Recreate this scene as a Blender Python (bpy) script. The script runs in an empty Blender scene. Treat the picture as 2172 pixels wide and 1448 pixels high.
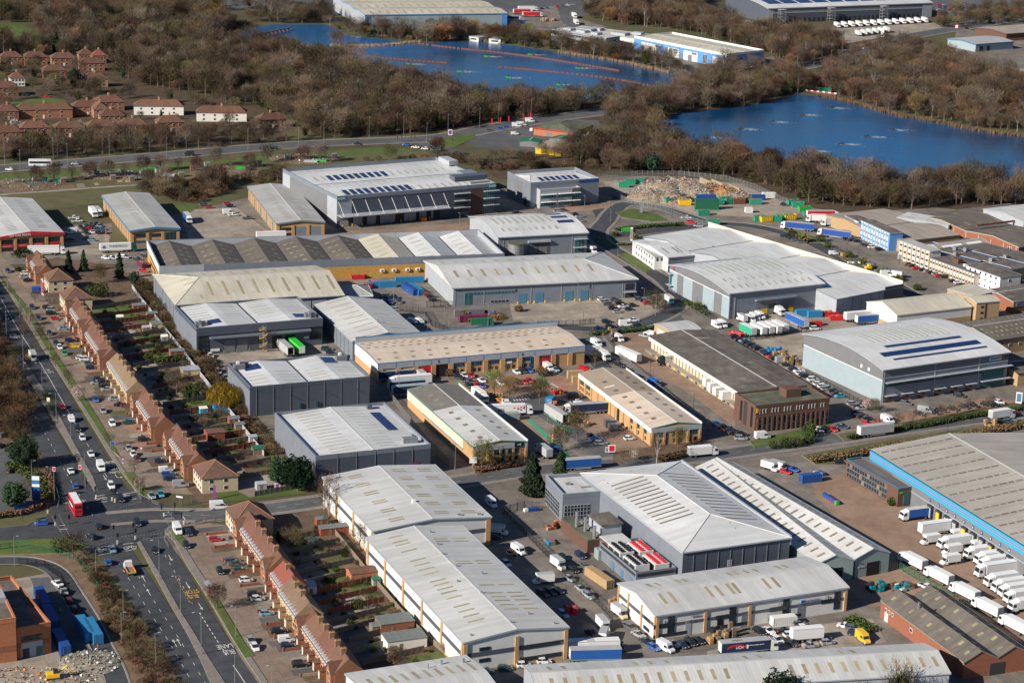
import bpy,bmesh,math,random
from mathutils import Vector,Matrix,noise
R=math.radians;PI=math.pi
random.seed(7)
S=bpy.context.scene;COL=S.collection
# ---------------------------------------------------------------- camera
FPX,TH,RO,CH=4556.97,0.28948214,-0.0345657875,241.19
_w=Vector((0,math.cos(TH),-math.sin(TH)));_r0=Vector((1,0,0));_d0=_w.cross(_r0)
_r=_r0*math.cos(RO)+_d0*math.sin(RO);_d=-_r0*math.sin(RO)+_d0*math.cos(RO)
cam=bpy.data.cameras.new('camera');co=bpy.data.objects.new('camera',cam);COL.objects.link(co)
cam.sensor_width=36;cam.lens=36*FPX/2172;cam.clip_start=5;cam.clip_end=20000
mw=Matrix.Identity(4)
for i in range(3):mw[i][0]=_r[i];mw[i][1]=-_d[i];mw[i][2]=-_w[i]
mw[2][3]=CH;co.matrix_world=mw;S.camera=co
# ---------------------------------------------------------------- light
SUN_EL,SUN_AZ=28.0,36.0
wd=bpy.data.worlds.new('World');S.world=wd;wd.use_nodes=True
nt=wd.node_tree;bg=nt.nodes['Background'];sky=nt.nodes.new('ShaderNodeTexSky');sky.sky_type='NISHITA';sky.sun_disc=False
sky.sun_elevation=R(SUN_EL);sky.sun_rotation=R(90-(SUN_AZ+180));sky.air_density=1.0;sky.dust_density=0.3;sky.ozone_density=6.0
nt.links.new(sky.outputs[0],bg.inputs[0]);bg.inputs[1].default_value=0.05
sl=bpy.data.lights.new('sun','SUN');so=bpy.data.objects.new('sun',sl);COL.objects.link(so)
sl.energy=5.0;sl.angle=R(0.5);sl.color=(1.0,0.915,0.795)
_sd=Vector((math.cos(R(SUN_AZ))*math.cos(R(SUN_EL)),math.sin(R(SUN_AZ))*math.cos(R(SUN_EL)),-math.sin(R(SUN_EL))))
so.rotation_euler=_sd.to_track_quat('-Z','Y').to_euler();so.location=(-200,300,300)
vs=S.view_settings;vs.view_transform='Standard';vs.look='None';vs.gamma=1;vs.exposure=0.55;vs.use_curve_mapping=False
S.cycles.max_bounces=5;S.cycles.diffuse_bounces=2;S.cycles.glossy_bounces=3;S.cycles.transparent_max_bounces=4
# ---------------------------------------------------------------- helpers
def at(x,y,z=0.0):
 "photo pixel (2172 wide) -> world point on the level z"
 v=_r*(x-1086)+_d*(y-724)+_w*FPX
 t=(z-CH)/v.z
 return Vector((v.x*t,v.y*t,z))
def mat(name,col,rough=0.8,col2=None,scale=0.2,metal=0.0,bump=0.0,stretch=None,detail=4,spec=0.3,coord='Object',lo=0.35,hi=0.65,rnd=0.0,emit=None):
 m=bpy.data.materials.get(name)
 if m:return m
 m=bpy.data.materials.new(name);m.use_nodes=True;n=m.node_tree.nodes;l=m.node_tree.links;b=n['Principled BSDF']
 b.inputs['Roughness'].default_value=rough;b.inputs['Metallic'].default_value=metal;b.inputs['Specular IOR Level'].default_value=spec
 c4=(*col,1);b.inputs['Base Color'].default_value=c4;m.diffuse_color=c4
 if col2 or bump:
  tc=n.new('ShaderNodeTexCoord');src=tc.outputs[coord]
  if stretch:
   mp=n.new('ShaderNodeMapping');mp.inputs['Scale'].default_value=stretch;l.new(src,mp.inputs[0]);src=mp.outputs[0]
  tx=n.new('ShaderNodeTexNoise');tx.inputs['Scale'].default_value=scale;tx.inputs['Detail'].default_value=detail;tx.inputs['Roughness'].default_value=0.65
  l.new(src,tx.inputs['Vector'])
  out=None
  if col2:
   rp=n.new('ShaderNodeValToRGB');rp.color_ramp.elements[0].position=lo;rp.color_ramp.elements[1].position=hi
   rp.color_ramp.elements[0].color=c4;rp.color_ramp.elements[1].color=(*col2,1)
   l.new(tx.outputs['Fac'],rp.inputs[0]);out=rp.outputs[0];l.new(out,b.inputs['Base Color'])
  if bump:
   bp=n.new('ShaderNodeBump');bp.inputs['Strength'].default_value=min(1,bump);bp.inputs['Distance'].default_value=bump;l.new(tx.outputs['Fac'],bp.inputs['Height']);l.new(bp.outputs[0],b.inputs['Normal'])
 if rnd:
  oi=n.new('ShaderNodeObjectInfo');hs=n.new('ShaderNodeHueSaturation');mr=n.new('ShaderNodeMapRange')
  mr.inputs['To Min'].default_value=1-rnd;mr.inputs['To Max'].default_value=1+rnd;l.new(oi.outputs['Random'],mr.inputs['Value']);l.new(mr.outputs[0],hs.inputs['Value'])
  mh=n.new('ShaderNodeMapRange');mh.inputs['To Min'].default_value=0.5-rnd*.06;mh.inputs['To Max'].default_value=0.5+rnd*.08
  wn=n.new('ShaderNodeTexWhiteNoise');wn.noise_dimensions='1D';l.new(oi.outputs['Random'],wn.inputs['W']);l.new(wn.outputs['Value'],mh.inputs['Value']);l.new(mh.outputs[0],hs.inputs['Hue'])
  src=b.inputs['Base Color'].links[0].from_socket if b.inputs['Base Color'].links else None
  if src:l.new(src,hs.inputs['Color'])
  else:hs.inputs['Color'].default_value=c4
  l.new(hs.outputs[0],b.inputs['Base Color'])
 if emit:b.inputs['Emission Color'].default_value=(*emit,1);b.inputs['Emission Strength'].default_value=1.0
 return m
def MT(n):return n if not isinstance(n,str)else bpy.data.materials[n]
class MB:
 "collects faces; obj() links them as one mesh object"
 def __init__(s):s.v=[];s.f=[];s.m=[];s.mats=[]
 def mi(s,m):
  m=MT(m)
  if m not in s.mats:s.mats.append(m)
  return s.mats.index(m)
 def poly(s,pts,m):
  i=len(s.v);s.v+=[tuple(p)for p in pts];s.f.append(tuple(range(i,i+len(pts))));s.m.append(s.mi(m));return s
 def hexa(s,p,m,skip=()):
  "8 points: bottom ring then top ring"
  i=len(s.v);s.v+=[tuple(q)for q in p];k=s.mi(m)
  for j,f in enumerate(((3,2,1,0),(4,5,6,7),(0,1,5,4),(1,2,6,5),(2,3,7,6),(3,0,4,7))):
   if j in skip:continue
   s.f.append(tuple(i+a for a in f));s.m.append(k)
  return s
 def box(s,x0,x1,y0,y1,z0,z1,m,skip=()):
  return s.hexa([(x0,y0,z0),(x1,y0,z0),(x1,y1,z0),(x0,y1,z0),(x0,y0,z1),(x1,y0,z1),(x1,y1,z1),(x0,y1,z1)],m,skip)
 def prism(s,pts,z0,z1,m,mtop=None):
  n=len(pts);i=len(s.v)
  s.v+=[(p[0],p[1],z0)for p in pts]+[(p[0],p[1],z1)for p in pts]
  k=s.mi(m);kt=s.mi(mtop)if mtop else k
  s.f.append(tuple(i+n+a for a in range(n)));s.m.append(kt)
  for a in range(n):
   b=(a+1)%n;s.f.append((i+a,i+b,i+n+b,i+n+a));s.m.append(k)
  return s
 def tube(s,p,q,r0,r1,m,n=6,cap=True):
  p=Vector(p);q=Vector(q);d=(q-p)
  if d.length<1e-6:return s
  d.normalize();a=d.orthogonal().normalized();b=d.cross(a);i=len(s.v);k=s.mi(m)
  for c,r in((p,r0),(q,r1)):
   for j in range(n):
    t=2*PI*j/n;s.v.append(tuple(c+a*(r*math.cos(t))+b*(r*math.sin(t))))
  for j in range(n):
   jj=(j+1)%n;s.f.append((i+j,i+jj,i+n+jj,i+n+j));s.m.append(k)
  if cap:s.f.append(tuple(i+n+j for j in range(n)));s.m.append(k);s.f.append(tuple(i+j for j in reversed(range(n))));s.m.append(k)
  return s
 def mesh(s,name):
  me=bpy.data.meshes.new(name);me.from_pydata(s.v,[],s.f)
  for m in s.mats:me.materials.append(m)
  me.polygons.foreach_set('material_index',s.m);me.update();return me
 def obj(s,name,parent=None,loc=None,rz=0):
  return link(name,s.mesh(name),parent,loc,rz)
def link(name,me,parent=None,loc=None,rz=0):
 o=bpy.data.objects.new(name,me);COL.objects.link(o);o.parent=parent
 if loc is not None:o.location=loc
 if rz:o.rotation_euler=(0,0,rz)
 return o
def tag(o,label=None,cat=None,group=None,kind=None):
 if label:o['label']=label
 if cat:o['category']=cat
 if group:o['group']=group
 if kind:o['kind']=kind
 return o
def thing(name,label,cat,loc=(0,0,0),rz=0,group=None):
 o=bpy.data.objects.new(name,None);COL.objects.link(o);o.location=loc;o.rotation_euler=(0,0,rz);o.empty_display_size=.5
 return tag(o,label,cat,group)
def dup(root,loc,rz,label=None,group=None,scale=None):
 r=root.copy();COL.objects.link(r);r.location=loc;r.rotation_euler=(0,0,rz)
 if scale:r.scale=scale
 if label:r['label']=label
 if group:r['group']=group
 for ch in root.children:
  c=ch.copy();COL.objects.link(c);c.parent=r
  for g in ch.children:
   d=g.copy();COL.objects.link(d);d.parent=c
 return r
def text(name,s,size,m,parent=None,loc=(0,0,0),rot=(0,0,0),align='CENTER',depth=0.03,sx=1.0):
 c=bpy.data.curves.new(name,'FONT');c.body=s;c.size=size;c.extrude=depth;c.align_x=align;c.align_y='CENTER';c.materials.append(MT(m));c.offset=0.012*size
 t=bpy.data.objects.new(name,c);me=bpy.data.meshes.new_from_object(t);bpy.data.objects.remove(t);bpy.data.curves.remove(c)
 o=bpy.data.objects.new(name,me);COL.objects.link(o);o.parent=parent;o.location=loc;o.rotation_euler=rot;o.scale=(sx,1,1);return o
def bx(n,par,*a):return MB().box(*a).obj(n,par)
ORD=['first','second','third','fourth','fifth','sixth','seventh','eighth','ninth','tenth','eleventh','twelfth','thirteenth','fourteenth','fifteenth','sixteenth','seventeenth','eighteenth','nineteenth','twentieth','twenty-first','twenty-second','twenty-third','twenty-fourth','twenty-fifth']
# ---------------------------------------------------------------- materials
mat('scrub',(0.075,0.055,0.035),0.95,(0.085,0.095,0.035),0.035,detail=8,lo=.3,hi=.7,bump=0.3)
mat('woodfloor',(0.05,0.035,0.022),0.95,(0.09,0.065,0.04),0.12,detail=8)
mat('grass',(0.055,0.10,0.018),0.9,(0.10,0.12,0.035),0.15,detail=8,bump=.05)
mat('gras2',(0.07,0.085,0.03),0.9,(0.13,0.11,0.055),0.1,detail=8)
mat('soil',(0.13,0.085,0.055),0.95,(0.20,0.14,0.09),0.3,detail=8)
mat('soil2',(0.085,0.058,0.04),0.95,(0.15,0.10,0.065),0.25,detail=8)
mat('asphalt',(0.042,0.046,0.056),0.85,(0.066,0.069,0.076),0.25,detail=8)
mat('asph2',(0.075,0.079,0.087),0.85,(0.105,0.107,0.112),0.15,detail=8)
mat('pave',(0.18,0.16,0.14),0.9,(0.23,0.205,0.18),0.5,detail=8)
mat('service',(0.20,0.15,0.115),0.9,(0.26,0.205,0.16),0.2,detail=8)
mat('concrete',(0.26,0.22,0.18),0.85,(0.35,0.305,0.25),0.12,detail=10)
mat('yard',(0.14,0.125,0.11),0.85,(0.23,0.20,0.17),0.08,detail=10)
mat('brickpave',(0.26,0.145,0.10),0.85,(0.31,0.19,0.135),0.15,detail=10)
mat('bryd',(0.23,0.15,0.105),0.85,(0.29,0.20,0.145),0.1,detail=10)
mat('kerb',(0.36,0.33,0.28),0.8);mat('paint',(0.62,0.62,0.58),0.6,(0.42,0.41,0.39),1.2,detail=6);mat('paint_y',(0.62,0.36,0.05),0.6,(0.42,0.26,0.06),1.2);mat('paint_g',(0.02,0.30,0.17),0.7,(0.05,0.36,0.22),.8)
mat('roof_w',(0.54,0.545,0.535),0.55,(0.45,0.455,0.45),0.35,stretch=(1,1,1),detail=6)
mat('roof_w2',(0.60,0.61,0.615),0.5,(0.52,0.53,0.535),0.3,detail=6)
mat('roof_cream',(0.55,0.52,0.43),0.6,(0.45,0.42,0.34),0.4,detail=7)
mat('roof_tan',(0.62,0.52,0.42),0.6,(0.55,0.45,0.36),0.3,detail=7)
mat('roof_ltgrey',(0.42,0.42,0.41),0.6,(0.35,0.35,0.34),0.35,detail=7)
mat('roof_asb',(0.10,0.088,0.077),0.95,(0.155,0.137,0.12),0.35,detail=10)
mat('roof_asb2',(0.27,0.23,0.20),0.95,(0.36,0.32,0.28),0.3,detail=10)
mat('brick_h',(0.31,0.145,0.08),0.9,(0.24,0.105,0.06),1.2,detail=8);mat('roof_warm',(0.40,0.375,0.34),0.8,(0.32,0.30,0.275),0.3,detail=9);mat('rf_f',(0.09,0.08,0.07),0.9,(0.15,0.13,0.115),0.25,detail=10)
mat('rf_m',(0.075,0.085,0.06),0.95,(0.12,0.125,0.09),0.3,detail=10)
mat('roof_grey',(0.15,0.14,0.13),0.85,(0.19,0.175,0.16),0.2,detail=8)
mat('roof_sand',(0.36,0.29,0.22),0.85,(0.30,0.24,0.185),0.25,detail=8)
mat('c_gy',(0.225,0.25,0.295),0.45,(0.195,0.22,0.26),0.3,metal=.2)
mat('c_dk',(0.105,0.12,0.155),0.45,(0.09,0.105,0.135),0.3,metal=.2)
mat('c_md',(0.175,0.178,0.19),0.5,(0.155,0.16,0.172),0.3)
mat('c_lt',(0.36,0.385,0.42),0.5,(0.32,0.345,0.38),0.3)
mat('c_bl',(0.30,0.37,0.41),0.5,(0.28,0.345,0.385),0.3)
mat('c_w',(0.66,0.66,0.64),0.55,(0.60,0.60,0.58),0.3)
mat('c_cr',(0.62,0.58,0.47),0.6,(0.56,0.52,0.42),0.3)
mat('c_gn',(0.27,0.33,0.32),0.6,(0.23,0.29,0.28),0.3)
mat('blue',(0.02,0.075,0.27),0.5);mat('blue_lt',(0.10,0.27,0.58),0.5);mat('blue3',(0.03,0.20,0.40),0.5);mat('cyan',(0.01,0.36,0.72),0.5);mat('teal',(0.0,0.20,0.22),0.5);mat('teal_trim',(0.01,0.20,0.16),0.5);mat('blue2',(0.07,0.19,0.31),0.5)
mat('red',(0.60,0.02,0.03),0.45);mat('yellow',(0.78,0.48,0.02),0.5);mat('orange',(0.75,0.20,0.03),0.5);mat('green',(0.03,0.40,0.06),0.5);mat('green_b',(0.02,0.55,0.03),0.4);mat('green_dk',(0.02,0.13,0.07),0.6);mat('purple',(0.16,0.04,0.22),0.5);mat('maroon',(0.18,0.03,0.08),0.5)
mat('white',(0.75,0.75,0.73),0.5);mat('black',(0.015,0.015,0.017),0.6);mat('dark',(0.04,0.042,0.048),0.6);mat('metal',(0.45,0.46,0.48),0.35,metal=.7);mat('galv',(0.34,0.36,0.37),0.5,(0.26,0.28,0.29),.5,metal=.5);mat('rust',(0.13,0.045,0.028),0.85,(0.18,0.07,0.042),1.5)
mat('glass',(0.02,0.03,0.04),0.08,spec=0.6);mat('glas2',(0.02,0.10,0.11),0.1,spec=.6);mat('solar',(0.012,0.03,0.11),0.15,spec=.6)
mat('rooflight',(0.30,0.25,0.15),0.4,(0.36,0.31,0.20),.5,rnd=.18);mat('rl_g',(0.34,0.36,0.29),0.4,(0.42,0.43,0.36),.5,rnd=.1);mat('rl_d',(0.17,0.14,0.11),0.4,(0.22,0.185,0.145),.6,rnd=.2);mat('rl_y',(0.27,0.255,0.15),0.6,(0.19,0.175,0.115),.6,rnd=.3)
mat('bk_y',(0.50,0.31,0.15),0.9,(0.40,0.24,0.115),1.2,detail=8);mat('bk_g',(0.52,0.30,0.08),0.9,(0.40,0.21,0.05),0.8,detail=8)
mat('brick_r',(0.30,0.115,0.07),0.9,(0.23,0.085,0.052),1.2,detail=8);mat('bk_b',(0.10,0.055,0.042),0.9,(0.135,0.075,0.055),1.5,detail=8);mat('bk_t',(0.42,0.29,0.16),0.9,(0.35,0.235,0.13),1.2,detail=8)
mat('bk_o',(0.42,0.17,0.085),0.9,(0.34,0.13,0.065),1.0,detail=8);mat('rnd_w',(0.72,0.70,0.64),0.8);mat('render_c',(0.55,0.45,0.31),0.85,(0.48,0.39,0.265),.8)
mat('tile_r',(0.165,0.078,0.052),0.9,(0.105,0.055,0.042),0.9,detail=9,rnd=.16);mat('tile_br',(0.12,0.07,0.055),0.9,(0.16,0.09,0.068),0.8,detail=9);mat('tile_or',(0.22,0.07,0.052),0.9);mat('tile_hip',(0.33,0.17,0.06),.9);mat('tile_tan',(0.15,0.10,0.068),0.9,(0.20,0.135,0.09),.8,detail=9,rnd=.2)
mat('wood',(0.17,0.13,0.095),0.9,(0.23,0.185,0.14),1.5);mat('wood_r',(0.22,0.055,0.03),0.85,(0.28,0.085,0.05),1.0);mat('wood_gr',(0.17,0.155,0.135),0.9,(0.22,0.205,0.18),1.5);mat('card',(0.42,0.25,0.11),0.9,(0.34,0.20,0.085),1.5);mat('felt',(0.13,0.15,0.145),0.9,(0.17,0.19,0.185),1)
mat('chimbrick',(0.24,0.16,0.09),.9,(0.18,0.115,0.065),1.2);mat('rubber',(0.012,0.012,0.013),0.7);mat('sandpile',(0.36,0.29,0.21),0.95,(0.25,0.20,0.15),.6)
mat('purlin',(0.50,0.50,0.48),.6);mat('ups',(0.42,0.42,0.40),.5);mat('upsbrown',(0.07,0.035,0.015),.5);mat('gold',(0.65,0.36,0.03),.5)
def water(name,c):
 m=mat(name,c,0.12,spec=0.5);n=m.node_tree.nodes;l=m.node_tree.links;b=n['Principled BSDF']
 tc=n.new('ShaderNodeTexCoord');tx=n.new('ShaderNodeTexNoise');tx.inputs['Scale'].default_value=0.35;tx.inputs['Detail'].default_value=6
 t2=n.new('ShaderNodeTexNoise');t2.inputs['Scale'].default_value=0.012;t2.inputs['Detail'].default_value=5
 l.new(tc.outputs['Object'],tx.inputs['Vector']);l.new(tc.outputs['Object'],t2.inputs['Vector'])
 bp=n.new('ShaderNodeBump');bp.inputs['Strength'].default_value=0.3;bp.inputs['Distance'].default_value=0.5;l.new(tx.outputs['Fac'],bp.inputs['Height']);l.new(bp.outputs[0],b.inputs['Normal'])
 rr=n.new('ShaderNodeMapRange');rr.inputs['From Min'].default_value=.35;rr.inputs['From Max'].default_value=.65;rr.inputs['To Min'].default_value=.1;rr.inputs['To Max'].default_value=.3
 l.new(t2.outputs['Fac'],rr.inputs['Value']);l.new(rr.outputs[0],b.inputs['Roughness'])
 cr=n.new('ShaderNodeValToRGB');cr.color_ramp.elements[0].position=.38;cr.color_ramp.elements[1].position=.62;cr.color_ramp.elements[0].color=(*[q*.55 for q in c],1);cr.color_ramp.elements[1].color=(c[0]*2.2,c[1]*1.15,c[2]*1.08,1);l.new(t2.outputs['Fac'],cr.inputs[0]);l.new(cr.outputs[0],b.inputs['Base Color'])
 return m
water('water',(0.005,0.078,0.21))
water('water_murky',(0.02,0.05,0.06))
def weather(name,big=.03,amt=.22,joint=0):
 "broad stains, fine dirt and optional slab joints on a ground material"
 m=MT(name);n=m.node_tree.nodes;l=m.node_tree.links;b=n['Principled BSDF'];tc=n.new('ShaderNodeTexCoord');v=None
 for sc,a in((big,amt),(big*9,amt*.7),(1.7,.12)):
  t=n.new('ShaderNodeTexNoise');t.inputs['Scale'].default_value=sc;t.inputs['Detail'].default_value=6;t.inputs['Roughness'].default_value=.7;l.new(tc.outputs['Object'],t.inputs['Vector'])
  r=n.new('ShaderNodeMapRange');r.inputs['From Min'].default_value=.3;r.inputs['From Max'].default_value=.7;r.inputs['To Min'].default_value=1-a;r.inputs['To Max'].default_value=1+a;l.new(t.outputs['Fac'],r.inputs['Value'])
  if v is None:v=r.outputs[0]
  else:q=n.new('ShaderNodeMath');q.operation='MULTIPLY';l.new(v,q.inputs[0]);l.new(r.outputs[0],q.inputs[1]);v=q.outputs[0]
 if joint:
  mp=n.new('ShaderNodeMapping');mp.inputs['Rotation'].default_value=(0,0,R(-23));l.new(tc.outputs['Object'],mp.inputs[0]);k=n.new('ShaderNodeTexBrick');k.offset=0;k.inputs['Scale'].default_value=1;k.inputs['Brick Width'].default_value=joint;k.inputs['Row Height'].default_value=joint*.8;k.inputs['Mortar Size'].default_value=.07;k.inputs['Color1'].default_value=(1,1,1,1);k.inputs['Color2'].default_value=(.86,.86,.86,1);k.inputs['Mortar'].default_value=(.6,.6,.6,1);l.new(mp.outputs[0],k.inputs['Vector'])
  q=n.new('ShaderNodeMath');q.operation='MULTIPLY';l.new(v,q.inputs[0]);l.new(k.outputs['Color'],q.inputs[1]);v=q.outputs[0]
 h=n.new('ShaderNodeHueSaturation');l.new(b.inputs['Base Color'].links[0].from_socket,h.inputs['Color']);l.new(v,h.inputs['Value']);l.new(h.outputs[0],b.inputs['Base Color'])
for _n,_b,_a,_j in(('yard',.03,.28,7),('concrete',.03,.22,6),('bryd',.03,.2,0),('brickpave',.04,.15,0),('asphalt',.02,.2,0),('asph2',.02,.22,0),('service',.04,.2,5),('pave',.05,.15,0),('soil2',.05,.3,0),('scrub',.01,.25,0),('grass',.03,.2,0),('rf_f',.06,.25,0),('rf_m',.08,.25,0),('tile_r',.15,.16,0),('tile_br',.15,.16,0),('tile_tan',.15,.16,0)):weather(_n,_b,_a,_j)
# ---------------------------------------------------------------- ground
def zone(name,pts,m,z,raw=False,h=0):
 b=MB();P=[Vector((p[0],p[1],0))if raw else at(*p)for p in pts]
 ar=sum(P[i].x*P[(i+1)%len(P)].y-P[(i+1)%len(P)].x*P[i].y for i in range(len(P)))
 if ar<0:P.reverse()
 if h:b.prism([(p.x,p.y)for p in P],z,z+h,'kerb',m)
 else:b.poly([(p.x,p.y,z)for p in P],m)
 return tag(b.obj(name),kind='structure')
def smooth(P,n=4):
 out=[]
 for i in range(len(P)-1):
  p0=P[max(0,i-1)];p1=P[i];p2=P[i+1];p3=P[min(len(P)-1,i+2)]
  for k in range(n):
   t=k/n;out.append(0.5*((2*p1)+(p2-p0)*t+(2*p0-5*p1+4*p2-p3)*t*t+(3*p1-p0-3*p2+p3)*t**3))
 out.append(P[-1]);return out
def offs(P,w):
 "offset polyline to the left by w (world units)"
 out=[]
 for i,p in enumerate(P):
  a=P[max(0,i-1)];b=P[min(len(P)-1,i+1)];d=(b-a);d.z=0;d.normalize();out.append(p+Vector((-d.y,d.x,0))*w)
 return out
def road(name,pts,w,m,z,kerbs=True,pave=0,sm=True):
 P=[at(*p)for p in pts]
 if sm:P=smooth(P)
 L=offs(P,w/2);Q=offs(P,-w/2);b=MB()
 for i in range(len(P)-1):b.poly([(*Q[i].xy,z),(*Q[i+1].xy,z),(*L[i+1].xy,z),(*L[i].xy,z)],m)
 o=tag(b.obj(name),kind='structure')
 if pave:
  b=MB()
  for sg in(1,-1):
   I=offs(P,sg*w/2);J=offs(P,sg*(w/2+.15));K=offs(P,sg*(w/2+pave))
   for i in range(len(P)-1):
    for a,c,mm,zz in((I,J,'kerb',z+.11),(J,K,'pave',z+.10)):
     f=[(*a[i].xy,zz),(*c[i].xy,zz),(*c[i+1].xy,zz),(*a[i+1].xy,zz)]
     if sg>0:f.reverse()
     b.poly(f,mm)
    f=[(*I[i].xy,z),(*I[i].xy,z+.11),(*I[i+1].xy,z+.11),(*I[i+1].xy,z)]
    b.poly(f,'kerb')
  tag(b.obj('pavement'),kind='structure')
 return P
def line(pts,w,m='paint',z=.06,dash=None,sm=False,world=None):
 "painted line; dash=(on,off) in metres"
 P=world or[at(*p)for p in pts]
 if sm:P=smooth(P)
 b=MB();acc=0
 for i in range(len(P)-1):
  a,c=P[i],P[i+1];L=(c-a).length;d=(c-a).normalized();nn=Vector((-d.y,d.x,0))*w/2
  segs=[(0,L)]
  if dash:
   per=sum(dash);segs=[];s=-(acc%per)
   while s<L:
    e=min(L,s+dash[0]);
    if e>max(0,s):segs.append((max(0,s),e))
    s+=per
  for s,e in segs:
   q=[a+d*s-nn,a+d*e-nn,a+d*e+nn,a+d*s+nn];b.poly([(p.x,p.y,z)for p in q],m)
  acc+=L
 if b.f:return tag(b.obj('road_marking'),kind='structure')
zone('ground',[(-3500,-600),(3500,-600),(3500,9000),(-3500,9000)],'scrub',-0.12,raw=True)
# industrial estate hard standing
zone('yard_ground',[(-400,640),(-200,560),(0,520),(140,480),(290,470),(420,445),(600,400),(760,395),(1060,400),(1290,372),(1430,374),(1580,388),(1640,410),(1720,440),(1790,452),(1990,440),(2172,462),(2500,480),(2600,900),(2600,1560),(1000,1560),(985,1400),(880,1290),(785,1160),(680,1025),(560,900),(480,800),(400,715),(300,612),(250,560),(0,560),(-200,620)],'yard',-0.06)
zone('garden_ground',[(60,560),(120,545),(250,565),(330,625),(395,712),(480,800),(565,912),(660,1035),(430,1072),(330,960),(240,830),(120,660),(60,600)],'soil2',-0.04)
zone('garden_ground',[(480,1100),(690,1065),(700,1060),(790,1165),(880,1290),(1000,1400),(1000,1520),(740,1520),(640,1365)],'soil2',-0.04)
for p in([(190,660),(275,645),(282,655),(200,672)],[(330,800),(385,790),(392,800),(340,812)],[(420,945),(470,935),(480,945),(428,958)],[(450,1025),(560,1035),(640,1035),(652,1045),(470,1065)],[(690,1270),(780,1255),(790,1265),(700,1282)],[(860,1395),(960,1375),(1000,1400),(880,1420)],[(560,935),(600,985),(590,1000),(520,990)],[(730,1200),(770,1190),(780,1205),(740,1215)],[(640,1180),(700,1170),(712,1185),(650,1195)]):
 zone('lawn',p,'grass',-0.02)
# open ground north-west
zone('field',[(-200,45),(40,50),(110,85),(60,92),(-200,100)],'grass',-0.08)
zone('lawn',[(20,215),(95,206),(140,212),(140,232),(20,240)],'grass',-0.07)
zone('lawn',[(50,268),(195,258),(190,276),(60,285)],'grass',-0.07)
zone('estate_ground',[(-100,120),(250,110),(300,170),(420,190),(580,235),(610,290),(520,305),(-100,330)],'woodfloor',-0.09)
zone('allotment_ground',[(-200,395),(0,385),(170,372),(330,350),(520,340),(600,330),(760,318),(900,320),(960,345),(600,365),(500,395),(420,430),(290,420),(140,440),(0,445),(-200,470)],'gras2',-0.07)
zone('verge',[(-200,378),(180,362),(560,330),(800,312),(900,318),(700,335),(330,360),(-200,405)],'grass',-0.055)
for p in([(0,400),(60,392),(75,405),(10,415)],[(80,398),(140,393),(150,402),(95,408)],[(330,368),(470,358),(500,372),(350,382)],[(480,360),(540,352),(560,364),(500,372)],[(340,388),(420,382),(430,398),(350,400)],[(590,338),(700,330),(720,340),(610,348)]):
 zone('allotment_bed',p,'soil',-0.05)
ra=random.Random(4)
for i in range(52):
 x=-10+21*(i%26)+ra.uniform(-4,4);y=(402 if i<26 else 387)-x*.078+ra.uniform(-3,3);w_,h_=ra.uniform(8,17),ra.uniform(5,9)
 zone('allotment_bed',[(x,y),(x+w_,y-1.2),(x+w_+4,y+h_-1.2),(x+4,y+h_)],ra.choice(['soil','soil2','soil','grass','wood_gr','sandpile']),-.05+.0004*i)
road('path',[(-100,425),(0,413),(110,405),(230,396),(300,392)],3,'concrete',-0.045)
# woods floor
zone('wood_ground',[(330,100),(600,95),(760,125),(900,210),(1300,215),(1500,160),(1700,190),(1500,255),(1300,330),(1000,270),(800,290),(600,240),(420,190)],'woodfloor',-0.10)
zone('wood_ground',[(1000,345),(1300,325),(1460,300),(1900,360),(2300,390),(2300,470),(1850,452),(1700,440),(1570,380),(1290,368),(1060,380)],'woodfloor',-0.085)
zone('wood_ground',[(1720,205),(1790,140),(1960,110),(2300,140),(2300,290)],'woodfloor',-0.085)
# lakes
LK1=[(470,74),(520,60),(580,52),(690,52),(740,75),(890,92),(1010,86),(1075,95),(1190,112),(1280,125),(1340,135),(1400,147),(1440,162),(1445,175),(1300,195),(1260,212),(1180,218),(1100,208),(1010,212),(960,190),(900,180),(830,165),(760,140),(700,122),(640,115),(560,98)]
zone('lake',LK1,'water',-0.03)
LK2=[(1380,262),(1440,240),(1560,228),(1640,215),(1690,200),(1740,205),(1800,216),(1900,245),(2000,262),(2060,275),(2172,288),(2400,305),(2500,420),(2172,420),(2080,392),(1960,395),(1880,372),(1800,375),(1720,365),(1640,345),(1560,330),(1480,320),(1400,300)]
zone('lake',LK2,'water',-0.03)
# sewage / play settlement pad far left, works yards at the top
zone('yard_ground',[(335,45),(400,38),(420,60),(345,68)],'concrete',-0.06)
zone('yard_ground',[(-100,-30),(1100,-40),(1500,-30),(1500,2),(1300,10),(1220,40),(1300,62),(1180,68),(1060,62),(690,30),(700,20),(-100,25)],'asph2',-0.075)
zone('yard_ground',[(1080,25),(1190,10),(1230,40),(1290,58),(1180,66),(1075,58)],'yard',-0.06)
zone('yard_ground',[(1320,112),(1560,140),(1640,118),(1660,155),(1560,172),(1430,150)],'yard',-0.06)
zone('yard_ground',[(1470,25),(1640,66),(1980,48),(2000,58),(1880,78),(1780,95),(1660,80),(1500,50)],'concrete',-0.06)
zone('yard_ground',[(2010,140),(2172,180),(2400,230),(2400,120),(2030,60)],'yard',-0.06)
zone('lawn',[(1960,95),(2040,78),(2060,90),(2000,110),(1920,120)],'grass',-0.05)
zone('yard_ground',[(1900,-20),(2400,-20),(2400,50),(2000,52),(1985,20)],'asph2',-0.065)
# recycling centre yard
zone('yard_ground',[(1025,285),(1140,252),(1270,255),(1280,300),(1230,320),(1140,325),(1010,312),(985,300)],'asph2',-0.05)
zone('yard_ground',[(1280,385),(1420,376),(1570,390),(1640,420),(1720,448),(1650,462),(1460,455),(1360,440),(1290,410)],'concrete',-0.045)
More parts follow.
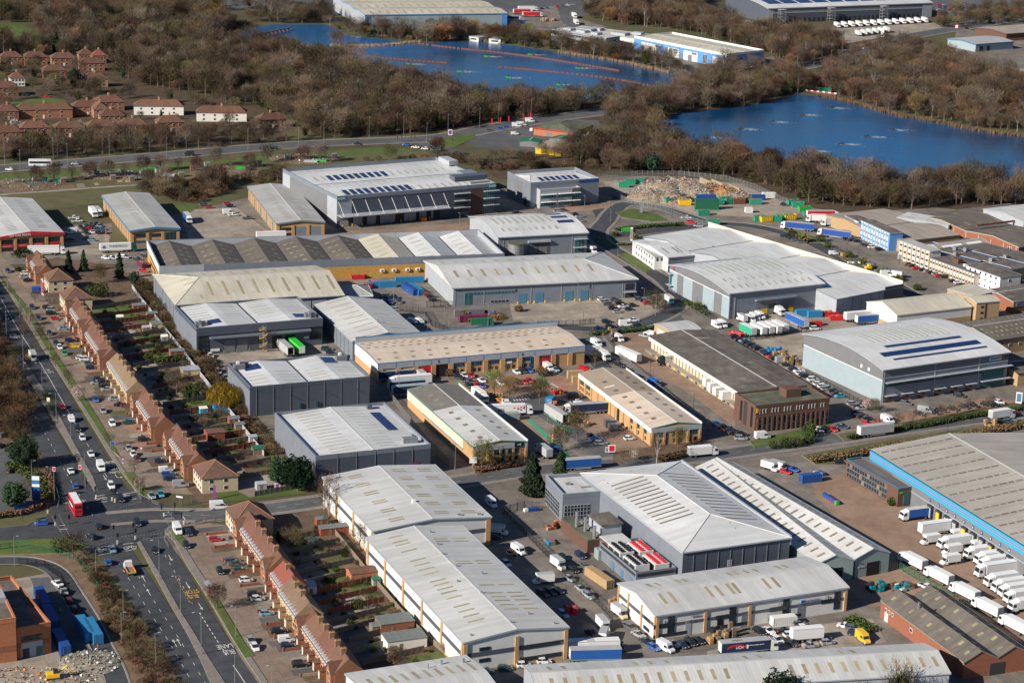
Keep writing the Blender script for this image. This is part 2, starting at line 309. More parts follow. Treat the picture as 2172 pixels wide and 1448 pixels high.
# ---- roads
road('road',[(-250,372),(0,358),(180,344),(350,330),(560,312),(700,303),(860,297),(950,290),(1030,274),(1150,254),(1290,235),(1400,212),(1540,180),(1650,152),(1760,128),(1860,95),(1960,72),(2172,38),(2400,0)],15,'asph2',-0.04,pave=2.5)
road('road',[(860,297),(930,312),(975,325),(1010,338)],9,'asph2',-0.035)
zone('verge',[(905,300),(960,288),(1005,282),(1010,292),(965,312),(920,313)],'grass',-0.03,h=.1)
road('road',[(1180,-30),(1195,20),(1215,55),(1300,62)],9,'asph2',-0.035)
road('road',[(1430,155),(1540,165),(1620,160),(1660,152)],9,'asph2',-0.035)
# main dual carriageway on the left
RW=[(-60,540),(-20,600),(36,700),(85,775),(132,857),(180,940),(225,1015),(262,1070),(322,1142),(368,1219),(414,1300),(462,1376),(510,1449),(575,1550)]
LW=[(-110,560),(-60,650),(8,775),(58,857),(106,940),(146,1015),(190,1085),(240,1160),(280,1220),(324,1290),(367,1355),(422,1449),(490,1550)]
RWP=road('road',RW,8.6,'asphalt',-0.03);LWP=road('road',LW,9.2,'asphalt',-0.028)
EA=[(230,1100),(330,1092),(440,1092),(560,1079),(680,1063),(830,1042),(960,1023),(1110,1000),(1260,985),(1400,976),(1500,967),(1620,950),(1760,932),(1960,903),(2172,875),(2400,845)]
EAP=road('road',EA,8.0,'asph2',-0.034,pave=2.2)
road('road',[(-200,1150),(-60,1140),(60,1122),(180,1100)],14,'asphalt',-0.032)
zone('road',[(120,1052),(160,1045),(215,1010),(290,1045),(330,1062),(380,1078),(385,1112),(345,1130),(300,1150),(215,1175),(170,1165),(90,1160),(60,1105),(105,1092)],'asphalt',-0.024)
# kerbed islands, verges and pavements of the main road
def strip(name,L,Rr,m,z=-0.03,h=.13):
 return zone(name,L+Rr[::-1],m,z,h=h)
strip('central_reservation',[(30,758),(62,808),(100,868),(140,935),(165,978),(186,1015),(200,1042)],[(42,752),(78,803),(117,864),(152,930),(176,974),(197,1011),(208,1040)],'pave')
strip('central_reservation',[(291,1150),(320,1205),(366,1290),(398,1345),(425,1398),(447,1449),(490,1525)],[(297,1146),(334,1208),(383,1296),(412,1342),(440,1390),(478,1449),(540,1535)],'pave')
strip('verge',[(88,835),(110,870),(120,892)],[(98,832),(116,866),(124,890)],'grass',-0.03,.17)
strip('pavement',[(-30,545),(40,655),(88,735),(140,815),(190,895),(228,958),(262,1008),(292,1045)],[(-15,545),(50,655),(96,735),(147,815),(197,893),(236,955),(268,1003),(300,1042)],'pave')
strip('verge',[(0,592),(50,655),(96,735),(147,815),(197,893),(236,955)],[(8,592),(62,655),(108,733),(160,812),(212,893),(255,970)],'grass',-0.03,.15)
strip('verge',[(262,1002),(275,1018),(292,1040),(300,1050)],[(280,1000),(296,1018),(322,1050),(318,1058)],'grass',-0.03,.15)
strip('pavement',[(350,1128),(372,1150),(400,1205),(440,1265),(478,1330),(522,1400),(555,1449),(600,1520)],[(362,1122),(386,1150),(420,1205),(456,1260),(496,1330),(538,1400),(570,1449),(615,1520)],'pave')
strip('verge',[(440,1262),(476,1322),(500,1365),(520,1395)],[(456,1258),(492,1318),(520,1365),(540,1390)],'grass',-0.03,.16)
strip('verge',[(362,1128),(376,1148),(386,1160)],[(372,1122),(396,1148),(396,1158)],'grass',-0.03,.16)
SV=[(-40,520),(20,590),(75,655),(125,735),(178,815),(232,893),(275,960),(312,1022),(325,1048)]
road('service_road',SV,10.5,'service',-0.045)
SV2=[(378,1105),(400,1150),(440,1200),(490,1280),(540,1365),(590,1449),(640,1540)]
road('service_road',SV2,11,'service',-0.045)
# house front gardens
zone('forecourt',[(55,570),(130,650),(170,720),(232,800),(280,875),(330,935),(400,1020),(440,1050),(345,1045),(290,950),(190,800),(100,672)],'service',-0.05)
zone('forecourt',[(395,1100),(480,1113),(500,1139),(563,1226),(640,1363),(720,1460),(640,1500),(540,1350),(420,1160)],'service',-0.05)
# left margin: retail site, hedge bank
zone('retail_ground',[(-250,900),(0,905),(20,960),(40,990),(80,1010),(90,1060),(0,1095),(-250,1130)],'asph2',-0.04)
zone('bank',[(-150,760),(0,770),(30,880),(75,960),(108,1010),(122,1060),(80,1085),(-30,1098),(60,1060),(85,1020),(40,985),(0,940),(-150,920)],'soil2',-0.026,h=.1)
zone('verge',[(-100,1112),(60,1095),(120,1085),(60,1112),(-100,1128)],'gras2',-0.02,h=.1)
zone('verge',[(-100,1150),(40,1145),(150,1140),(190,1160),(150,1172),(-100,1180)],'grass',-0.02,h=.1)
zone('bank',[(-200,1175),(170,1165),(200,1195),(270,1290),(330,1365),(400,1470),(300,1540),(235,1440),(170,1290),(120,1215),(60,1195),(-200,1200)],'soil',-0.035)
road('access_road',[(-80,1192),(20,1188),(75,1192),(120,1212),(150,1255),(185,1310),(215,1370),(240,1420),(260,1480)],5.5,'asphalt',-0.02,pave=.6)
zone('site_ground',[(-100,1250),(100,1215),(140,1260),(180,1330),(225,1420),(235,1520),(-150,1520)],'concrete',-0.03)
zone('site_ground',[(65,1225),(110,1222),(140,1265),(175,1330),(205,1390),(130,1400)],'asph2',-0.02)
# estate roads
road('road',[(1010,700),(1060,692),(1150,690),(1250,697),(1330,692),(1400,672),(1440,640),(1415,600),(1370,570),(1320,540),(1275,512),(1268,490),(1285,470),(1300,450),(1330,432),(1400,440),(1500,470),(1600,480),(1700,505),(1800,555),(1900,605),(1960,640)],8,'asphalt',-0.035,pave=1.6)
road('road',[(1060,490),(1200,510),(1275,505),(1300,500),(1450,482),(1560,478)],8,'asphalt',-0.038)
road('road',[(1285,470),(1270,440),(1250,415),(1275,398),(1320,425)],8,'asphalt',-0.036)
road('road',[(1420,655),(1450,690),(1560,720)],7,'asph2',-0.04)
road('road',[(1240,735),(1300,800),(1390,880),(1450,930),(1500,965)],7,'asphalt',-0.04)
road('road',[(960,830),(1100,850),(1200,845),(1300,838)],8,'asph2',-0.03)
road('road',[(1120,850),(1180,890),(1250,935),(1310,985)],8,'asph2',-0.028)
zone('verge',[(1305,450),(1345,442),(1395,455),(1420,468),(1380,470),(1320,462)],'grass',-0.03,h=.1)
zone('lawn',[(1310,540),(1330,535),(1380,570),(1370,580)],'grass',-0.03,h=.08)
zone('lawn',[(1260,500),(1300,508),(1320,515),(1290,520)],'grass',-0.03,h=.08)
for nm,p,m in(('yard_surface',[(1080,640),(1290,618),(1400,640),(1410,672),(1250,688),(1090,690)],'concrete'),('yard_surface',[(570,478),(720,492),(990,472),(1000,482),(950,502),(800,512),(620,517)],'bryd'),
('yard_surface',[(780,600),(900,590),(965,650),(1000,690),(890,690),(830,650)],'yard'),('yard_surface',[(1300,705),(1390,705),(1560,840),(1560,905),(1440,820),(1310,760)],'bryd'),
('yard_surface',[(1560,690),(1640,640),(1830,690),(1720,725),(1620,740)],'concrete'),('yard_surface',[(1620,735),(1700,722),(1712,790),(1680,810),(1600,770)],'concrete'),
('car_park',[(1900,880),(2080,845),(2172,850),(2172,860),(2000,885),(1880,905)],'brickpave'),('yard_surface',[(1720,1010),(1830,1000),(1930,1080),(2172,1240),(2300,1400),(2172,1400),(1900,1260),(1800,1230),(1880,1210),(1730,1050)],'bryd'),
('yard_surface',[(1035,1000),(1140,1005),(1150,1020),(1280,1180),(1330,1260),(1500,1400),(1210,1400),(1050,1120),(1000,1050)],'yard'),('yard_surface',[(1500,1380),(1760,1320),(1850,1310),(1880,1360),(1500,1420)],'concrete'),
('yard_surface',[(840,815),(1180,790),(1250,830),(960,840),(860,840)],'brickpave'),('yard_surface',[(1180,850),(1240,830),(1380,950),(1300,965),(1180,890)],'bryd'),('yard_surface',[(1040,840),(1180,930),(1180,980),(1120,960),(980,840)],'bryd'),
('yard_surface',[(150,480),(210,470),(260,540),(130,540)],'concrete'),('yard_surface',[(380,445),(500,440),(590,505),(400,510)],'concrete'),('yard_surface',[(440,750),(690,725),(720,770),(560,785),(470,790)],'concrete'),
('car_park',[(1240,398),(1290,392),(1300,415),(1290,440),(1240,448),(1150,455)],'bryd'),('yard_surface',[(1740,1180),(1830,1200),(1900,1270),(1850,1290),(1790,1240)],'bryd'),('yard_surface',[(540,520),(600,500),(690,498),(700,512),(560,525)],'pave')):
 _zl=globals().get('_zl',0)+1;zone(nm,p,m,-0.0425+_zl*.0004)
zone('lawn',[(358,440),(400,433),(420,440),(400,452),(380,455)],'grass',-0.03,h=.06)
zone('lawn',[(225,540),(240,470),(250,470),(285,520),(275,525)],'gras2',-0.03,h=.06)
zone('planting_bed',[(1000,985),(1105,965),(1110,990),(1010,1008)],'soil2',-0.03,h=.1)
zone('planting_bed',[(1300,960),(1480,930),(1500,950),(1300,982)],'soil2',-0.03,h=.1)
zone('verge',[(1590,935),(1760,895),(1770,910),(1600,950)],'grass',-0.03,h=.1)
zone('verge',[(1775,920),(2172,850),(2400,820),(2400,835),(2172,868),(1790,935)],'gras2',-0.03,h=.1)
zone('verge',[(1700,965),(1900,930),(2172,890),(2172,905),(1860,955),(1790,985),(1730,985)],'gras2',-0.03,h=.1)
zone('planting_bed',[(1650,480),(1740,505),(1745,515),(1700,515)],'gras2',-0.03,h=.1);zone('planting_bed',[(1770,535),(1920,590),(1925,600),(1880,598),(1790,552)],'gras2',-0.03,h=.1)
# ---- markings of the main road
def para(P,w):return offs(P,w)
n0=6
line(None,.16,dash=(2,4),world=offs(LWP[4:26],0.2));line(None,.16,dash=(2,4),world=offs(LWP[30:],-1.4));line(None,.16,dash=(2,4),world=offs(LWP[30:],1.6))
line(None,.25,world=offs(RWP[2:20],0.6));line(None,.16,dash=(4,2),world=offs(RWP[20:28],0.6));line(None,.16,dash=(2,4),world=offs(RWP[33:40],0.8));line(None,.28,dash=(1.5,1.2),world=offs(RWP[40:46],1.2));line(None,.28,world=offs(RWP[46:50],1.2))
line(None,.15,dash=(3,3),world=EAP[6:26]);line(None,.15,dash=(2,4),world=EAP[26:])
for a,b in(((260,1048),(288,1043)),((265,1060),(290,1057)),((205,1052),(222,1049)),((208,1065),(228,1063)),((205,1162),(243,1155)),((209,1177),(234,1172)),((260,1154),(283,1151)),((266,1168),(290,1164)),((134,1067),(145,1066)),((172,1063),(182,1061)),((388,1095),(398,1110)),((120,1115),(138,1113)),((125,1123),(144,1121)),((347,1093),(363,1091)),((349,1100),(368,1098)),((0,897),(48,896)),((20,797),(48,796))):
 line([a,b],.35)
for a,b in(((255,1075),(300,1064)),((290,1136),(345,1131)),((296,1143),(350,1138)),((110,1095),(130,1130)),((125,1092),(153,1146)),((340,1080),(346,1092)),((353,1077),(362,1092)),((349,1100),(364,1122)),((368,1098),(376,1116)),((216,1145),(243,1138)),((204,1157),(228,1149)),((250,1138),(285,1135))):
 line([a,b],.14,dash=(.4,.6))
# turn arrows on the carriageways
def arrow(x,y,rz,k=1.0,turn=0):
 b=MB();z=.0
 b.poly([(-2,-.1,0),(1,-.1,0),(1,.1,0),(-2,.1,0)],'paint')
 if not turn:b.poly([(1,-.45,0),(2.4,0,0),(1,.45,0)],'paint')
 else:b.poly([(1,-.1,0),(1.2,-.1,0),(1.2,.9*turn,0),(1,.9*turn,0)][::1 if turn>0 else-1],'paint');b.poly([(.5,.9*turn,0),(1.7,.9*turn,0),(1.1,1.7*turn,0)][::-1 if turn<0 else 1],'paint')
 o=b.obj('road_arrow',loc=(*at(x,y).xy,.065),rz=R(rz));o.scale=(k,k,1);return tag(o,kind='structure')
for x,y,rz,t in((192,1016,-68,-1),(222,1012,-68,0),(247,1010,-68,1),(305,1227,112,0),(316,1256,112,0),(371,1364,112,0),(380,1362,112,0),(361,1182,-68,0),(398,1240,-68,0),(425,1285,-68,0)):arrow(x,y,rz,1.1,t)
for s,x,y,sz in(('BUS',411,1264,2.2),('STOP',407,1254,2.2),('BUS',486,1382,2.4),('LANE',477,1370,2.4),('BUS',27,710,2.2),('LANE',31,715,2.2),('BUS',98,785,2.0),('LANE',103,790,2.0),('BUSES',231,980,1.7),('EXCEPT',235,987,1.7),('LEFT',240,994,1.7),('TURN',244,1001,1.7)):
 t=text('road_lettering',s,sz,'paint_y' if y in(1264,1254)else 'paint',None,(*at(x,y).xy,.065),(0,0,R(112-90+180)),depth=0.002,sx=.75);t.scale=(.75,1.6,1);tag(t,kind='structure')
for a,b in(((380,1220),(372,1222)),((372,1222),(402,1276)),((402,1276),(412,1280))):line([a,b],.2,'paint_y',dash=(1.2,1))
# yellow box junction at the far crossing
boxj=[(-5,738),(62,740),(64,763),(-5,762)]
for i in range(9):
 t=i/8
 line([(-5+67*t,738),(max(-5,-5+67*t-30),762)],.18,'paint_y');line([(-5+67*t,738),(min(64,-5+67*t+30),763)],.18,'paint_y')
line(boxj+[boxj[0]],.2,'paint_y')
# cycle boxes
def cyc(x,y,rz):
 b=MB()
 for cx in(-.75,.75):
  for i in range(12):
   a0,a1=2*PI*i/12,2*PI*(i+1)/12
   b.poly([(cx+.55*math.cos(a0),.55*math.sin(a0),0),(cx+.55*math.cos(a1),.55*math.sin(a1),0),(cx+.4*math.cos(a1),.4*math.sin(a1),0),(cx+.4*math.cos(a0),.4*math.sin(a0),0)][::-1],'paint')
 for p,q in(((-.75,0),(-.2,.6)),((-.2,.6),(.6,.6)),((.75,0),(.5,.9)),((-.2,.6),(0,0)),((0,0),(.6,.6)),((-.75,0),(0,0))):
  p=Vector((*p,0));q=Vector((*q,0));d=(q-p).normalized();nn=Vector((-d.y,d.x,0))*.07;b.poly([p-nn,q-nn,q+nn,p+nn],'paint')
 o=b.obj('cycle_symbol',loc=(*at(x,y).xy,.066),rz=R(rz));o.scale=(1.5,1.9,1);tag(o,kind='structure')
for x,y in((214,1057),(222,1167),(276,1161),(262,1052)):cyc(x,y,20)
for x0,y0,x1,y1 in((1148,1062,1148,1062),):pass
# green walkways and zebra in the brick-unit estate
zone('walkway',[(1118,891),(1126,889),(1165,925),(1160,931)],'paint_g',-0.015);zone('walkway',[(1136,794),(1144,793),(1166,812),(1158,813)],'paint_g',-0.015);zone('walkway',[(1150,872),(1158,871),(1215,915),(1206,917)],'paint_g',-0.015);zone('walkway',[(965,810),(972,808),(985,818),(978,822)],'paint_g',-0.015)
for i in range(6):zone('zebra_stripe',[(1087+6.2*i,846-.6*i),(1090+6.2*i,845.6-.6*i),(1094+6.2*i,850-.6*i),(1091+6.2*i,850.4-.6*i)],'paint',-0.01)
for i in range(5):zone('zebra_stripe',[(1166+4*i,813+2.2*i),(1171+4*i,812.4+2.2*i),(1174+4*i,814+2.2*i),(1169+4*i,814.6+2.2*i)],'paint',-0.01)
# ---------------------------------------------------------------- industrial buildings
_rm={}
def roofmat(base,axis,per=1.0):
 k=base+axis
 if k in _rm:return _rm[k]
 m=MT(base).copy();m.name=base+'_'+axis;n=m.node_tree.nodes;l=m.node_tree.links;b=n['Principled BSDF']
 for nd in n:
  if nd.type=='TEX_NOISE':
   tc=[q for q in n if q.type=='TEX_COORD'][0];mp=n.new('ShaderNodeMapping');mp.inputs['Scale'].default_value=(.12,1.6,1)if axis=='x' else(1.6,.12,1);l.new(tc.outputs['Object'],mp.inputs[0]);l.new(mp.outputs[0],nd.inputs['Vector'])
# sheet seams along the slope plus broad patchy weathering
 wv=n.new('ShaderNodeTexWave');wv.wave_type='BANDS';wv.bands_direction='Y' if axis=='x' else 'X';wv.inputs['Scale'].default_value=0.314/per;l.new(tc.outputs['Object'],wv.inputs['Vector'])
 mr=n.new('ShaderNodeMapRange');mr.inputs['From Min'].default_value=0;mr.inputs['From Max'].default_value=.12;mr.inputs['To Min'].default_value=.90;mr.inputs['To Max'].default_value=1;l.new(wv.outputs['Fac'],mr.inputs['Value'])
 nz=n.new('ShaderNodeTexNoise');nz.inputs['Scale'].default_value=.045;nz.inputs['Detail'].default_value=7;l.new(tc.outputs['Object'],nz.inputs['Vector'])
 m2=n.new('ShaderNodeMapRange');m2.inputs['From Min'].default_value=.3;m2.inputs['From Max'].default_value=.7;m2.inputs['To Min'].default_value=.86;m2.inputs['To Max'].default_value=1.08;l.new(nz.outputs['Fac'],m2.inputs['Value'])
 mu=n.new('ShaderNodeMath');mu.operation='MULTIPLY';l.new(mr.outputs[0],mu.inputs[0]);l.new(m2.outputs[0],mu.inputs[1])
 hs=n.new('ShaderNodeHueSaturation');src=b.inputs['Base Color'].links[0].from_socket;l.new(src,hs.inputs['Color']);l.new(mu.outputs[0],hs.inputs['Value']);l.new(hs.outputs[0],b.inputs['Base Color'])
 kx=n.new('ShaderNodeTexBrick');kx.offset=0;kx.inputs['Scale'].default_value=1;kx.inputs['Brick Width'].default_value=per*2 if axis=='y' else 9;kx.inputs['Row Height'].default_value=9 if axis=='y' else per*2;kx.inputs['Mortar Size'].default_value=.02;kx.inputs['Color1'].default_value=(1.04,1.04,1.04,1);kx.inputs['Color2'].default_value=(.93,.93,.93,1);kx.inputs['Mortar'].default_value=(.85,.85,.85,1);l.new(tc.outputs['Object'],kx.inputs['Vector'])
 m3=n.new('ShaderNodeMath');m3.operation='MULTIPLY';l.new(mu.outputs[0],m3.inputs[0]);l.new(kx.outputs['Color'],m3.inputs[1]);l.new(m3.outputs[0],hs.inputs['Value'])
 _rm[k]=m;return m
class Bld:
 def __init__(s,name,label,A,B,C,h,wall='c_gy',roof=('flat',),rm='roof_w',par=0,ov=0.35,W=None,D=None,cat='warehouse',walls={},trim='c_lt',fas=.35,group=None,seam=1.0):
  a=at(*A,h);s.h=h
  if C is not None:u=at(*C,h)-a;s.W=W or u.length;s.ang=math.atan2(u.y,u.x)
  else:v=at(*B,h)-a;s.W=W;s.ang=math.atan2(v.y,v.x)-PI/2
  ux=Vector((math.cos(s.ang),math.sin(s.ang),0));vx=Vector((-ux.y,ux.x,0));s.ux,s.vx=ux,vx
  s.D=D or(at(*B,h)-a).dot(vx)
  s.o=Vector((a.x,a.y,0));s.roof=roof;s.rise=roof[1]if len(roof)>1 else 0;s.par=par;s.ze=h-par;s.trim=trim
  s.root=thing(name,label,cat,s.o,s.ang,group);s.rm=rm;s.wallm=wall
  W,D=s.W,s.D
# break lines
  xs=[0,W];ys=[0,D];t=roof[0]
  if t=='gx':ys=[0,D/2,D]
  if t=='gy':xs=[0,W/2,W]
  if t=='ax':ys=[D*i/10 for i in range(11)]
  if t=='ay':xs=[W*i/10 for i in range(11)]
  if t=='mx':k=roof[2];ys=[D*i/(2*k)for i in range(2*k+1)]
  if t=='my':k=roof[2];xs=[W*i/(2*k)for i in range(2*k+1)]
  s.xs,s.ys=xs,ys
# walls
  for side,(P,Q)in{'F':((0,0),(W,0)),'R':((W,0),(W,D)),'K':((W,D),(0,D)),'L':((0,D),(0,0))}.items():
   n=len(xs)-1 if side in 'FK' else len(ys)-1
   if t in('hipx','hipy'):n=1
   b=MB();pts=[]
   if par:top=[h,h];n=1
   for i in range(n+1):
    f=i/n;x=P[0]+(Q[0]-P[0])*f;y=P[1]+(Q[1]-P[1])*f;pts.append((x,y,h if par else s.z(x,y)))
   b.poly([(P[0],P[1],-.1),(Q[0],Q[1],-.1)]+pts[::-1],walls.get(side,wall));b.obj('wall',s.root)
# roof
  axis='x' if t in('gy','ay','my','hipy')else 'y'
  mt=roofmat(rm,axis,seam)if rm in('roof_w','roof_w2','roof_cream','roof_tan','roof_ltgrey','roof_grey','roof_sand','roof_asb','roof_asb2','roof_warm')else MT(rm);s.mt=mt;s.axis=axis
  o=0 if par else ov;b=MB();e=.02
  def zz(x,y):return s.z(min(max(x,0),W),min(max(y,0),D))
  X=list(xs);Y=list(ys)
  if not par:X[0]-=o;X[-1]+=o;Y[0]-=o;Y[-1]+=o
  if t in('hipx','hipy'):
   e0,e1=roof[2],roof[3];zt=s.ze+s.rise
   if t=='hipx':r0,r1=(e0 if e0 else X[0],D/2,zt),(W-e1 if e1 else X[1],D/2,zt)
   else:r0,r1=(W/2,e0 if e0 else Y[0],zt),(W/2,D-e1 if e1 else Y[1],zt)
   c=[(X[0],Y[0],s.ze),(X[1],Y[0],s.ze),(X[1],Y[1],s.ze),(X[0],Y[1],s.ze)]
   ma,mb=roofmat(rm,'x')if rm.startswith('roof_w')or rm=='roof_cream' or rm=='roof_ltgrey' else mt,mt
   if t=='hipx':
    b.poly([c[0],c[1],r1,r0],mt);b.poly([c[2],c[3],r0,r1],mt);b.poly([c[1],c[2],r1],ma);b.poly([c[3],c[0],r0],ma)
   else:
    b.poly([c[1],c[2],r1,r0],mt);b.poly([c[3],c[0],r0,r1],mt);b.poly([c[0],c[1],r0],mt);b.poly([c[2],c[3],r1],mt)
   s.ridge=(r0,r1)
   b.obj('roof',s.root)
   rb=MB()
   for p,q in((r0,r1),)+(((c[0],r0),(c[3],r0))if(t=='hipx' and e0)else())+(((c[1],r1),(c[2],r1))if(t=='hipx' and e1)else())+(((c[0],r0),(c[1],r0))if(t=='hipy' and e0)else())+(((c[2],r1),(c[3],r1))if(t=='hipy' and e1)else()):
    rb.tube(Vector(p)+Vector((0,0,.03)),Vector(q)+Vector((0,0,.03)),.16,.16,'purlin' if rm!='rf_m' else rm,n=4)
   rb.obj('ridge_cap',s.root)
  else:
   for i in range(len(X)-1):
    for j in range(len(Y)-1):
     b.poly([(X[i],Y[j],zz(X[i],Y[j])+e),(X[i+1],Y[j],zz(X[i+1],Y[j])+e),(X[i+1],Y[j+1],zz(X[i+1],Y[j+1])+e),(X[i],Y[j+1],zz(X[i],Y[j+1])+e)],mt)
   ro=b.obj('roof',s.root)
   if t in('gx','gy'):
    rb=MB();zt=s.ze+s.rise+.05
    if t=='gx':rb.box(X[0],X[-1],D/2-.25,D/2+.25,zt-.08,zt+.03,'purlin')
    else:rb.box(W/2-.25,W/2+.25,Y[0],Y[-1],zt-.08,zt+.03,'purlin')
    rb.obj('ridge_cap',s.root)
   if t in('mx','my'):
    k=roof[2];gm=MB()
    for i in range(1,k):
     if t=='my':gm.box(W*i/k-.3,W*i/k+.3,0,D,s.ze+.02,s.ze+.12,'dark')
     else:gm.box(0,W,D*i/k-.3,D*i/k+.3,s.ze+.02,s.ze+.12,'dark')
    gm.obj('valley_gutter',s.root)
# eaves / parapet
  if par:
   b=MB();th=.35
   for x0,x1,y0,y1 in((-.06,W+.06,-.06,th),(-.06,W+.06,D-th,D+.06),(-.06,th,th,D-th),(W-th,W+.06,th,D-th)):
    b.box(x0,x1,y0,y1,s.ze-.3,h+.05,walls.get('P',wall))
   b.obj('parapet',s.root)
   b=MB()
   for x0,x1,y0,y1 in((-.1,W+.1,-.1,th+.05),(-.1,W+.1,D-th-.05,D+.1),(-.1,th+.05,th+.05,D-th-.05),(W-th-.05,W+.1,th+.05,D-th-.05)):
    b.box(x0,x1,y0,y1,h+.05,h+.12,trim)
   b.obj('coping',s.root)
  elif fas:
   b=MB()
   for k in range(len(X)-1):
    for y,yo in((Y[0],-.08),(Y[-1],.08)):
     z0,z1=zz(X[k],y),zz(X[k+1],y);y0,y1=min(y,y+yo),max(y,y+yo)
     b.hexa([(X[k],y0,z0-fas),(X[k+1],y0,z1-fas),(X[k+1],y1,z1-fas),(X[k],y1,z0-fas),(X[k],y0,z0+.06),(X[k+1],y0,z1+.06),(X[k+1],y1,z1+.06),(X[k],y1,z0+.06)],trim)
   for k in range(len(Y)-1):
    for x,xo in((X[0],-.08),(X[-1],.08)):
     z0,z1=zz(x,Y[k]),zz(x,Y[k+1]);x0,x1=min(x,x+xo),max(x,x+xo)
     b.hexa([(x0,Y[k],z0-fas),(x1,Y[k],z0-fas),(x1,Y[k+1],z1-fas),(x0,Y[k+1],z1-fas),(x0,Y[k],z0+.06),(x1,Y[k],z0+.06),(x1,Y[k+1],z1+.06),(x0,Y[k+1],z1+.06)],trim)
   b.obj('fascia',s.root)
 def z(s,x,y):
  t=s.roof[0];W,D=s.W,s.D;r=s.rise;e=s.ze
  if t=='gx':return e+r*(1-abs(2*y/D-1))
  if t=='gy':return e+r*(1-abs(2*x/W-1))
  if t=='ax':return e+r*(1-(2*y/D-1)**2)
  if t=='ay':return e+r*(1-(2*x/W-1)**2)
  if t=='mx':k=s.roof[2];p=(y/D*k)%1;return e+r*(1-abs(2*p-1))if 0<y<D else e
  if t=='my':k=s.roof[2];p=(x/W*k)%1;return e+r*(1-abs(2*p-1))if 0<x<W else e
  if t=='hipx':
   q=1-abs(2*y/D-1);
   if s.roof[2]:q=min(q,x/s.roof[2])
   if s.roof[3]:q=min(q,(W-x)/s.roof[3])
   return e+r*max(0,q)
  if t=='hipy':
   q=1-abs(2*x/W-1)
   if s.roof[2]:q=min(q,y/s.roof[2])
   if s.roof[3]:q=min(q,(D-y)/s.roof[3])
   return e+r*max(0,q)
  return e
 def light(s,fx,fy,w,d,m='rooflight',name='rooflight'):
  "roof sheet centred at fraction (fx,fy), w along x, d along y"
  x0,x1=fx*s.W-w/2,fx*s.W+w/2;y0,y1=fy*s.D-d/2,fy*s.D+d/2
  b=MB();n=5 if s.roof[0]in('ax','ay')else 1;e=.07
  for i in range(n):
   if s.roof[0]=='ay':a0,a1=x0+(x1-x0)*i/n,x0+(x1-x0)*(i+1)/n;c0,c1=y0,y1
   else:c0,c1=y0+(y1-y0)*i/n,y0+(y1-y0)*(i+1)/n;a0,a1=x0,x1
   q=[(a0,c0),(a1,c0),(a1,c1),(a0,c1)]
   b.hexa([(x,y,s.z(x,y)-.02)for x,y in q]+[(x,y,s.z(x,y)+e)for x,y in q],m,skip=(0,))
  return b.obj(name,s.root)
 def lights(s,fxs,fys,w,d,m='rooflight'):
  for fx in fxs:
   for fy in fys:s.light(fx,fy,w,d,m)
 def solar(s,fx,fy,w,d,nx,ny):
  "a solar array; every module is raised, gaps between"
  b=MB();x0,y0=fx*s.W-w/2,fy*s.D-d/2;sx,sy=w/nx,d/ny
  for i in range(nx):
   for j in range(ny):
    q=[(x0+sx*(i+.04),y0+sy*(j+.04)),(x0+sx*(i+.96),y0+sy*(j+.04)),(x0+sx*(i+.96),y0+sy*(j+.96)),(x0+sx*(i+.04),y0+sy*(j+.96))]
    b.hexa([(x,y,s.z(x,y)+.1)for x,y in q]+[(x,y,s.z(x,y)+.16)for x,y in q],'solar',skip=(0,))
  return b.obj('solar_panel',s.root)
 def w(s,side,f0,f1,z0,z1,m,name='wall_panel',d=.1,parent=None,ins=0):
  "box on a wall: fractions along it (L counted from the near corner), heights in metres"
  b=MB();L=s.W if side in 'FK' else s.D;a,c=f0*L,f1*L
  if side=='F':b.box(a,c,-d,-ins,z0,z1,m)
  elif side=='L':b.box(-d,-ins,a,c,z0,z1,m)
  elif side=='R':b.box(s.W+ins,s.W+d,a,c,z0,z1,m)
  else:b.box(a,c,s.D+ins,s.D+d,z0,z1,m)
  return b.obj(name,s.root if parent is None else parent)
 def win(s,side,f0,f1,z0,z1,frame='white',glass='glass',nx=1,d=.08,name='window'):
  wn=s.w(side,f0,f1,z0,z1,frame,name,d);L=s.W if side in 'FK' else s.D;g=.12/L
  st=(f1-f0)/nx
  for i in range(nx):s.w(side,f0+st*i+g,f0+st*(i+1)-g,z0+.12,z1-.12,glass,'pane',d+.03,wn,ins=d-.01)
  return wn
 def door(s,side,f0,f1,z1,m='c_md',name='shutter_door',d=.1,z0=0):return s.w(side,f0,f1,z0,z1,m,name,d)
 def joints(s,side,fs,z0,z1,m='c_lt',wd=.12,name='drainpipe'):
  L=s.W if side in 'FK' else s.D
  for f in fs:s.w(side,f-wd/2/L,f+wd/2/L,z0,z1,m,name,.14)
 def unit(s,fx,fy,w,d,h,m='metal',name='roof_plant'):
  x,y=fx*s.W,fy*s.D;z=s.z(x,y);b=MB();b.box(x-w/2,x+w/2,y-d/2,y+d/2,z-.1,z+h,m);return b.obj(name,s.root)
 def txt(s,side,f,z,body,size,m,name='lettering',d=.14,sx=1.0):
  L=s.W if side in 'FK' else s.D
  if side=='F':return text(name,body,size,m,s.root,(f*L,-d,z),(R(90),0,0),sx=sx)
  if side=='L':return text(name,body,size,m,s.root,(-d,f*L,z),(R(90),0,R(-90)),sx=sx)
def fr(a,b,n):return[a+(b-a)*i/(n-1)for i in range(n)]if n>1 else[(a+b)/2]
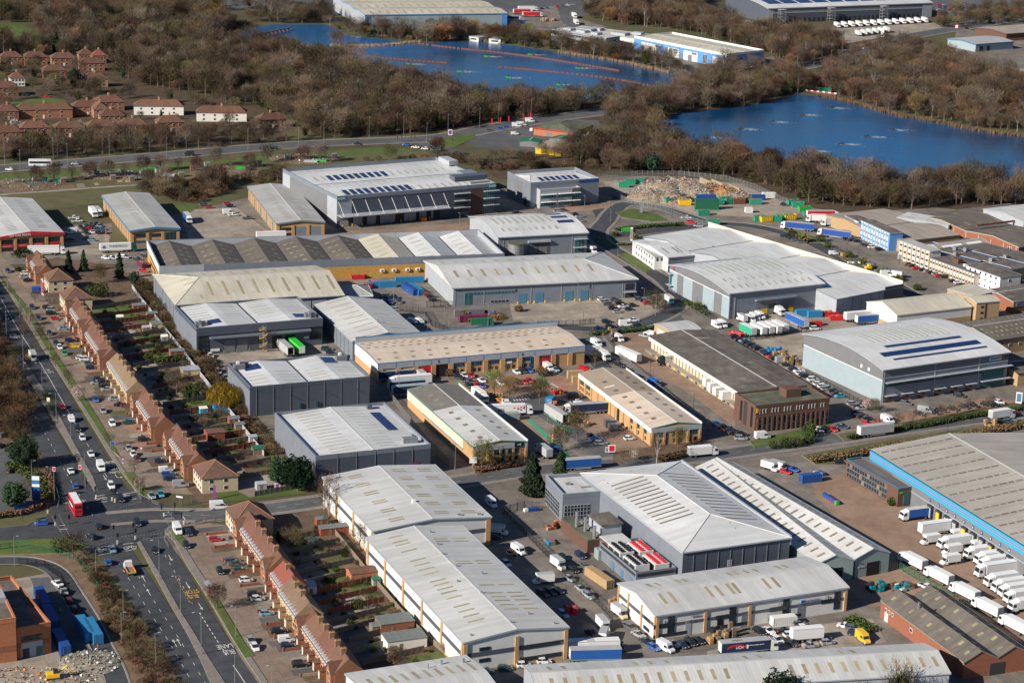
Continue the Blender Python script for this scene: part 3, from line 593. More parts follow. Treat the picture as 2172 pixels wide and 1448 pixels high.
# ---- parcel hub with teal signs (far centre)
b=Bld('parcel_hub','large grey parcel warehouse with long front canopy and two teal corner signs',(715,417),(595.5,358.7),(1052,388.5),14.8,wall='c_dk',roof=('mx',2.0,2),rm='roof_w2',par=1.6,walls={'L':'c_md','P':'c_gy'},trim='c_gy')
for j,y in enumerate((.12,.40,.62,.90)):
 ln=[7,9,9,9][j]
 b.lights(fr(.08,.9,20 if j in(1,3)else 18),[y],1.3,5.5,'rl_g')
for y,x0,n in((.62,.17,9),(.13,.10,10)):
 for i in range(n):b.solar(x0+.043*i,y,2.4,7,2,5)
b.w('L',0,.17,0,13.2,'c_lt');b.w('L',.86,1,0,13.2,'c_lt');b.w('F',0,.09,3,13.2,'c_lt')
b.w('F',0,1,13.2,14.85,'c_gy','parapet_band',.2);b.w('F',.02,.60,0,4.4,'c_lt')
for f0,f1,z in((.07,.10,4),(.155,.185,4),(.24,.265,4),(.36,.415,4.6),(.49,.51,4),(.555,.585,5.2),(.60,.64,5.4)):b.door('F',f0,f1,z,'dark','dock_door',.16)
for f in fr(.03,.57,10):b.w('F',f-.003,f+.003,0,1.2,'yellow','bollard',1.2,ins=.9)
cb=MB();cb.box(0,.68*b.W,-6,0,5.6,6.0,'c_lt');cb.obj('canopy',b.root)
for i in range(9):r=MB();x=(.01+.0815*i)*b.W;r.tube((x+.5,-5.6,6),(x,0,12),.09,.09,'white');r.obj('tie_rod',b.root)
for z in(4.2,7.6,11.2):
 for f0,f1 in((.73,.83),(.92,1.02)):bx('sun_shade',b.root,f0*b.W,f1*b.W,-1.8,0,z,z+.25,'c_lt');
 b.win('F',.735,.825,z-2.2,z-.1,'dark','glass',6)
b.w('F',.835,.915,0,12.4,'bk_b','wall_panel',.12);b.win('F',.918,.985,.4,12.6,'c_gy','glas2',5,name='curtain_wall')
for f0,f1 in((.002,.055),(.955,.998)):
 b.w('F',f0,f1,12.6,14.7,'teal','sign_board',.3);b.txt('F',(f0+f1)/2,13.6,'YODEL',1.3,'white',d=.34)
b.unit(.90,.2,18,6,2.2,'c_dk');b.unit(.96,.35,8,10,1.6,'c_gy');b.unit(.985,.75,5,12,2.2,'c_lt');b.unit(.93,.10,10,2,.8,'galv')
# ---- office warehouse
b=Bld('grey_warehouse','grey flat-fronted warehouse with solar roof beside the recycling yard',(1126,388),(1067,365),(1271,378),12.5,wall='c_gy',roof=('hipx',1.5,6,6),rm='roof_w2',par=1.4,walls={'F':'c_gy'},trim='c_lt')
b.lights(fr(.15,.85,9),[.75],1.2,4.5,'rl_g')
for i in range(7):b.solar(.25+.085*i,.30,2.2,6,2,4)
b.w('L',.35,.7,4,11,'c_md');b.w('F',.70,.98,11,12.3,'blue','sign_board',.2);b.door('L',.15,.28,4,'dark')
b2=Bld('grey_office_block','small grey two-storey office block with white sun shades, between warehouses',(1146,403),(1119,392),(1231,397),9.5,wall='c_lt',roof=('flat',),rm='roof_w2',par=.6,cat='office building')
for z in(2.8,6.6):
 for f0,f1 in((.02,.40),(.45,.80)):b2.win('F',f0,f1,z-1.6,z,'c_gy','glas2',6);bx('sun_shade',b2.root,f0*b2.W,f1*b2.W,-1.4,0,z+.3,z+.5,'white')
 b2.win('L',.3,.9,z-1.6,z,'c_gy','glas2',4);bx('sun_shade',b2.root,-1.3,0,.3*b2.D,.9*b2.D,z+.3,z+.5,'white')
 bx('sun_shade',b2.root,.82*b2.W,1.0*b2.W,-1.4,0,z+.3,z+.5,'white')
b2.w('F',.80,.99,0,9,'bk_b','wall_panel',.12);b2.win('F',.84,.98,.3,8,'c_gy','glas2',3,d=.2);b2.unit(.6,.5,6,4,1.6,'c_lt')
# ---- curved-roof unit
b=Bld('curved_roof_unit','pale grey industrial unit with curved roof behind the silver tank',(1057,503),(998,460),(1246,493),9.6,wall='c_gy',roof=('ax',3.0),rm='roof_w2',ov=.6,walls={'L':'c_lt'},trim='c_lt')
b.lights(fr(.10,.70,9),[.47],1.4,11,'rl_g');b.lights(fr(.10,.70,9),[.16,.78,.90],1.4,3.2,'rl_g')
for j in range(4):b.solar(.82+.012*j,.85-.18*j,8,3.4,5,2)
b.door('F',.33,.58,6.4,'c_dk','loading_bay');b.door('F',.34,.43,4,'c_md',d=.16);b.door('F',.46,.55,4,'c_md',d=.16);b.w('F',.33,.58,6.4,7.2,'c_lt','canopy',1.2);b.win('F',.86,.97,.4,6.5,'c_gy','glas2',3,name='curtain_wall')
r=MB();r.box(.85*b.W,1.0*b.W,-1.6,0,6.8,7,'c_lt');r.box(.84*b.W,.99*b.W,-1.8,0,2.9,3.1,'c_lt');r.obj('sun_shade',b.root);b.joints('F',(.06,.83),0,9,'c_lt')
t=thing('storage_tank','large galvanised cylindrical storage tank beside the curved-roof unit','tank',at(1094,549))
m=MB();m.tube((0,0,0),(0,0,7.2),3.6,3.6,'galv',n=28);m.obj('drum',t);m=MB();m.tube((0,0,7.2),(0,0,7.5),3.75,3.75,'rf_m',n=28);m.obj('lid',t)
for k in(1.8,3.6,5.4):m=MB();m.tube((0,0,k),(0,0,k+.12),3.66,3.66,'metal',n=28);m.obj('hoop',t)
m=MB();m.box(-3.9,-3.7,-.3,-.2,0,8,'galv');m.box(-3.9,-3.7,.2,.3,0,8,'galv')
for k in range(16):m.box(-3.86,-3.76,-.3,.3,.4*k+.3,.4*k+.36,'galv')
m.obj('ladder',t)
# ---- golden-brick multi-bay factory
b=Bld('multibay_factory','long golden brick factory with a row of ridged grey and white roof bays',(338,565),(300,511),(1070,538),8.6,wall='bk_g',roof=('my',2.6,8),rm='roof_asb',par=2.8,walls={'P':'c_lt'},trim='c_gy',cat='factory')
k=b.W/8
for i,mm in((5,'roof_cream'),(6,'roof_w2'),(7,'roof_w2')):
 q=MB();
 for s_ in(0,1):
  x0,x1=k*(i+.5*s_)+.3,k*(i+.5*(s_+1))-(.3 if s_ else 0);q.poly([(x0,.4,b.z(x0,1)+.06),(x1,.4,b.z(x1,1)+.06),(x1,b.D-.4,b.z(x1,1)+.06),(x0,b.D-.4,b.z(x0,1)+.06)],roofmat(mm,'x'))
 q.obj('roof_bay',b.root)
for i in range(5):
 for dx in(.18,.33,.66,.82):
  for fy in fr(.14,.82,5):b.light((i+dx+.02*((int(fy*10))%2))/8,fy,1.7,1.3,'rl_y')
for i in range(5,8):
 for dx in(.27,.74):b.lights([(i+dx)/8],fr(.12,.85,6),4.2,.8,'rooflight')
b.w('L',0,1,5.6,8.65,'c_w','parapet_band',.25);b.w('F',0,.125,5.6,8.65,'c_lt','parapet_band',.25);b.w('F',.125,1,5.9,8.6,'c_gy','parapet_band',.2)
for z in(1.4,4.0):
 for f in fr(.12,.72,12):b.win('L',f-.014,f+.014,z,z+1.2,'dark','glass')
for f in(.63,.665,.705,.735,.77,.80):ac=b.w('F',f,f+.012,2.6,3.7,'white','air_conditioner',.7);b.w('F',f+.003,f+.009,2.8,3.5,'dark','fan',.74,ac,ins=.69)
# ---- hipped cream shed
b=Bld('hipped_shed','large cream-roofed shed with hipped end beside the terrace gardens',(373,647.5),(310,583),(729,626),9.0,wall='c_lt',roof=('hipx',4.2,14,0),rm='roof_cream',ov=.5,walls={'L':'c_gy'},trim='c_gy')
b.lights(fr(.24,.97,9),[.27],1.1,13,'rooflight');b.lights(fr(.18,.97,10),[.76],1.1,9,'rooflight');b.lights([.17],[.13],1.1,5,'rooflight')
for fy,w_ in((.3,4.5),(.43,8.5),(.57,8.5),(.7,4.5)):b.light(.11,fy,w_,1.0,'rooflight')
b.joints('L',fr(.1,.9,6),0,8.8,'c_md');b.joints('F',(.7,.8,.9),0,8.8,'c_md')
b2=Bld('pyramid_canopy','small low pyramid-roofed lean-to at the end of the cream hipped shed',(729,627),(715,605),(787,626),5.5,wall='c_lt',roof=('hipx',2.2,6,5),rm='roof_ltgrey',ov=.8,cat='shed',trim='white')
# ---- dark grey twin unit (upper)
def twin(b,rl,lower=None):
 for i in range(2):
  for dx in(.25,.75):b.lights([(i+dx)/2],rl,7.2,.7,'rl_g')
b=Bld('dark_twin_unit','dark grey twin-bay unit with spiral staircase on its loading front',(416.4,696.3),(372,648),(684,674.7),10.6,wall='c_dk',roof=('my',1.1,2),rm='roof_w2',par=1.0,walls={'L':'c_gy'},trim='c_gy')
twin(b,fr(.42,.93,6));b.solar(.17,.24,6,5,3,4);b.solar(.87,.22,6,5,3,4)
for fx in(.06,.93):b.unit(fx,.15,4.2,2.2,1.8,'c_md');b.unit(fx+.03,.22,3,1,1.2,'white');b.unit(fx-.01,.12,1,1,2.6,'metal')
b.w('F',0,1,7.6,10.7,'c_dk','parapet_band',.5);b.w('F',.1,.9,6.2,6.9,'c_gy','walkway',1.6);b.win('F',.01,.10,.3,7.2,'dark','glass',3,name='curtain_wall');b.win('F',.90,.99,2.4,7.2,'dark','glass',4,name='curtain_wall')
for f0,f1,mm in((.22,.30,'c_md'),(.32,.40,'c_md'),(.595,.675,'black'),(.70,.78,'black')):b.door('F',f0,f1,5,mm);
for f in(.21,.31,.41):b.w('F',f-.004,f+.004,0,1.3,'wood_gr','bollard',1.0,ins=.7)
b.w('F',.11,.18,1,2,'white','sign_board',.2);b.w('F',.85,.89,3,3.8,'white','sign_board',.2)
b.joints('F',(.19,.31,.43,.70,.82),7.6,10.7,'c_gy',.1,'panel_joint')
t=thing('spiral_staircase','galvanised spiral escape staircase with yellow treads before the dark twin unit','staircase',b.o+b.ux*(b.W*.51)-b.vx*2.6)
m=MB();m.tube((0,0,0),(0,0,10.4),.14,.14,'galv',8);m.obj('pole',t)
for k in range(44):
 a=k*.42;m=MB();z=.22*k+.2;m.hexa([(0,0,z),(1.5*math.cos(a),1.5*math.sin(a),z),(1.5*math.cos(a+.4),1.5*math.sin(a+.4),z),(.1*math.cos(a+.4),.1*math.sin(a+.4),z)]+[(0,0,z+.06),(1.5*math.cos(a),1.5*math.sin(a),z+.06),(1.5*math.cos(a+.4),1.5*math.sin(a+.4),z+.06),(.1*math.cos(a+.4),.1*math.sin(a+.4),z+.06)],'gold');m.obj('tread',t)
m=MB()
for k in range(44):
 a,a2=k*.42,(k+1)*.42;z=.22*k+.2;p=Vector((1.5*math.cos(a),1.5*math.sin(a),z));q=Vector((1.5*math.cos(a2),1.5*math.sin(a2),z+.22));m.tube(p+Vector((0,0,1)),q+Vector((0,0,1)),.05,.05,'galv',4);m.tube(p,p+Vector((0,0,1)),.035,.035,'galv',4);m.tube(p+Vector((0,0,.5)),q+Vector((0,0,.5)),.04,.04,'galv',4)
m.obj('handrail',t)
# ---- dark grey box
b=Bld('dark_box_unit','dark grey windowless box-like unit with white twin-bay roof beside yellow willow',(529.7,820.9),(481.6,770),(784.2,798.2),10.7,wall='c_dk',roof=('my',1.1,2),rm='roof_w2',par=1.0,walls={'L':'c_gy'},trim='c_gy')
for dx in(.25,.75):b.lights([(0+dx)/2],fr(.06,.55,5),6,.6,'rl_g');b.lights([(1+dx)/2],fr(.06,.5,5),6.5,.6,'rl_g')
b.solar(.16,.78,6,6,3,4);b.solar(.82,.80,5,7,3,5)
for fx in(.06,.93):b.unit(fx,.8,4,2.2,1.8,'c_md');b.unit(fx+.05,.9,4,1,1.0,'dark');b.unit(fx-.005,.83,1,1,2.6,'white')
b.joints('F',fr(.055,.90,7),0,10.6,'c_md',.14,'panel_joint')
for f in(.40,.54):b.w('F',f,f+.02,1.8,3.4,'glas2','vent_grille',.5)
for f in(.33,.63,.88):bx('wall_lamp',b.root,f*b.W-.06,f*b.W+.06,-1.2,0,6.6,6.72,'dark')
# ---- grey unit three
b=Bld('grey_parapet_unit','grey parapet unit with one white ridged roof and solar strip behind conifers',(669.5,967.6),(585.5,874.6),(913.4,942.1),10.2,wall='c_dk',roof=('gy',1.3),rm='roof_w2',par=1.1,walls={'L':'c_gy','P':'c_gy'},trim='c_gy')
b.lights([.27],fr(.08,.95,14),8.5,.75,'rl_g');b.lights([.66],fr(.08,.95,14),6.2,.6,'rl_g');b.solar(.84,.62,3.6,19,3,14)
b.unit(.87,.13,5,2.2,1.8,'galv');b.unit(.90,.14,1,1,2.6,'metal');b.unit(.83,.93,1.6,2,1.5,'c_dk')
b.win('F',.20,.72,1.6,3.2,'c_gy','glass',14);b.w('F',.03,.10,0,3,'glas2','shutter_door',.15);b.w('F',.83,.90,2.2,4.6,'maroon','shutter_door',.15);b.joints('F',fr(.19,.84,5),0,10,'c_md',.12,'panel_joint')
# ---- pale gable unit
b=Bld('pale_gable_unit','pale ridged-roof unit with long amber rooflights behind the brick units',(748,723),(672,646),(897.5,711.5),7.6,wall='c_gy',roof=('gy',2.6),rm='roof_w',ov=.4,trim='c_lt')
b.lights([.28],fr(.04,.95,9),9,.8,'rooflight');b.lights([.74],fr(.04,.52,6),8,.7,'rooflight')
b.joints('L',fr(.1,.9,9),0,7.5,'c_md',.1,'panel_joint');b.unit(.5,.25,.6,.6,1.2)
# ---- units 4 and 5
b=Bld('unit_four_five','long pale-roofed unit with blue shutters and black numbers 4 and 5',(962,610),(898,553),(1350,591),8.2,wall='c_gy',roof=('hipx',3.6,0,16),rm='roof_w',ov=.8,trim='c_lt',walls={'L':'c_lt'})
b.lights(fr(.06,.80,11),[.24],1.2,12,'rooflight');b.lights(fr(.05,.80,11),[.76],1.2,9,'rooflight')
for f0,f1 in((.35,.395),(.44,.487),(.605,.65),(.69,.735)):
 b.door('F',f0,f1,4.2,'blue2')
 for f in(f0-.006,f1+.006):b.w('F',f-.003,f+.003,0,1,'yellow','bollard',1.2,ins=.8)
b.win('F',.07,.33,4.6,5.8,'c_gy','glas2',14);b.win('F',.06,.10,.6,5.8,'c_gy','glas2',2,d=.12);b.win('F',.20,.30,.8,2,'c_lt','glass',5);b.joints('F',(.01,.165,.42,.585,.755,.925),0,8)
b.txt('F',.335,5.6,'4',1.6,'black');b.txt('F',.745,5.8,'5',1.6,'black');b.win('F',.94,.99,3.4,6.2,'dark','glass',3);b.door('F',.94,.99,2.4,'dark','entrance',.2);b.w('F',.93,1.0,2.6,2.8,'c_lt','canopy',1.4)
# ---- white office and shed
b=Bld('white_office_range','white two-storey office range with two rows of small black windows',(1388.7,544.5),(1321.6,513),(1408.6,543.6),6.0,wall='c_w',roof=('flat',),rm='roof_ltgrey',ov=.1,cat='office building')
for z in(1.2,4.0):
 for f in fr(.1,.93,8):b.win('L',f-.018,f+.018,z,z+1.3,'dark','glass')
for f in(.2,.65):b.win('F',f,f+.22,4,5.3,'dark','glass')
b=Bld('white_ridge_shed','white shed with dark narrow rooflights joined to white office range',(1417.7,546),(1350,510),(1541,534.5),6.6,wall='c_gy',roof=('gx',1.8),rm='roof_w2',ov=.3,walls={'L':'c_w'},trim='c_lt')
b.lights([.10,.27,.33,.49,.55,.70,.76,.92],[.25],.7,7,'rl_d');b.lights([.10,.27,.33,.49,.55,.70,.76,.92],[.78],.7,6,'rl_d');b.door('F',.62,.77,4,'blue2')
b=Bld('white_stepped_sheds','long row of four joined white low-pitched sheds with pale rooflights',(1775,634),(1444,487),(1915,607),7.4,wall='c_lt',roof=('mx',2.0,4),rm='roof_w2',ov=.3,trim='c_gy',D=123)
for i in range(4):b.lights(fr(.12,.82,5),[(i+.25)/4],.5,10,'rl_g');b.lights(fr(.12,.82,5),[(i+.75)/4],.5,8,'rl_g')
bx('parapet',b.root,b.W-.3,b.W+.2,0,b.D,6.5,9.8,'c_cr');b.w('F',.72,1.0,0,8.6,'c_dk','wall_panel',.3);b.joints('F',fr(.1,.65,5),0,7,'c_gy')
# ---- arched units O2 and O27
b=Bld('arched_unit','arched-roof unit with blue and grey striped side and yellow loading doors',(1548,621.6),(1421,562),(1746,600.8),11.0,wall='c_gy',roof=('ax',2.8),rm='roof_w2',ov=.7,walls={'L':'c_bl'},trim='c_lt')
b.lights(fr(.10,.90,12),[.55],1.2,13,'rl_g');b.lights(fr(.10,.92,12),[.10,.25],1.2,3.2,'rl_g');b.lights(fr(.15,.80,10),[.84],1.2,2.4,'rl_g');b.solar(.42,.955,30,2.4,20,2)
for f0,f1 in((.12,.24),(.43,.60),(.76,.86)):b.w('L',f0,f1,0,9.2,'c_md')
b.w('L',0,1,9.2,11.0,'c_md');b.w('L',0,1,8.9,9.2,'c_w','wall_panel',.14)
for i in range(10):
 q=MB();y0,y1=b.D*i/10,b.D*(i+1)/10;q.poly([(-.12,y1,10.9),(-.12,y0,10.9),(-.12,y0,b.z(0,y0)),(-.12,y1,b.z(0,y1))],'c_md');q.obj('gable_panel',b.root)
b.txt('L',.95,10.2,'O',1.9,'red',d=.2);b.txt('L',.915,10.1,'2',1.5,'black',d=.2);b.win('L',.955,.99,1,8,'teal','glas2',1,name='curtain_wall');r=MB();r.box(-1.8,0,.93*b.D,1.0*b.D,7.6,7.8,'c_lt');r.box(-1.8,0,.92*b.D,1.0*b.D,2.6,2.8,'c_lt');r.obj('sun_shade',b.root)
b.door('F',.28,.70,6.6,'c_md','loading_bay');b.w('F',.27,.71,6.6,7.2,'c_gy','canopy',1.6)
for f0,f1,m0 in((.34,.41,'yellow'),(.42,.47,'c_md'),(.52,.57,'yellow'),(.57,.63,'c_md'),(.64,.69,'yellow')):b.door('F',f0,f1,2.6,m0,d=.2)
b.door('F',.42,.50,4.6,'dark',d=.16);b.w('F',0,.01,0,11,'c_gy','drainpipe',.2);b.joints('F',(.06,.94),0,10.6)
b=Bld('logistics_unit','large arched-roof warehouse with three solar strips and a blue shipping sign',(1874.3,783.4),(1709.4,707.6),(2139.8,746),12.9,wall='c_gy',roof=('ax',3.0),rm='roof_w2',ov=.7,walls={'L':'c_bl'},trim='c_lt')
b.lights(fr(.20,.80,15),[.61],.9,17,'rl_g')
b.solar(.52,.325,36,2.0,40,1);b.solar(.50,.20,46,3.4,46,2);b.solar(.52,.11,44,1.2,44,1)
b.w('L',0,1,8.8,12.9,'c_md');b.w('L',0,1,8.5,8.8,'c_w','wall_panel',.14);b.w('F',0,1,9.6,12.6,'c_md');b.w('F',0,1,9.2,9.6,'c_lt','wall_panel',.16)
for i in range(10):
 q=MB();y0,y1=b.D*i/10,b.D*(i+1)/10;q.poly([(-.12,y1,12.8),(-.12,y0,12.8),(-.12,y0,b.z(0,y0)),(-.12,y1,b.z(0,y1))],'c_md');q.obj('gable_panel',b.root)
for f in(.16,.25):b.w('L',f,f+.02,10,11.2,'white','vent_grille',.2)
b.win('F',.025,.80,6.0,7.4,'dark','glas2',30);b.win('F',.79,.975,.3,7.6,'teal','glas2',7,name='curtain_wall');bx('sun_shade',b.root,.02*b.W,1.03*b.W,-1.5,0,7.6,7.8,'c_lt');bx('canopy',b.root,.78*b.W,1.02*b.W,-1.8,0,2.9,3.1,'c_lt')
for f in(.02,.15,.28,.41,.54,.66):bx('canopy',b.root,f*b.W,(f+.09)*b.W,-1.5,0,2.6,2.75,'c_lt');b.door('F',f+.01,f+.06,2.3,'bk_b','entrance',.15)
b.joints('F',(.012,.41,.765),0,12.4,'c_lt',.35)
b.w('F',.845,.94,10.3,11.9,'white','sign_board',.2);b.w('F',.852,.872,10.5,11.7,'cyan','sign_logo',.24);b.txt('F',.905,11.1,'MAERSK',1.0,'black',d=.24);b.txt('F',.955,11.3,'O',1.5,'red',d=.2);b.txt('F',.98,11.3,'27',1.5,'black',d=.2)
# ---- cream hall and tan tower
b=Bld('cream_hall','long white and tan gabled hall with cream roof behind the arched warehouse',(1903,668),(1826,640),(2061,650),7.0,wall='c_w',roof=('gx',3.0),rm='roof_cream',ov=.2,trim='c_cr',D=21)
b.w('F',.55,1,0,3,'bk_t');b.w('L',0,1,0,2.4,'bk_t');b.door('F',.33,.42,4,'blue2')
b=Bld('tan_brick_tower','tan brick stair block with small dark windows joined to the cream hall',(2072,642),(2060,628),(2121,638),9.0,wall='bk_t',roof=('ax',1.0),rm='roof_cream',ov=.2,cat='office building')
for z in(1.5,4,6.5):b.win('F',.2,.32,z,z+.9,'dark','glass');b.win('L',.4,.5,z,z+.9,'dark','glass')
b.w('F',.38,.43,0,8.5,'dark','drainpipe',.15)
b=Bld('tan_parapet_wall','tan brick office strip with flat cream roof behind the cream hall',(2010,612),(1985,602),(2070,628),6.0,wall='bk_t',roof=('flat',),rm='roof_cream',ov=.1,cat='office building',D=14)
# ---- brown-roof sheds at the right edge
b=Bld('brown_roof_works','tan brick works with brown asbestos roof and pale square rooflights',(2110,722),(2022,688),(2260,700),6.0,wall='bk_t',roof=('gx',2.4),rm='roof_asb',ov=.3,cat='factory',D=26,trim='dark')
b.lights(fr(.04,.95,14),[.12,.25,.37,.63,.78,.9],1.0,1.3,'rl_y');
for f in fr(.06,.9,7):b.win('F',f,f+.035,2.8,3.8,'white','glass',2)
b=Bld('brown_roof_annex','low tan works with dark roof beside the arched warehouse entrance',(2160,792),(2140,768),(2300,775),5.0,wall='bk_t',roof=('gx',2.0),rm='rf_f',ov=.2,cat='factory',trim='dark',D=16)
# ---- blue and white striped office
b=Bld('striped_office','three-storey office block with blue and white vertical stripes and blue gable',(1888,494.6),(1816,468),(1913.6,493),8.6,wall='blue_lt',roof=('flat',),rm='rf_f',ov=.2,cat='office building',D=27,W=7)
for i in range(11):
 f=.05+.088*i;b.w('L',f,f+.045,0,8.4,'white')
 for z in(.9,3.5,6.4):b.win('L',f+.008,f+.037,z,z+1.1,'blue','glass',1,d=.14)
for z in(1.4,4.6):b.win('F',.62,.85,z,z+1.0,'white','glass')
b=Bld('striped_office_wing','low blue and white wing at the far end of the striped office',(1822,470),(1803,457),(1850,468),6.8,wall='blue_lt',roof=('flat',),rm='rf_f',ov=.2,cat='office building')
for f in(.1,.5):b.w('L',f,f+.25,0,6.6,'white')
b=Bld('brown_roof_shed','broad low shed with weathered brown roof behind the striped office',(1913,512),(1822,470),(2036,498),5.2,wall='bk_t',roof=('mx',1.4,2),rm='roof_asb2',ov=.2,cat='shed',trim='wood_gr',D=58)
b=Bld('white_lean_roof','white-roofed shed between brown shed and red brick works',(2012,478),(1925,450),(2016,476),6.4,wall='c_lt',roof=('flat',),rm='roof_w',ov=.1,cat='shed',W=14)
b.lights([.3,.7],[.4,.8],.8,4,'rl_d')
b=Bld('red_brick_works','very wide red brick works with many pale rooflights on dark roof',(2161,524),(1973,458.7),(2330,500),5.6,wall='brick_r',roof=('mx',1.6,2),rm='roof_asb',ov=.1,cat='factory',trim='kerb',D=70,W=62)
for j in range(2):
 for i in range(9):
  for k in range(2):
   for dy in(-.022,0,.022):b.light(.04+.105*i+.05*k,(j+.18+.5*k+.055*((i*2+k)%3-1))/2+dy,2.4,.8,'rl_y')
b.joints('L',fr(.02,.97,9),0,5.4,'kerb',.5,'pilaster');b.win('L',.06,.10,3.2,4.4,'white','glass',2)
b=Bld('grey_portal_shed','pale grey shed with rusty gantry at the far right edge',(2172,470),(2150,436),(2300,455),9,wall='c_lt',roof=('gx',1.5),rm='roof_w',ov=.2,cat='shed')
r=MB();r.box(-24,0,6,7,7.5,8.2,'rust');r.box(-20,0,0,.8,5.2,5.8,'rust');r.obj('gantry',b.root)
# ---- white-panel office row
def piers(b,side,n,zs,h,pm='kerb',wm='white',gw=.5):
 st=1/n
 for i in range(n):
  b.w(side,i*st,i*st+st*.28,0,h,'bk_t' if pm=='kerb' else pm,'pier',.3)
  b.w(side,i*st+st*.3,i*st+st*.98,0,h-.3,wm,'wall_panel',.08)
  for z in zs:b.win(side,i*st+st*.38,i*st+st*.90,z,z+1.1,'wood_gr','glass',1,d=.14)
b=Bld('panel_office_tall','taller three-storey part of white-panelled office row with pale blue roof',(1974,533),(1929,515.3),(1996,530.5),8.8,wall='rnd_w',roof=('flat',),rm='roof_ltgrey',ov=.2,cat='office building',D=22)
piers(b,'L',7,(.9,3.6,6.4),8.6)
b=Bld('panel_office_low','lower two-storey part of white-panelled office row above parked cars',(2069,581.6),(1974,547),(2082,580),6.0,wall='rnd_w',roof=('flat',),rm='rf_f',ov=.2,cat='office building',W=10)
piers(b,'L',15,(.9,3.8),5.8)
for fy in(.12,.2,.3,.36,.42):b.unit(.5,fy,1.2,1.2,1.0,'white','roof_vent')
b.unit(.6,.62,3,4,2,'bk_b')
b=Bld('panel_office_plant','wide dark flat roof with long glazed rooflights and amber walkways',(2120,578),(2010,520),(2200,560),5.4,wall='bk_t',roof=('flat',),rm='rf_f',ov=.1,cat='factory',W=40,D=50)
for fx,fy,l in((.18,.8,14),(.2,.45,14),(.45,.85,22),(.5,.5,22),(.24,.2,16),(.55,.18,18)):b.light(fx,fy,1.8,l,'solar','rooflight');b.light(fx+.035,fy,1.0,l,'white','rooflight_kerb')
for f in(.3,.65):b.light(.35,f,22,.5,'gold','walkway_line')
for fx,fy in((.2,.62),(.34,.3),(.48,.68),(.4,.75),(.6,.3)):b.unit(fx,fy,1.8,1.8,1.6,'galv')
b=Bld('white_rendered_office','white rendered three-storey building with small coloured windows and porch',(2122,588),(2071,569),(2145,585),7.6,wall='rnd_w',roof=('flat',),rm='rf_f',ov=.1,cat='office building',D=22,W=12)
for z in(1,3.6,6):
 for f in fr(.12,.88,6):b.win('L',f-.025,f+.025,z,z+1.0,'white' if z<6 else 'blue','glass')
for z in(2,5):b.win('F',.4,.5,z,z+1.2,'white','glass')
b=Bld('brown_ridge_shed','low brown ridged shed with two white roof strips behind panel offices',(2000,534),(1985,520),(2105,520),4.6,wall='bk_t',roof=('gx',1.8),rm='roof_asb2',ov=.1,cat='shed',D=14)
b.light(.3,.3,12,1.6,'white');b.light(.75,.3,9,1.6,'white')
b=Bld('dark_roof_workshop','brick workshop with dark roof at the right edge below white office',(2150,640),(2133,616),(2290,618),5.0,wall='brick_r',roof=('gx',1.6),rm='rf_f',ov=.1,cat='workshop',D=20)
b.w('F',0,1,2.4,4.8,'c_md')
for f in fr(.04,.9,8):b.win('F',f,f+.04,3,4.2,'white','glass',2,d=.14)
# ---- parcel depot with felt roof
b=Bld('felt_roof_depot','long parcel depot with dark brown felt roof and white dock fascia',(1573,831.6),(1384,713),(1713,817.5),6.0,wall='c_cr',roof=('gy',1.2),rm='rf_f',ov=1.2,cat='depot',trim='wood_gr',fas=.3)
b.w('L',0,1,4.6,6.0,'c_w','fascia_board',1.4);b.w('L',0,1,0,1.2,'concrete','loading_dock',2.6)
for f in fr(.04,.96,26):b.w('L',f-.004,f+.004,1.2,4.6,'bk_t','pier',.3)
for f in fr(.06,.9,18):b.w('L',f-.01,f+.01,.3,.9,'yellow' if int(f*100)%2 else 'dark','dock_buffer',2.8,ins=2.55)
for fx,fy,w_ in((.62,.86,6),(.4,.93,8),(.72,.4,2),(.5,.55,1.5)):b.light(fx,fy,w_,.3,'white','roof_flashing')
bx('gutter',b.root,.74*b.W,.78*b.W,2,b.D-2,b.z(.76*b.W,3)+.0,b.z(.76*b.W,3)+.1,'roof_asb')
b=Bld('brown_brick_office','three-storey dark brown brick office with tall piers and mossy flat roof',(1604,860.6),(1559,833),(1760,844),9.6,wall='bk_b',roof=('flat',),rm='rf_m',par=.5,cat='office building',trim='bk_b')
for i in range(15):
 f=.02+.0655*i;b.w('F',f,f+.022,0,5.2,'bk_b','pier',.55);b.win('F',f+.024,f+.060,.6,2.4,'white' if i%3 else 'blue','glass',1);b.win('F',f+.024,f+.060,2.8,4.8,'white' if(i+1)%2 else 'blue','glass',1)
for i in range(22):
 if i%4==3:continue
 f=.05+.0415*i;b.win('F',f,f+.014,6.6,8.2,'white','glass',1)
b.w('F',0,1,5.2,5.8,'bk_b','string_course',.3);b.unit(.62,.55,6,5,3,'bk_b','roof_plant_room');b.light(.62,.55,4,3.4,'glass','tank_cover');b.w('F',.005,.03,7,8.6,'gold','sign_shield',.2);b.w('L',.4,.55,.4,9,'dark','stair_window',.1)
sb=MB();
for f in(.12,.62):b.w('L',f,f+.1,1,8.4,'black','recess',.05)
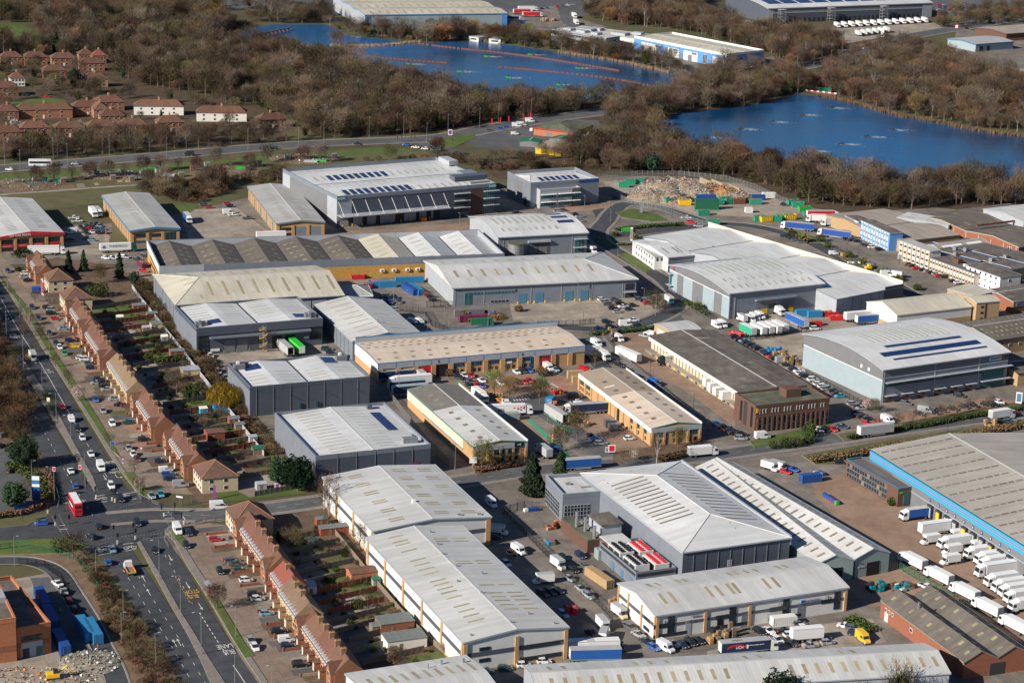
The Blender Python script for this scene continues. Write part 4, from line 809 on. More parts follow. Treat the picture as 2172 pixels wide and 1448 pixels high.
# ---- brick units
b=Bld('brick_unit_range','long brick unit range with tan roof, blue windows and red shutter doors',(802,770.4),(751,727),(1240.5,733),7.2,wall='bk_y',roof=('gx',1.0),rm='roof_tan',ov=.15,walls={'L':'bk_y'},trim='blue3',fas=.3,cat='industrial unit')
b.w('F',0,1,4.9,6.9,'c_lt','fascia_panel',.25);b.w('L',0,1,2.8,7.1,'c_w','wall_panel',.15)
for i in range(12):b.w('F',i/12+.0,i/12+.022,0,4.9,'bk_y','pier',.4);b.w('F',i/12-.001,i/12+.001,4.9,6.9,'blue3','panel_joint',.3)
q=MB();q.box(0,b.W,b.D-.3,b.D+.2,6,9.2,'c_lt');q.box(0,b.W,b.D-.35,b.D+.25,9.2,9.4,'blue3');q.obj('parapet',b.root)
n=24
for i in range(n):
 for fy,off in((.14,0),(.33,.4),(.62,0),(.78,.5),(.9,.1)):
  if i%2==0 or fy>.6:
   if(i*7+int(fy*10))%11 in(3,):continue
   b.light((i+.5+off)/n*.97,fy,1.6,1.1,'rl_d')
b.door('F',.195,.25,4.4,'red');b.door('F',.775,.83,4.6,'red');b.door('F',.27,.33,4.6,'black')
for i in(4,5,6,7,8,9):
 f=i/12;b.win('F',f+.03,f+.075,3.2,4.6,'blue3','glass',4);b.win('F',f+.035,f+.047,.9,2.2,'dark','glass');b.win('F',f+.058,f+.07,.9,2.2,'dark','glass')
for f in(.345,.73):b.win('F',f,f+.025,0,4.6,'blue3','glass',3,d=.16)
b.txt('F',.285,6.0,'5',1.5,'black',d=.3);b.txt('F',.69,6.0,'6',1.5,'black',d=.3);b.w('F',.60,.64,2.9,3.6,'white','sign_board',.2)
b=Bld('brick_unit_grey_roof','brick unit with half grey half white ridged roof and cream side cladding',(1004,947.3),(864,825.4),(1118.6,935.3),6.6,wall='bk_y',roof=('gy',1.3),rm='roof_w',ov=.15,trim='teal_trim',fas=.3,cat='industrial unit')
q=MB()
for s_ in(0,1):x0,x1=b.W*.5*s_,b.W*.5*(s_+1);q.poly([(x0,.60*b.D,b.z(x0,1)+.05),(x1,.60*b.D,b.z(x1,1)+.05),(x1,b.D,b.z(x1,1)+.05),(x0,b.D,b.z(x0,1)+.05)],'roof_grey')
q.obj('roof_sheeting',b.root)
b.lights([.25],fr(.10,.52,5),1.6,1.9,'rl_d');b.lights([.76],fr(.12,.52,5),1.6,1.9,'rl_d');b.lights([.25],fr(.66,.92,4),1.6,1.9,'rl_y');b.lights([.76],(.68,.78),1.6,1.9,'rl_y')
b.w('L',.14,1,3.0,6.5,'c_cr','wall_panel',.15);b.w('L',.14,.75,2.6,3.0,'blue2','flashing',.18);b.w('F',0,1,4.9,6.6,'c_lt','fascia_panel',.2);b.w('F',.76,.93,5.1,6.6,'black','sign_board',.3);b.txt('F',.845,5.85,'>>|',.9,'white',d=.34)
b.w('R',0,1,4.6,7.2,'c_w','parapet_panel',.3)
for f in fr(.02,.98,5):b.w('F',f-.02,f+.02,0,4.9,'bk_y','pier',.35)
for f in(.08,.38,.64):b.win('F',f,f+.2,3,4.7,'teal_trim','glass',4);b.win('F',f+.02,f+.08,.6,2,'dark','glass');b.win('F',f+.13,f+.19,.6,2,'dark','glass')
b=Bld('brick_unit_sand_roof','brick unit with sand and pale ridged roof, yellow shutter and number 3',(1382.4,908),(1217.7,792),(1488,898),6.4,wall='bk_y',roof=('gy',1.4),rm='roof_tan',ov=.15,trim='teal_trim',fas=.3,cat='industrial unit')
q=MB()
for s_ in(0,1):x0,x1=b.W*.5*s_,b.W*.5*(s_+1);q.poly([(x0,.56*b.D,b.z(x0,1)+.05),(x1,.56*b.D,b.z(x1,1)+.05),(x1,b.D,b.z(x1,1)+.05),(x0,b.D,b.z(x0,1)+.05)],'roof_sand')
q.obj('roof_sheeting',b.root)
b.lights([.22],fr(.12,.50,5),1.7,1.9,'rl_d');b.lights([.77],fr(.12,.52,5),1.7,1.9,'rl_d');b.light(.2,.70,4,.8,'white');b.light(.42,.70,5,.8,'white');b.lights([.22],(.62,.78),1.7,1.9,'rf_f');b.lights([.77],(.62,.72,.82,.92),1.7,1.9,'rf_f')
b.w('L',0,1,4.7,6.4,'c_w','fascia_panel',.25);b.w('F',0,1,4.7,6.4,'c_lt','fascia_panel',.25);b.w('R',0,1,4.6,7.0,'c_w','parapet_panel',.3)
for f in fr(.01,.99,12):b.w('L',f-.01,f+.01,0,4.7,'bk_y','pier',.35)
b.door('L',.56,.62,4.4,'yellow');b.door('L',.42,.48,4.4,'black')
for f in(.06,.15,.24,.83,.92):b.win('L',f,f+.055,2.9,4.5,'teal_trim','glass',3);b.win('L',f+.005,f+.02,.8,2.1,'dark','glass');b.win('L',f+.035,f+.05,.8,2.1,'dark','glass')
b.win('L',.09,.115,0,4.2,'green_dk','glas2',1,d=.2);b.txt('L',.10,5.5,'3',1.5,'black',d=.3)
for f in(.12,.42,.72):b.win('F',f,f+.2,2.9,4.5,'teal_trim','glass',4);b.win('F',f+.02,f+.08,.6,2,'dark','glass');b.win('F',f+.13,f+.19,.6,2,'dark','glass')
for f in fr(.02,.98,5):b.w('F',f-.02,f+.02,0,4.7,'bk_y','pier',.35)
# ---- white sheds near centre
def white_shed(name,label,A,B,C,h,rows):
 b=Bld(name,label,A,B,C,h,wall='c_w',roof=('gy',1.7),rm='roof_w',ov=.35,trim='c_lt',fas=.4,cat='industrial unit',seam=1.3)
 b.w('L',0,1,4.6,5.8,'c_dk','wall_band',.1);b.w('F',0,1,4.4,5.6,'c_dk','wall_band',.1)
 b.w('L',0,1,0,.5,'bk_y','plinth',.12);b.w('F',0,1,0,.7,'bk_y','plinth',.12)
 return b
b=white_shed('white_shed','white ridged shed with paired rooflights, upper of the two by the gardens',(791.7,1125.3),(688,1011),(1040.7,1095.3),9.0,0)
for f in fr(.1,.9,6):
 for dx in(.24,.62,.86):b.lights([dx],[f-.018,f+.018],4.4,.8,'rooflight')
for f in(.005,.36,.7):b.w('L',f,f+.025,0,8.6,'bk_y','pier',.3)
b.w('F',.96,1,0,8.6,'bk_y','pier',.3);b.unit(.48,.3,1,1,.8,'white');b.unit(.1,.93,1.4,1,.4,'metal','roof_hatch');b.unit(.75,.04,1.4,1,.4,'metal','roof_hatch');b.unit(.92,.04,1.4,1,.4,'metal','roof_hatch')
b=white_shed('white_shed','longer white ridged shed with brown corner piers, in front of the other',(983.3,1361),(789.7,1137.7),(1204.7,1328.7),9.0,0)
for f in(.945,.895,.865,.80,.705,.66,.615,.57,.50,.465,.425,.39,.34,.265,.22,.175,.13):b.light(.25,f,4.6,.75,'rooflight')
for dx in(.63,.83):
 for f in(.86,.835,.63,.605,.395,.32,.285,.25,.21,.17):b.light(dx,f,4.4,.7,'rooflight')
for f in fr(.0,.97,6):b.w('L',f,f+.015,0,8.7,'bk_y','pier',.3)
for f in(0,.49,.965):b.w('F',f,f+.035,0,8.5,'bk_y','pier',.35)
b.win('F',.15,.25,5.8,6.8,'dark','glass',2,d=.14);b.win('F',.15,.25,2.6,3.6,'dark','glass',2,d=.14);b.win('F',.54,.96,4.4,5.6,'dark','glass',14,d=.14);b.win('F',.54,.95,1.0,2.2,'dark','glass',14,d=.14);b.joints('F',(.51,),0,8.4,'c_lt')
for fx,fy in((.6,.93),(.55,.8),(.5,.7),(.52,.58),(.7,.5),(.4,.45),(.5,.32),(.75,.12),(.5,.05),(.1,.03),(.9,.03)):b.unit(fx,fy,.5,.5,.6,'metal','roof_vent')
# ---- grey process hall with hipped white roof
b=Bld('process_hall','big grey hall with hipped white roof and long dark rooflight strips',(1449,1170),(1238,1002),(1676,1139),10.4,wall='c_dk',roof=('hipy',3.2,17,17),rm='roof_w2',ov=.4,walls={'L':'c_gy'},trim='c_lt',cat='factory')
b.lights([.24],fr(.30,.90,16),11,.8,'rl_d');b.lights([.76],fr(.12,.88,18),11,.8,'rl_d');b.w('F',.42,.46,4,6,'c_lt','vent_grille',.12);b.joints('F',fr(.1,.9,8),0,10,'c_md',.1,'panel_joint')
bx('parapet',b.root,b.W-.2,b.W+.5,0,b.D,8,10.9,'c_lt')
b=Bld('process_hall_office','grey flat-roofed front block with wide grid windows beside process hall',(1194,1047.7),(1147,1011),(1280.7,1041),9.2,wall='c_gy',roof=('flat',),rm='roof_w',par=1.0,trim='c_lt',cat='office building',D=17,W=14.5)
b.win('L',.15,.97,.4,5.6,'c_lt','glass',8,d=.1,name='curtain_wall');b.win('F',.04,.62,.6,5.4,'c_lt','glass',8,d=.1,name='curtain_wall')
for z in(1.9,3.2,4.4):b.w('L',.15,.97,z,z+.12,'c_lt','transom',.16);b.w('F',.04,.62,z,z+.12,'c_lt','transom',.16)
b.unit(.35,.6,1.6,1.2,.6,'galv');b.unit(.7,.4,4,.8,.3,'galv')
t=thing('plant_compound','brown and grey plant compound with steel flues beside process hall','plant',at(1270,1194),R(23.8))
def pb(nm,*a):return bx(nm,t,*a)
pb('housing',0,4,8,27,0,4,'bk_b');pb('housing',4,10.5,1,22,0,4.8,'c_md');pb('plant_room',5,11.5,9,18,4.8,7.6,'c_lt');pb('plant_roof',4.6,11.9,8.6,18.4,7.6,8,'rf_f');pb('canopy',3.6,11,-1,7.5,5,5.3,'roof_w');pb('canopy_beam',3.3,3.6,-1,7,4.4,5,'rust');pb('cabinet',.8,3,2,5,0,3,'c_gn');pb('roof_deck',.1,4,8,27,4,4.15,'rf_m')
for x,y,hh in((1.4,19,9),(2.4,15,8.6),(2.6,9,8)):q=MB();q.tube((x,y,3.8),(x,y,hh),.5,.5,'metal',12);q.obj('flue',t)
t=thing('chiller_enclosure','grey louvred enclosure holding chillers with red and black roof fans','plant',at(1349,1248),R(23.8))
pb('screen_wall',-.2,12.6,0,.3,0,5,'c_gy');pb('screen_wall',-.2,.1,.3,24,0,5,'c_gy');pb('screen_wall',12.3,12.6,.3,24,0,5,'c_gy');pb('screen_wall',.1,12.3,23.7,24,0,5,'c_gy');pb('deck',.1,12.3,.3,23.7,2.6,2.9,'c_dk');pb('louvre_band',.2,12.2,-.1,0,3.6,4.4,'dark');pb('louvre_band',-.32,-.2,.5,23.5,3.6,4.4,'dark')
for x,y,mm in((1,3,'black'),(1,13,'black'),(6.8,2,'red'),(6.8,12,'red')):
 c=pb('chiller',x,x+4.6,y,y+8,2.9,5.7,'c_w')
 for u in range(2):
  bx('coil',c,x-.05,x,y+.4+3.8*u,y+3.8+3.8*u,3.2,5.4,'dark')
  for v in range(6):q=MB();q.tube((x+1.2+2.2*u,y+.8+1.28*v,5.7),(x+1.2+2.2*u,y+.8+1.28*v,6.1),.62,.62,mm,10);q.obj('fan',c)
for f0 in(2,8,14):pb('door',-.35,-.2,f0,f0+1.6,0,2.4,'blue2')
# ---- twin long narrow sheds
for nm,lab,A,B,C,h in(('narrow_shed','long narrow green-grey shed next to the process hall',(1731,1196),(1475,985),(1812,1187),6.0),('narrow_shed','long narrow shed with pale ridge roof facing the lorry yard',(1815,1184),(1537,989),(1886,1171),6.2)):
 b=Bld(nm,lab,A,B,C,h,wall='c_gn',roof=('gy',2.3),rm='roof_w',ov=.2,trim='c_lt',fas=.25,cat='shed',D=84,W=12.2)
 b.lights([.26],fr(.04,.96,20),2.6,1.0,'rl_d');b.lights([.76],fr(.04,.96,20),2.6,1.0,'rl_d')
 b.door('F',.35,.72,4.2,'black');b.w('F',.08,.3,3.0,3.4,'c_lt','vent_grille',.12)
# ---- units 12 to 14
b=Bld('white_numbered_units','white trade units with grey bands and large grey numbers 12 and 13',(1392,1304),(1314,1236),(1798,1244),7.2,wall='c_w',roof=('gx',2.0),rm='roof_w',ov=.4,trim='c_lt',fas=.4,cat='industrial unit',seam=1.3)
b.lights([.10,.145,.25,.285,.52,.555,.61,.66,.78,.82],[.72],1.0,3.6,'rooflight');b.lights([.09,.14,.33,.38,.44,.47,.63,.68],[.30],1.0,5.2,'rooflight')
b.w('F',0,1,3.4,4.2,'c_dk','wall_band',.1);b.w('L',0,1,3.4,4.4,'c_dk','wall_band',.1)
for f in(.0,.245,.475,.985):b.w('F',f,f+.014,0,7.0,'bk_y','pier',.3)
for f in(.0,.35,.7,.97):b.w('L',f,f+.03,0,6.8,'bk_y','pier',.3)
for f0,f1,mm in((.315,.345,'black'),(.44,.475,'c_gy'),(.735,.775,'c_gy'),(.15,.18,'c_lt')):b.door('F',f0,f1,4.4,mm)
for f in(.06,.375,.655,.93):b.win('F',f,f+.035,1.0,6.2,'dark','glass',2,d=.16);b.win('F',f-.07,f,3.2,4.4,'dark','glass',5,d=.14);b.win('F',f-.07,f+.1,.5,1.4,'dark','glass',8,d=.14)if f!=.93 else None
for s_,f in(('14',.04),('13',.64),('12',.89)):b.txt('F',f,4.9,s_,1.5,'c_md',d=.2)
b.txt('F',.80,4.9,'AIR SEA WORLDWIDE',.6,'blue',d=.2);b.w('F',.75,.765,4.6,5.3,'cyan','sign_logo',.16);b.txt('F',.2,5.4,'INTEGRITY',.6,'c_md',d=.2)
b.win('L',.15,.3,3.4,4.4,'dark','glass',3,d=.14);b.win('L',.15,.3,.6,1.6,'dark','glass',3,d=.14)
# ---- roofs along the bottom edge
def far_edge(B,D_,h,depth):
 p,q=at(*B,h),at(*D_,h);u=(q-p).normalized();n=Vector((u.y,-u.x,0));return p+n*depth,(q-p).length,math.atan2(u.y,u.x)
def bld_far(name,label,B,D_,h,depth,**k):
 a,W,ang=far_edge(B,D_,h,depth)
 def back(v):
  r=v-Vector((0,0,CH));return(1086+FPX*r.dot(_r)/r.dot(_w),724+FPX*r.dot(_d)/r.dot(_w))
 u=Vector((math.cos(ang),math.sin(ang),0));return Bld(name,label,back(a),B,back(a+u*W),h,W=W,D=depth,**k)
b=bld_far('grey_ribbed_shed','very long grey ribbed shed along the bottom edge of the view',(1112,1411),(1958,1364),7.0,18,wall='c_lt',roof=('gx',2.2),rm='roof_w',ov=.3,trim='c_lt',fas=.3,cat='shed',seam=1.0)
b.lights([.05,.085,.26,.295,.335,.53,.565,.77,.80],[.74],1.0,3.8,'rooflight');b.lights(fr(.04,.46,14)+fr(.62,.98,12),[.25],1.0,4.2,'rooflight')
b=bld_far('small_ribbed_shed','smaller grey ribbed shed with amber rooflights at the bottom edge',(734,1428),(986,1389),7.0,26,wall='c_w',roof=('gx',1.6),rm='roof_w',ov=.3,trim='c_lt',cat='shed',seam=1.0)
b.lights(fr(.1,.94,10),[.66],1.0,5.5,'rooflight');b.unit(.75,.85,.6,.6,1.1);b.unit(.92,.8,.6,.6,1.1);b.unit(.62,.8,.3,.3,1.3)
# ---- twin brick sheds bottom right
b=Bld('twin_brick_sheds','twin red brick sheds with dark asbestos ridge roofs at bottom corner',(2045,1403),(1846,1281),(2180,1383),5.0,wall='brick_r',roof=('my',2.6,2),rm='roof_asb',ov=.15,trim='wood_gr',cat='workshop',W=20.5,D=42)
for dx in(.14,.36,.64,.86):
 for i,f in enumerate(fr(.06,.94,9)):b.light(dx+(.03 if i%2 else-.03),f,1.5,1.1,'rl_y')
for f in(.92,.88,.84):b.win('L',f,f+.02,2.6,3.8,'white','glass')
b.door('L',.9,.94,2.4,'white');b.win('L',.6,.63,2.2,3.4,'white','glass');b.door('F',.4,.62,3.4,'dark');b.unit(.2,.7,.5,.5,2.0,'metal','flue')
# ---- blue-striped distribution warehouse
b=Bld('blue_stripe_warehouse','huge grey distribution warehouse with blue and red stripes above dock doors',(2268,1215),(1851,955),None,10.0,wall='c_md',roof=('gy',2.6),rm='roof_warm',ov=.2,W=60,trim='dark',fas=.3,D=109)
b.w('L',0,1,8.6,9.7,'cyan','stripe_band',.12);b.w('L',0,1,8.2,8.6,'red','stripe_band',.14);b.w('L',0,1,7.0,8.2,'cyan','stripe_band',.12)
for i in range(16):
 for j in range(9):b.light(.035+.05*j+(.012 if i%2 else 0),.03+.062*i,2.0 if j%2 else 2.8,1.0,'rl_d')
dk=[(1880+x/7.24,1040+y/7.24)for x,y in((711,147),(845,228),(978,309),(1106,388),(1252,477),(1389,563),(1528,647),(1669,733),(1813,822),(1961,913))]
for i,(x,y)in enumerate(dk):
 f=(at(x,y,5.6)-b.o).dot(b.vx)/b.D
 b.w('L',f-.004,f+.004,5.2,6.2,'blue','number_plate',.16);b.txt('L',f,5.7,str(i+1),.8,'white',d=.2)
 d_=b.w('L',f-.021,f+.003,.4,4.4,'dark','dock_shelter',.9);b.w('L',f-.017,f-.001,.6,3.8,('c_lt','yellow','c_lt')[i%3],'dock_door',.95,d_,ins=.85)
b.w('L',0,.8,4.6,4.8,'c_lt','light_rail',.2)
b=Bld('glazed_brick_annex','two-storey brown brick annex with grid glazing against the striped warehouse',(1906,1036),(1795,973),(1940,1031),6.2,wall='bk_b',roof=('flat',),rm='roof_asb',par=.4,trim='blue3',cat='office building')
for i in range(16):
 for z in(.5,2.2,3.9):b.win('L',.20+.048*i,.20+.048*(i+1)-.003,z,z+1.55,'c_md','rl_d' if(i*5+int(z))%7==3 else 'glass')
b.win('F',.35,.75,.3,5,'c_md','glas2',2);b.w('F',.1,.3,4.4,5,'green','sign_board',.2)
# ---- car-parts unit, blue-fascia unit and the yellow-brick unit at far left
b=Bld('car_parts_unit','brick trade unit with red fascia reading GSF CAR PARTS',(-4,503),(-50,428),(134,494),6.8,wall='bk_y',roof=('gy',1.6),rm='roof_w',ov=.5,trim='c_lt',cat='industrial unit')
for fy in list(fr(.1,.36,8))+[.42]+list(fr(.54,.9,9)):b.light(.28,fy,4.2,.6,'rl_d');b.light(.76,fy+.04,4.2,.6,'rl_d')
q=MB();W=b.W;q.hexa([(-.5,-.7,6.2),(W/2,-.7,6.9),(W/2,-.4,6.9),(-.5,-.4,6.2),(-.5,-.7,6.9),(W/2,-.7,8.6),(W/2,-.4,8.6),(-.5,-.4,6.9)],'red');q.hexa([(W/2,-.7,6.9),(W+.5,-.7,6.2),(W+.5,-.4,6.2),(W/2,-.4,6.9),(W/2,-.7,8.6),(W+.5,-.7,7.2),(W+.5,-.4,7.2),(W/2,-.4,8.6)],'red');q.obj('fascia_sign',b.root)
tt=b.txt('F',.33,7.15,'GSF CAR PARTS',1.35,'white',d=.75)
for f in fr(.02,.98,5):b.w('F',f-.02,f+.02,0,5.8,'bk_y','pier',.35)
for i,f in enumerate((.05,.29,.53,.77)):b.win('F',f,f+.17,3.2,5.2,'dark','glass',4);b.w('F',f+.005,f+.165,1.6,3.1,'red','sign_board',.2);b.win('F',f,f+.17,.2,1.5,'dark','glass',4)
for i,s_ in((.13,'PARTS FOR ALL CARS'),(.37,'TRADE COUNTER'),(.61,'OPEN TO PUBLIC')):b.txt('F',i,2.35,s_,.42,'white',d=.24)
b=Bld('blue_fascia_unit','brick unit with pale roof and slate-blue fascia in front of allotments',(278,488.5),(207,415),(379.4,483.3),6.4,wall='bk_y',roof=('gy',1.2),rm='roof_ltgrey',ov=.7,trim='blue2',fas=1.0,cat='industrial unit')
for fy in list(fr(.12,.42,8))+[.5]+list(fr(.58,.9,6)):b.light(.3,fy,3,.55,'rl_d');b.light(.72,fy,3,.55,'rl_d')
for i in range(16):b.w('L',.02+.06*i,.035+.06*i,0,5.2,'bk_y','pier',.4);b.w('L',.04+.06*i,.07+.06*i,0,4.6,'c_lt' if i%2 else 'bk_t','shutter_door',.1)
for f in fr(.02,.98,4):b.w('F',f-.03,f+.03,0,5,'bk_y','pier',.35)
for f in(.1,.42):b.win('F',f,f+.22,2.8,4.4,'dark','glass',4);b.win('F',f,f+.22,.3,1.4,'teal','glas2',2)
b.win('F',.73,.95,.3,4.6,'teal','glass',3)
b=Bld('yellow_brick_unit','yellow brick unit with pale ridged roof beside the parcel warehouse',(588,473.5),(495,395),(687,470),6.4,wall='bk_y',roof=('gy',1.2),rm='roof_ltgrey',ov=.6,trim='c_gy',fas=.7,cat='industrial unit',D=78)
for fy in list(fr(.08,.40,9))+[.48]+list(fr(.56,.92,8)):b.light(.3,fy,3,.55,'rl_d');b.light(.72,fy,3,.55,'rl_d')
for i in range(14):b.w('L',.02+.068*i,.038+.068*i,0,5.4,'bk_y','pier',.4);b.w('L',.045+.068*i,.08+.068*i,0,4.4,('c_lt','teal','bk_t')[i%3],'shutter_door',.1)
for f in fr(.02,.98,4):b.w('F',f-.03,f+.03,0,5.2,'bk_y','pier',.35)
for f in(.40,.72):b.door('F',f,f+.22,4.4,'c_gy')
b.win('F',.1,.3,2.8,4.2,'dark','glass',3);b.win('F',.1,.3,.4,1.6,'dark','glass',3)
# ---- far buildings at the top
b=Bld('pale_blue_warehouse','huge pale blue warehouse with cream roof at the top beyond the lake',(774,31.7),(690,-8),(1076,28.3),11,wall='c_lt',roof=('mx',1.2,3),rm='roof_cream',ov=.3,trim='blue_lt',fas=.6,walls={'F':'c_bl'})
b.w('F',0,.04,0,10.4,'blue_lt','corner_panel',.15);b.w('F',.96,1,0,10.4,'blue_lt','corner_panel',.15)
for j in range(3):
 b.lights(fr(.06,.95,16),[(j+.25)/3],1.2,10,'rooflight');b.lights(fr(.06,.95,16),[(j+.75)/3],1.2,8,'rooflight')
for f in(.06,.5,.63,.83):b.win('F',f,f+.012,1.5,3.2,'dark','glass')
b=Bld('blue_white_units','blue and white lakeside units with long pale roof and grid windows',(1541,114.7),(1337,77),(1621,106),10.0,wall='blue_lt',roof=('gy',1.2),rm='roof_cream',par=1.2,trim='c_w',walls={'P':'c_w'},cat='industrial unit')
b.lights([.3,.7],fr(.06,.94,14),5,.8,'rooflight');b.w('L',0,1,8.2,10,'c_w','parapet_band',.2)
for f0,f1 in((.02,.14),(.30,.45),(.50,.64),(.75,.92)):b.w('L',f0,f1,0,6.6,'c_w')
for f0,f1 in((.045,.085),(.36,.40),(.46,.50),(.80,.83),(.88,.92)):b.door('L',f0,f1,4.2,'c_md',d=.18)
for f0,f1 in((.20,.24),(.575,.605),(.62,.65)):b.win('L',f0,f1,.4,6.6,'c_w','glass',3,d=.2)
for f0,f1 in((.31,.36),(.52,.57),(.71,.76)):b.win('L',f0,f1,4.8,6.4,'c_w','glass',4,d=.2)
b.w('F',.12,.95,0,6.4,'c_bl');b.win('F',.12,.24,.4,6.2,'dark','glass',3,d=.2);b.win('F',.28,.44,4.6,6,'dark','glass',4,d=.2)
b=Bld('lakeside_office','grey and white stepped office building on the far lake bank',(1286,81),(1181,61),(1300,79),8.0,wall='c_gy',roof=('flat',),rm='roof_w',ov=.2,cat='office building',W=16)
b.win('L',.02,.78,1.2,3.0,'c_w','glass',20);b.win('L',.05,.95,5,6.6,'c_w','glass',18);b.w('L',0,1,3.4,4.4,'c_w','wall_band',.2);b.win('F',.2,.7,4.4,6,'c_w','glass',2)
for fy,s_ in((.3,6),(.55,8),(.8,7)):b.unit(.5,fy,6,s_,1.6,'c_lt')
b=Bld('lakeside_works','low works with cream roofs behind the lakeside office',(1352,82),(1250,52),(1395,72),6.0,wall='c_w',roof=('flat',),rm='roof_cream',ov=.2,cat='factory',W=26)
for fx,fy,a_,c_ in((.3,.3,8,12),(.6,.7,7,10),(.7,.15,6,8),(.3,.75,8,10)):b.unit(fx,fy,a_,c_,1.8,'c_lt')
b=Bld('dark_hub_warehouse','vast dark grey warehouse with solar roof and steel stair towers at top',(1630,18),(1506,-3),(1978,6),12.0,wall='c_dk',roof=('ax',3.5),rm='roof_w2',ov=.6,trim='c_lt',fas=.6,D=66,walls={'L':'c_dk'})
for i in range(10):b.solar(.08+.093*i,.48,13,44,6,16)
b.w('F',0,.03,0,11.6,'c_lt','corner_panel',.15);b.w('F',.94,1,0,11.6,'c_lt','corner_panel',.15);b.w('F',.03,.94,7.6,8.4,'c_lt','wall_band',.15);b.w('F',.03,.94,8.4,12,'c_md')
for f in fr(.1,.9,30):b.door('F',f,f+.012,3.4,'dark','dock_door',.2)
for f in(.05,.345,.665):
 t=b.root;q=MB();x=f*b.W
 for dx in(0,5):
  for dy in(-6,-2.4):q.box(x+dx-.2,x+dx+.2,dy-.2,dy+.2,0,11,'galv')
 for z in(2.5,5,7.5,10):q.box(x-.2,x+5.2,-6.2,-2.2,z,z+.25,'galv');q.tube((x,-6.2,z-2.3),(x+5,-6.2,z),.15,.15,'galv',4)
 q.box(x-.3,x+5.3,-6.3,-2,11,11.3,'c_lt');q.obj('stair_tower',b.root)
b=Bld('brown_trade_units','brown clad trade units with orange brick base in the top right',(2300,182),(2022,100),(2400,160),5.6,wall='bk_b',roof=('gy',1.6),rm='roof_asb2',ov=.3,trim='c_md',cat='industrial unit',W=30)
b.w('L',0,1,0,2.2,'bk_o','plinth',.15);b.w('L',0,1,2.2,5.5,'bk_b')
for f in(.86,.62,.43,.2):b.door('L',f,f+.05,4,'rl_y');b.w('L',f,f+.05,4,5.4,'white','sign_board',.2)
b=Bld('teal_trade_unit','dull teal clad trade unit behind the brown units',(2070,94),(2031,72),(2150,88),5.8,wall='c_bl',roof=('gx',1.4),rm='roof_ltgrey',ov=.3,trim='blue2',fas=.9,cat='industrial unit',D=30)
b.door('F',.1,.2,3.8,'dark');b.door('F',.3,.38,3.8,'dark')
b=Bld('maroon_trade_unit','brown fascia trade unit at the far top right corner',(2135,72),(2105,58),(2300,60),5.8,wall='bk_b',roof=('gx',1.4),rm='roof_asb2',ov=.3,trim='bk_b',fas=.9,cat='industrial unit',D=34)
b.w('F',0,1,0,2,'bk_o','plinth',.15)
b=Bld('tyre_depot','low brick depot with grey hipped roof and stacks of tyres beside road',(1216,281),(1136,273),(1258,264),4.2,wall='bk_o',roof=('hipx',2.6,9,9),rm='rf_m',ov=.6,trim='red',fas=.3,cat='depot',D=25)
for f in(.15,.55):b.door('L',f,f+.12,2.6,'c_md')
b=Bld('yellow_hut','yellow-walled flat-roofed store in the tyre depot compound',(1190,318),(1138,306),(1214,304),3.4,wall='yellow',roof=('flat',),rm='roof_sand',ov=.2,cat='hut',D=15,walls={'F':'c_md'})
for A,B,C,l in(((1143,302),(1104,292),(1150,296),'green-roofed open store beside the yellow hut'),((1200,298),(1165,286),(1222,292),'green-roofed shelter behind the yellow hut')):
 b=Bld('green_roof_shed',l,A,B,C,3.0,wall='c_md',roof=('gx',.8),rm='green_dk',ov=.2,cat='shed',trim='green_dk',D=11)
b=Bld('orange_brick_building','new orange brick building with flat roofs and dark glazed entrance',(35,1332),(-60,1212),(107,1319),8.6,wall='bk_o',roof=('flat',),rm='rf_f',par=.9,trim='bk_o',cat='building',D=34,walls={'R':'bk_o'})
b.win('F',.12,.75,4.6,6.0,'dark','glass',4);b.w('F',.12,.75,0,4.2,'c_lt','entrance_panel',.1);b.door('F',.15,.35,2.6,'dark','entrance',.16);b.win('F',.55,.74,.2,2.6,'teal','glas2',1,d=.16);b.w('F',0,1,2.9,4.4,'brick_r','brick_band',.06)
b=Bld('orange_brick_tower','taller orange brick block with white rooflight at the left edge',(-60,1322),(-140,1230),(33,1310),12.0,wall='bk_o',roof=('flat',),rm='rf_f',par=.9,trim='bk_o',cat='building',D=26)
b.w('F',0,1,3,4.6,'brick_r','brick_band',.06);b.unit(.8,.6,4,6,1.5,'c_lt','rooflight')
b=Bld('garage_building','pale brown garage with curved white roof by the estate gates',(1423,705),(1409,682),(1487,698),4.6,wall='bk_t',roof=('ax',.9),rm='roof_w',ov=.2,cat='garage',D=13)
for f in(.28,.65):b.joints('F',(f,),0,4.4,'white',.3)
b.door('L',.2,.8,3.4,'c_w')
for A,B,C,l in(((1015,80),(955,62),(1068,72),'low white boathouse buildings on the far lake bank'),((1062,84),(1046,74),(1070,80),'small pale hut beside the boathouse')):
 b=Bld('lakeside_hut',l,A,B,C,3.2,wall='rnd_w',roof=('flat',),rm='roof_ltgrey',ov=.2,cat='hut',D=9)
 b.win('L',.2,.8,1,2.2,'dark','glass',3)
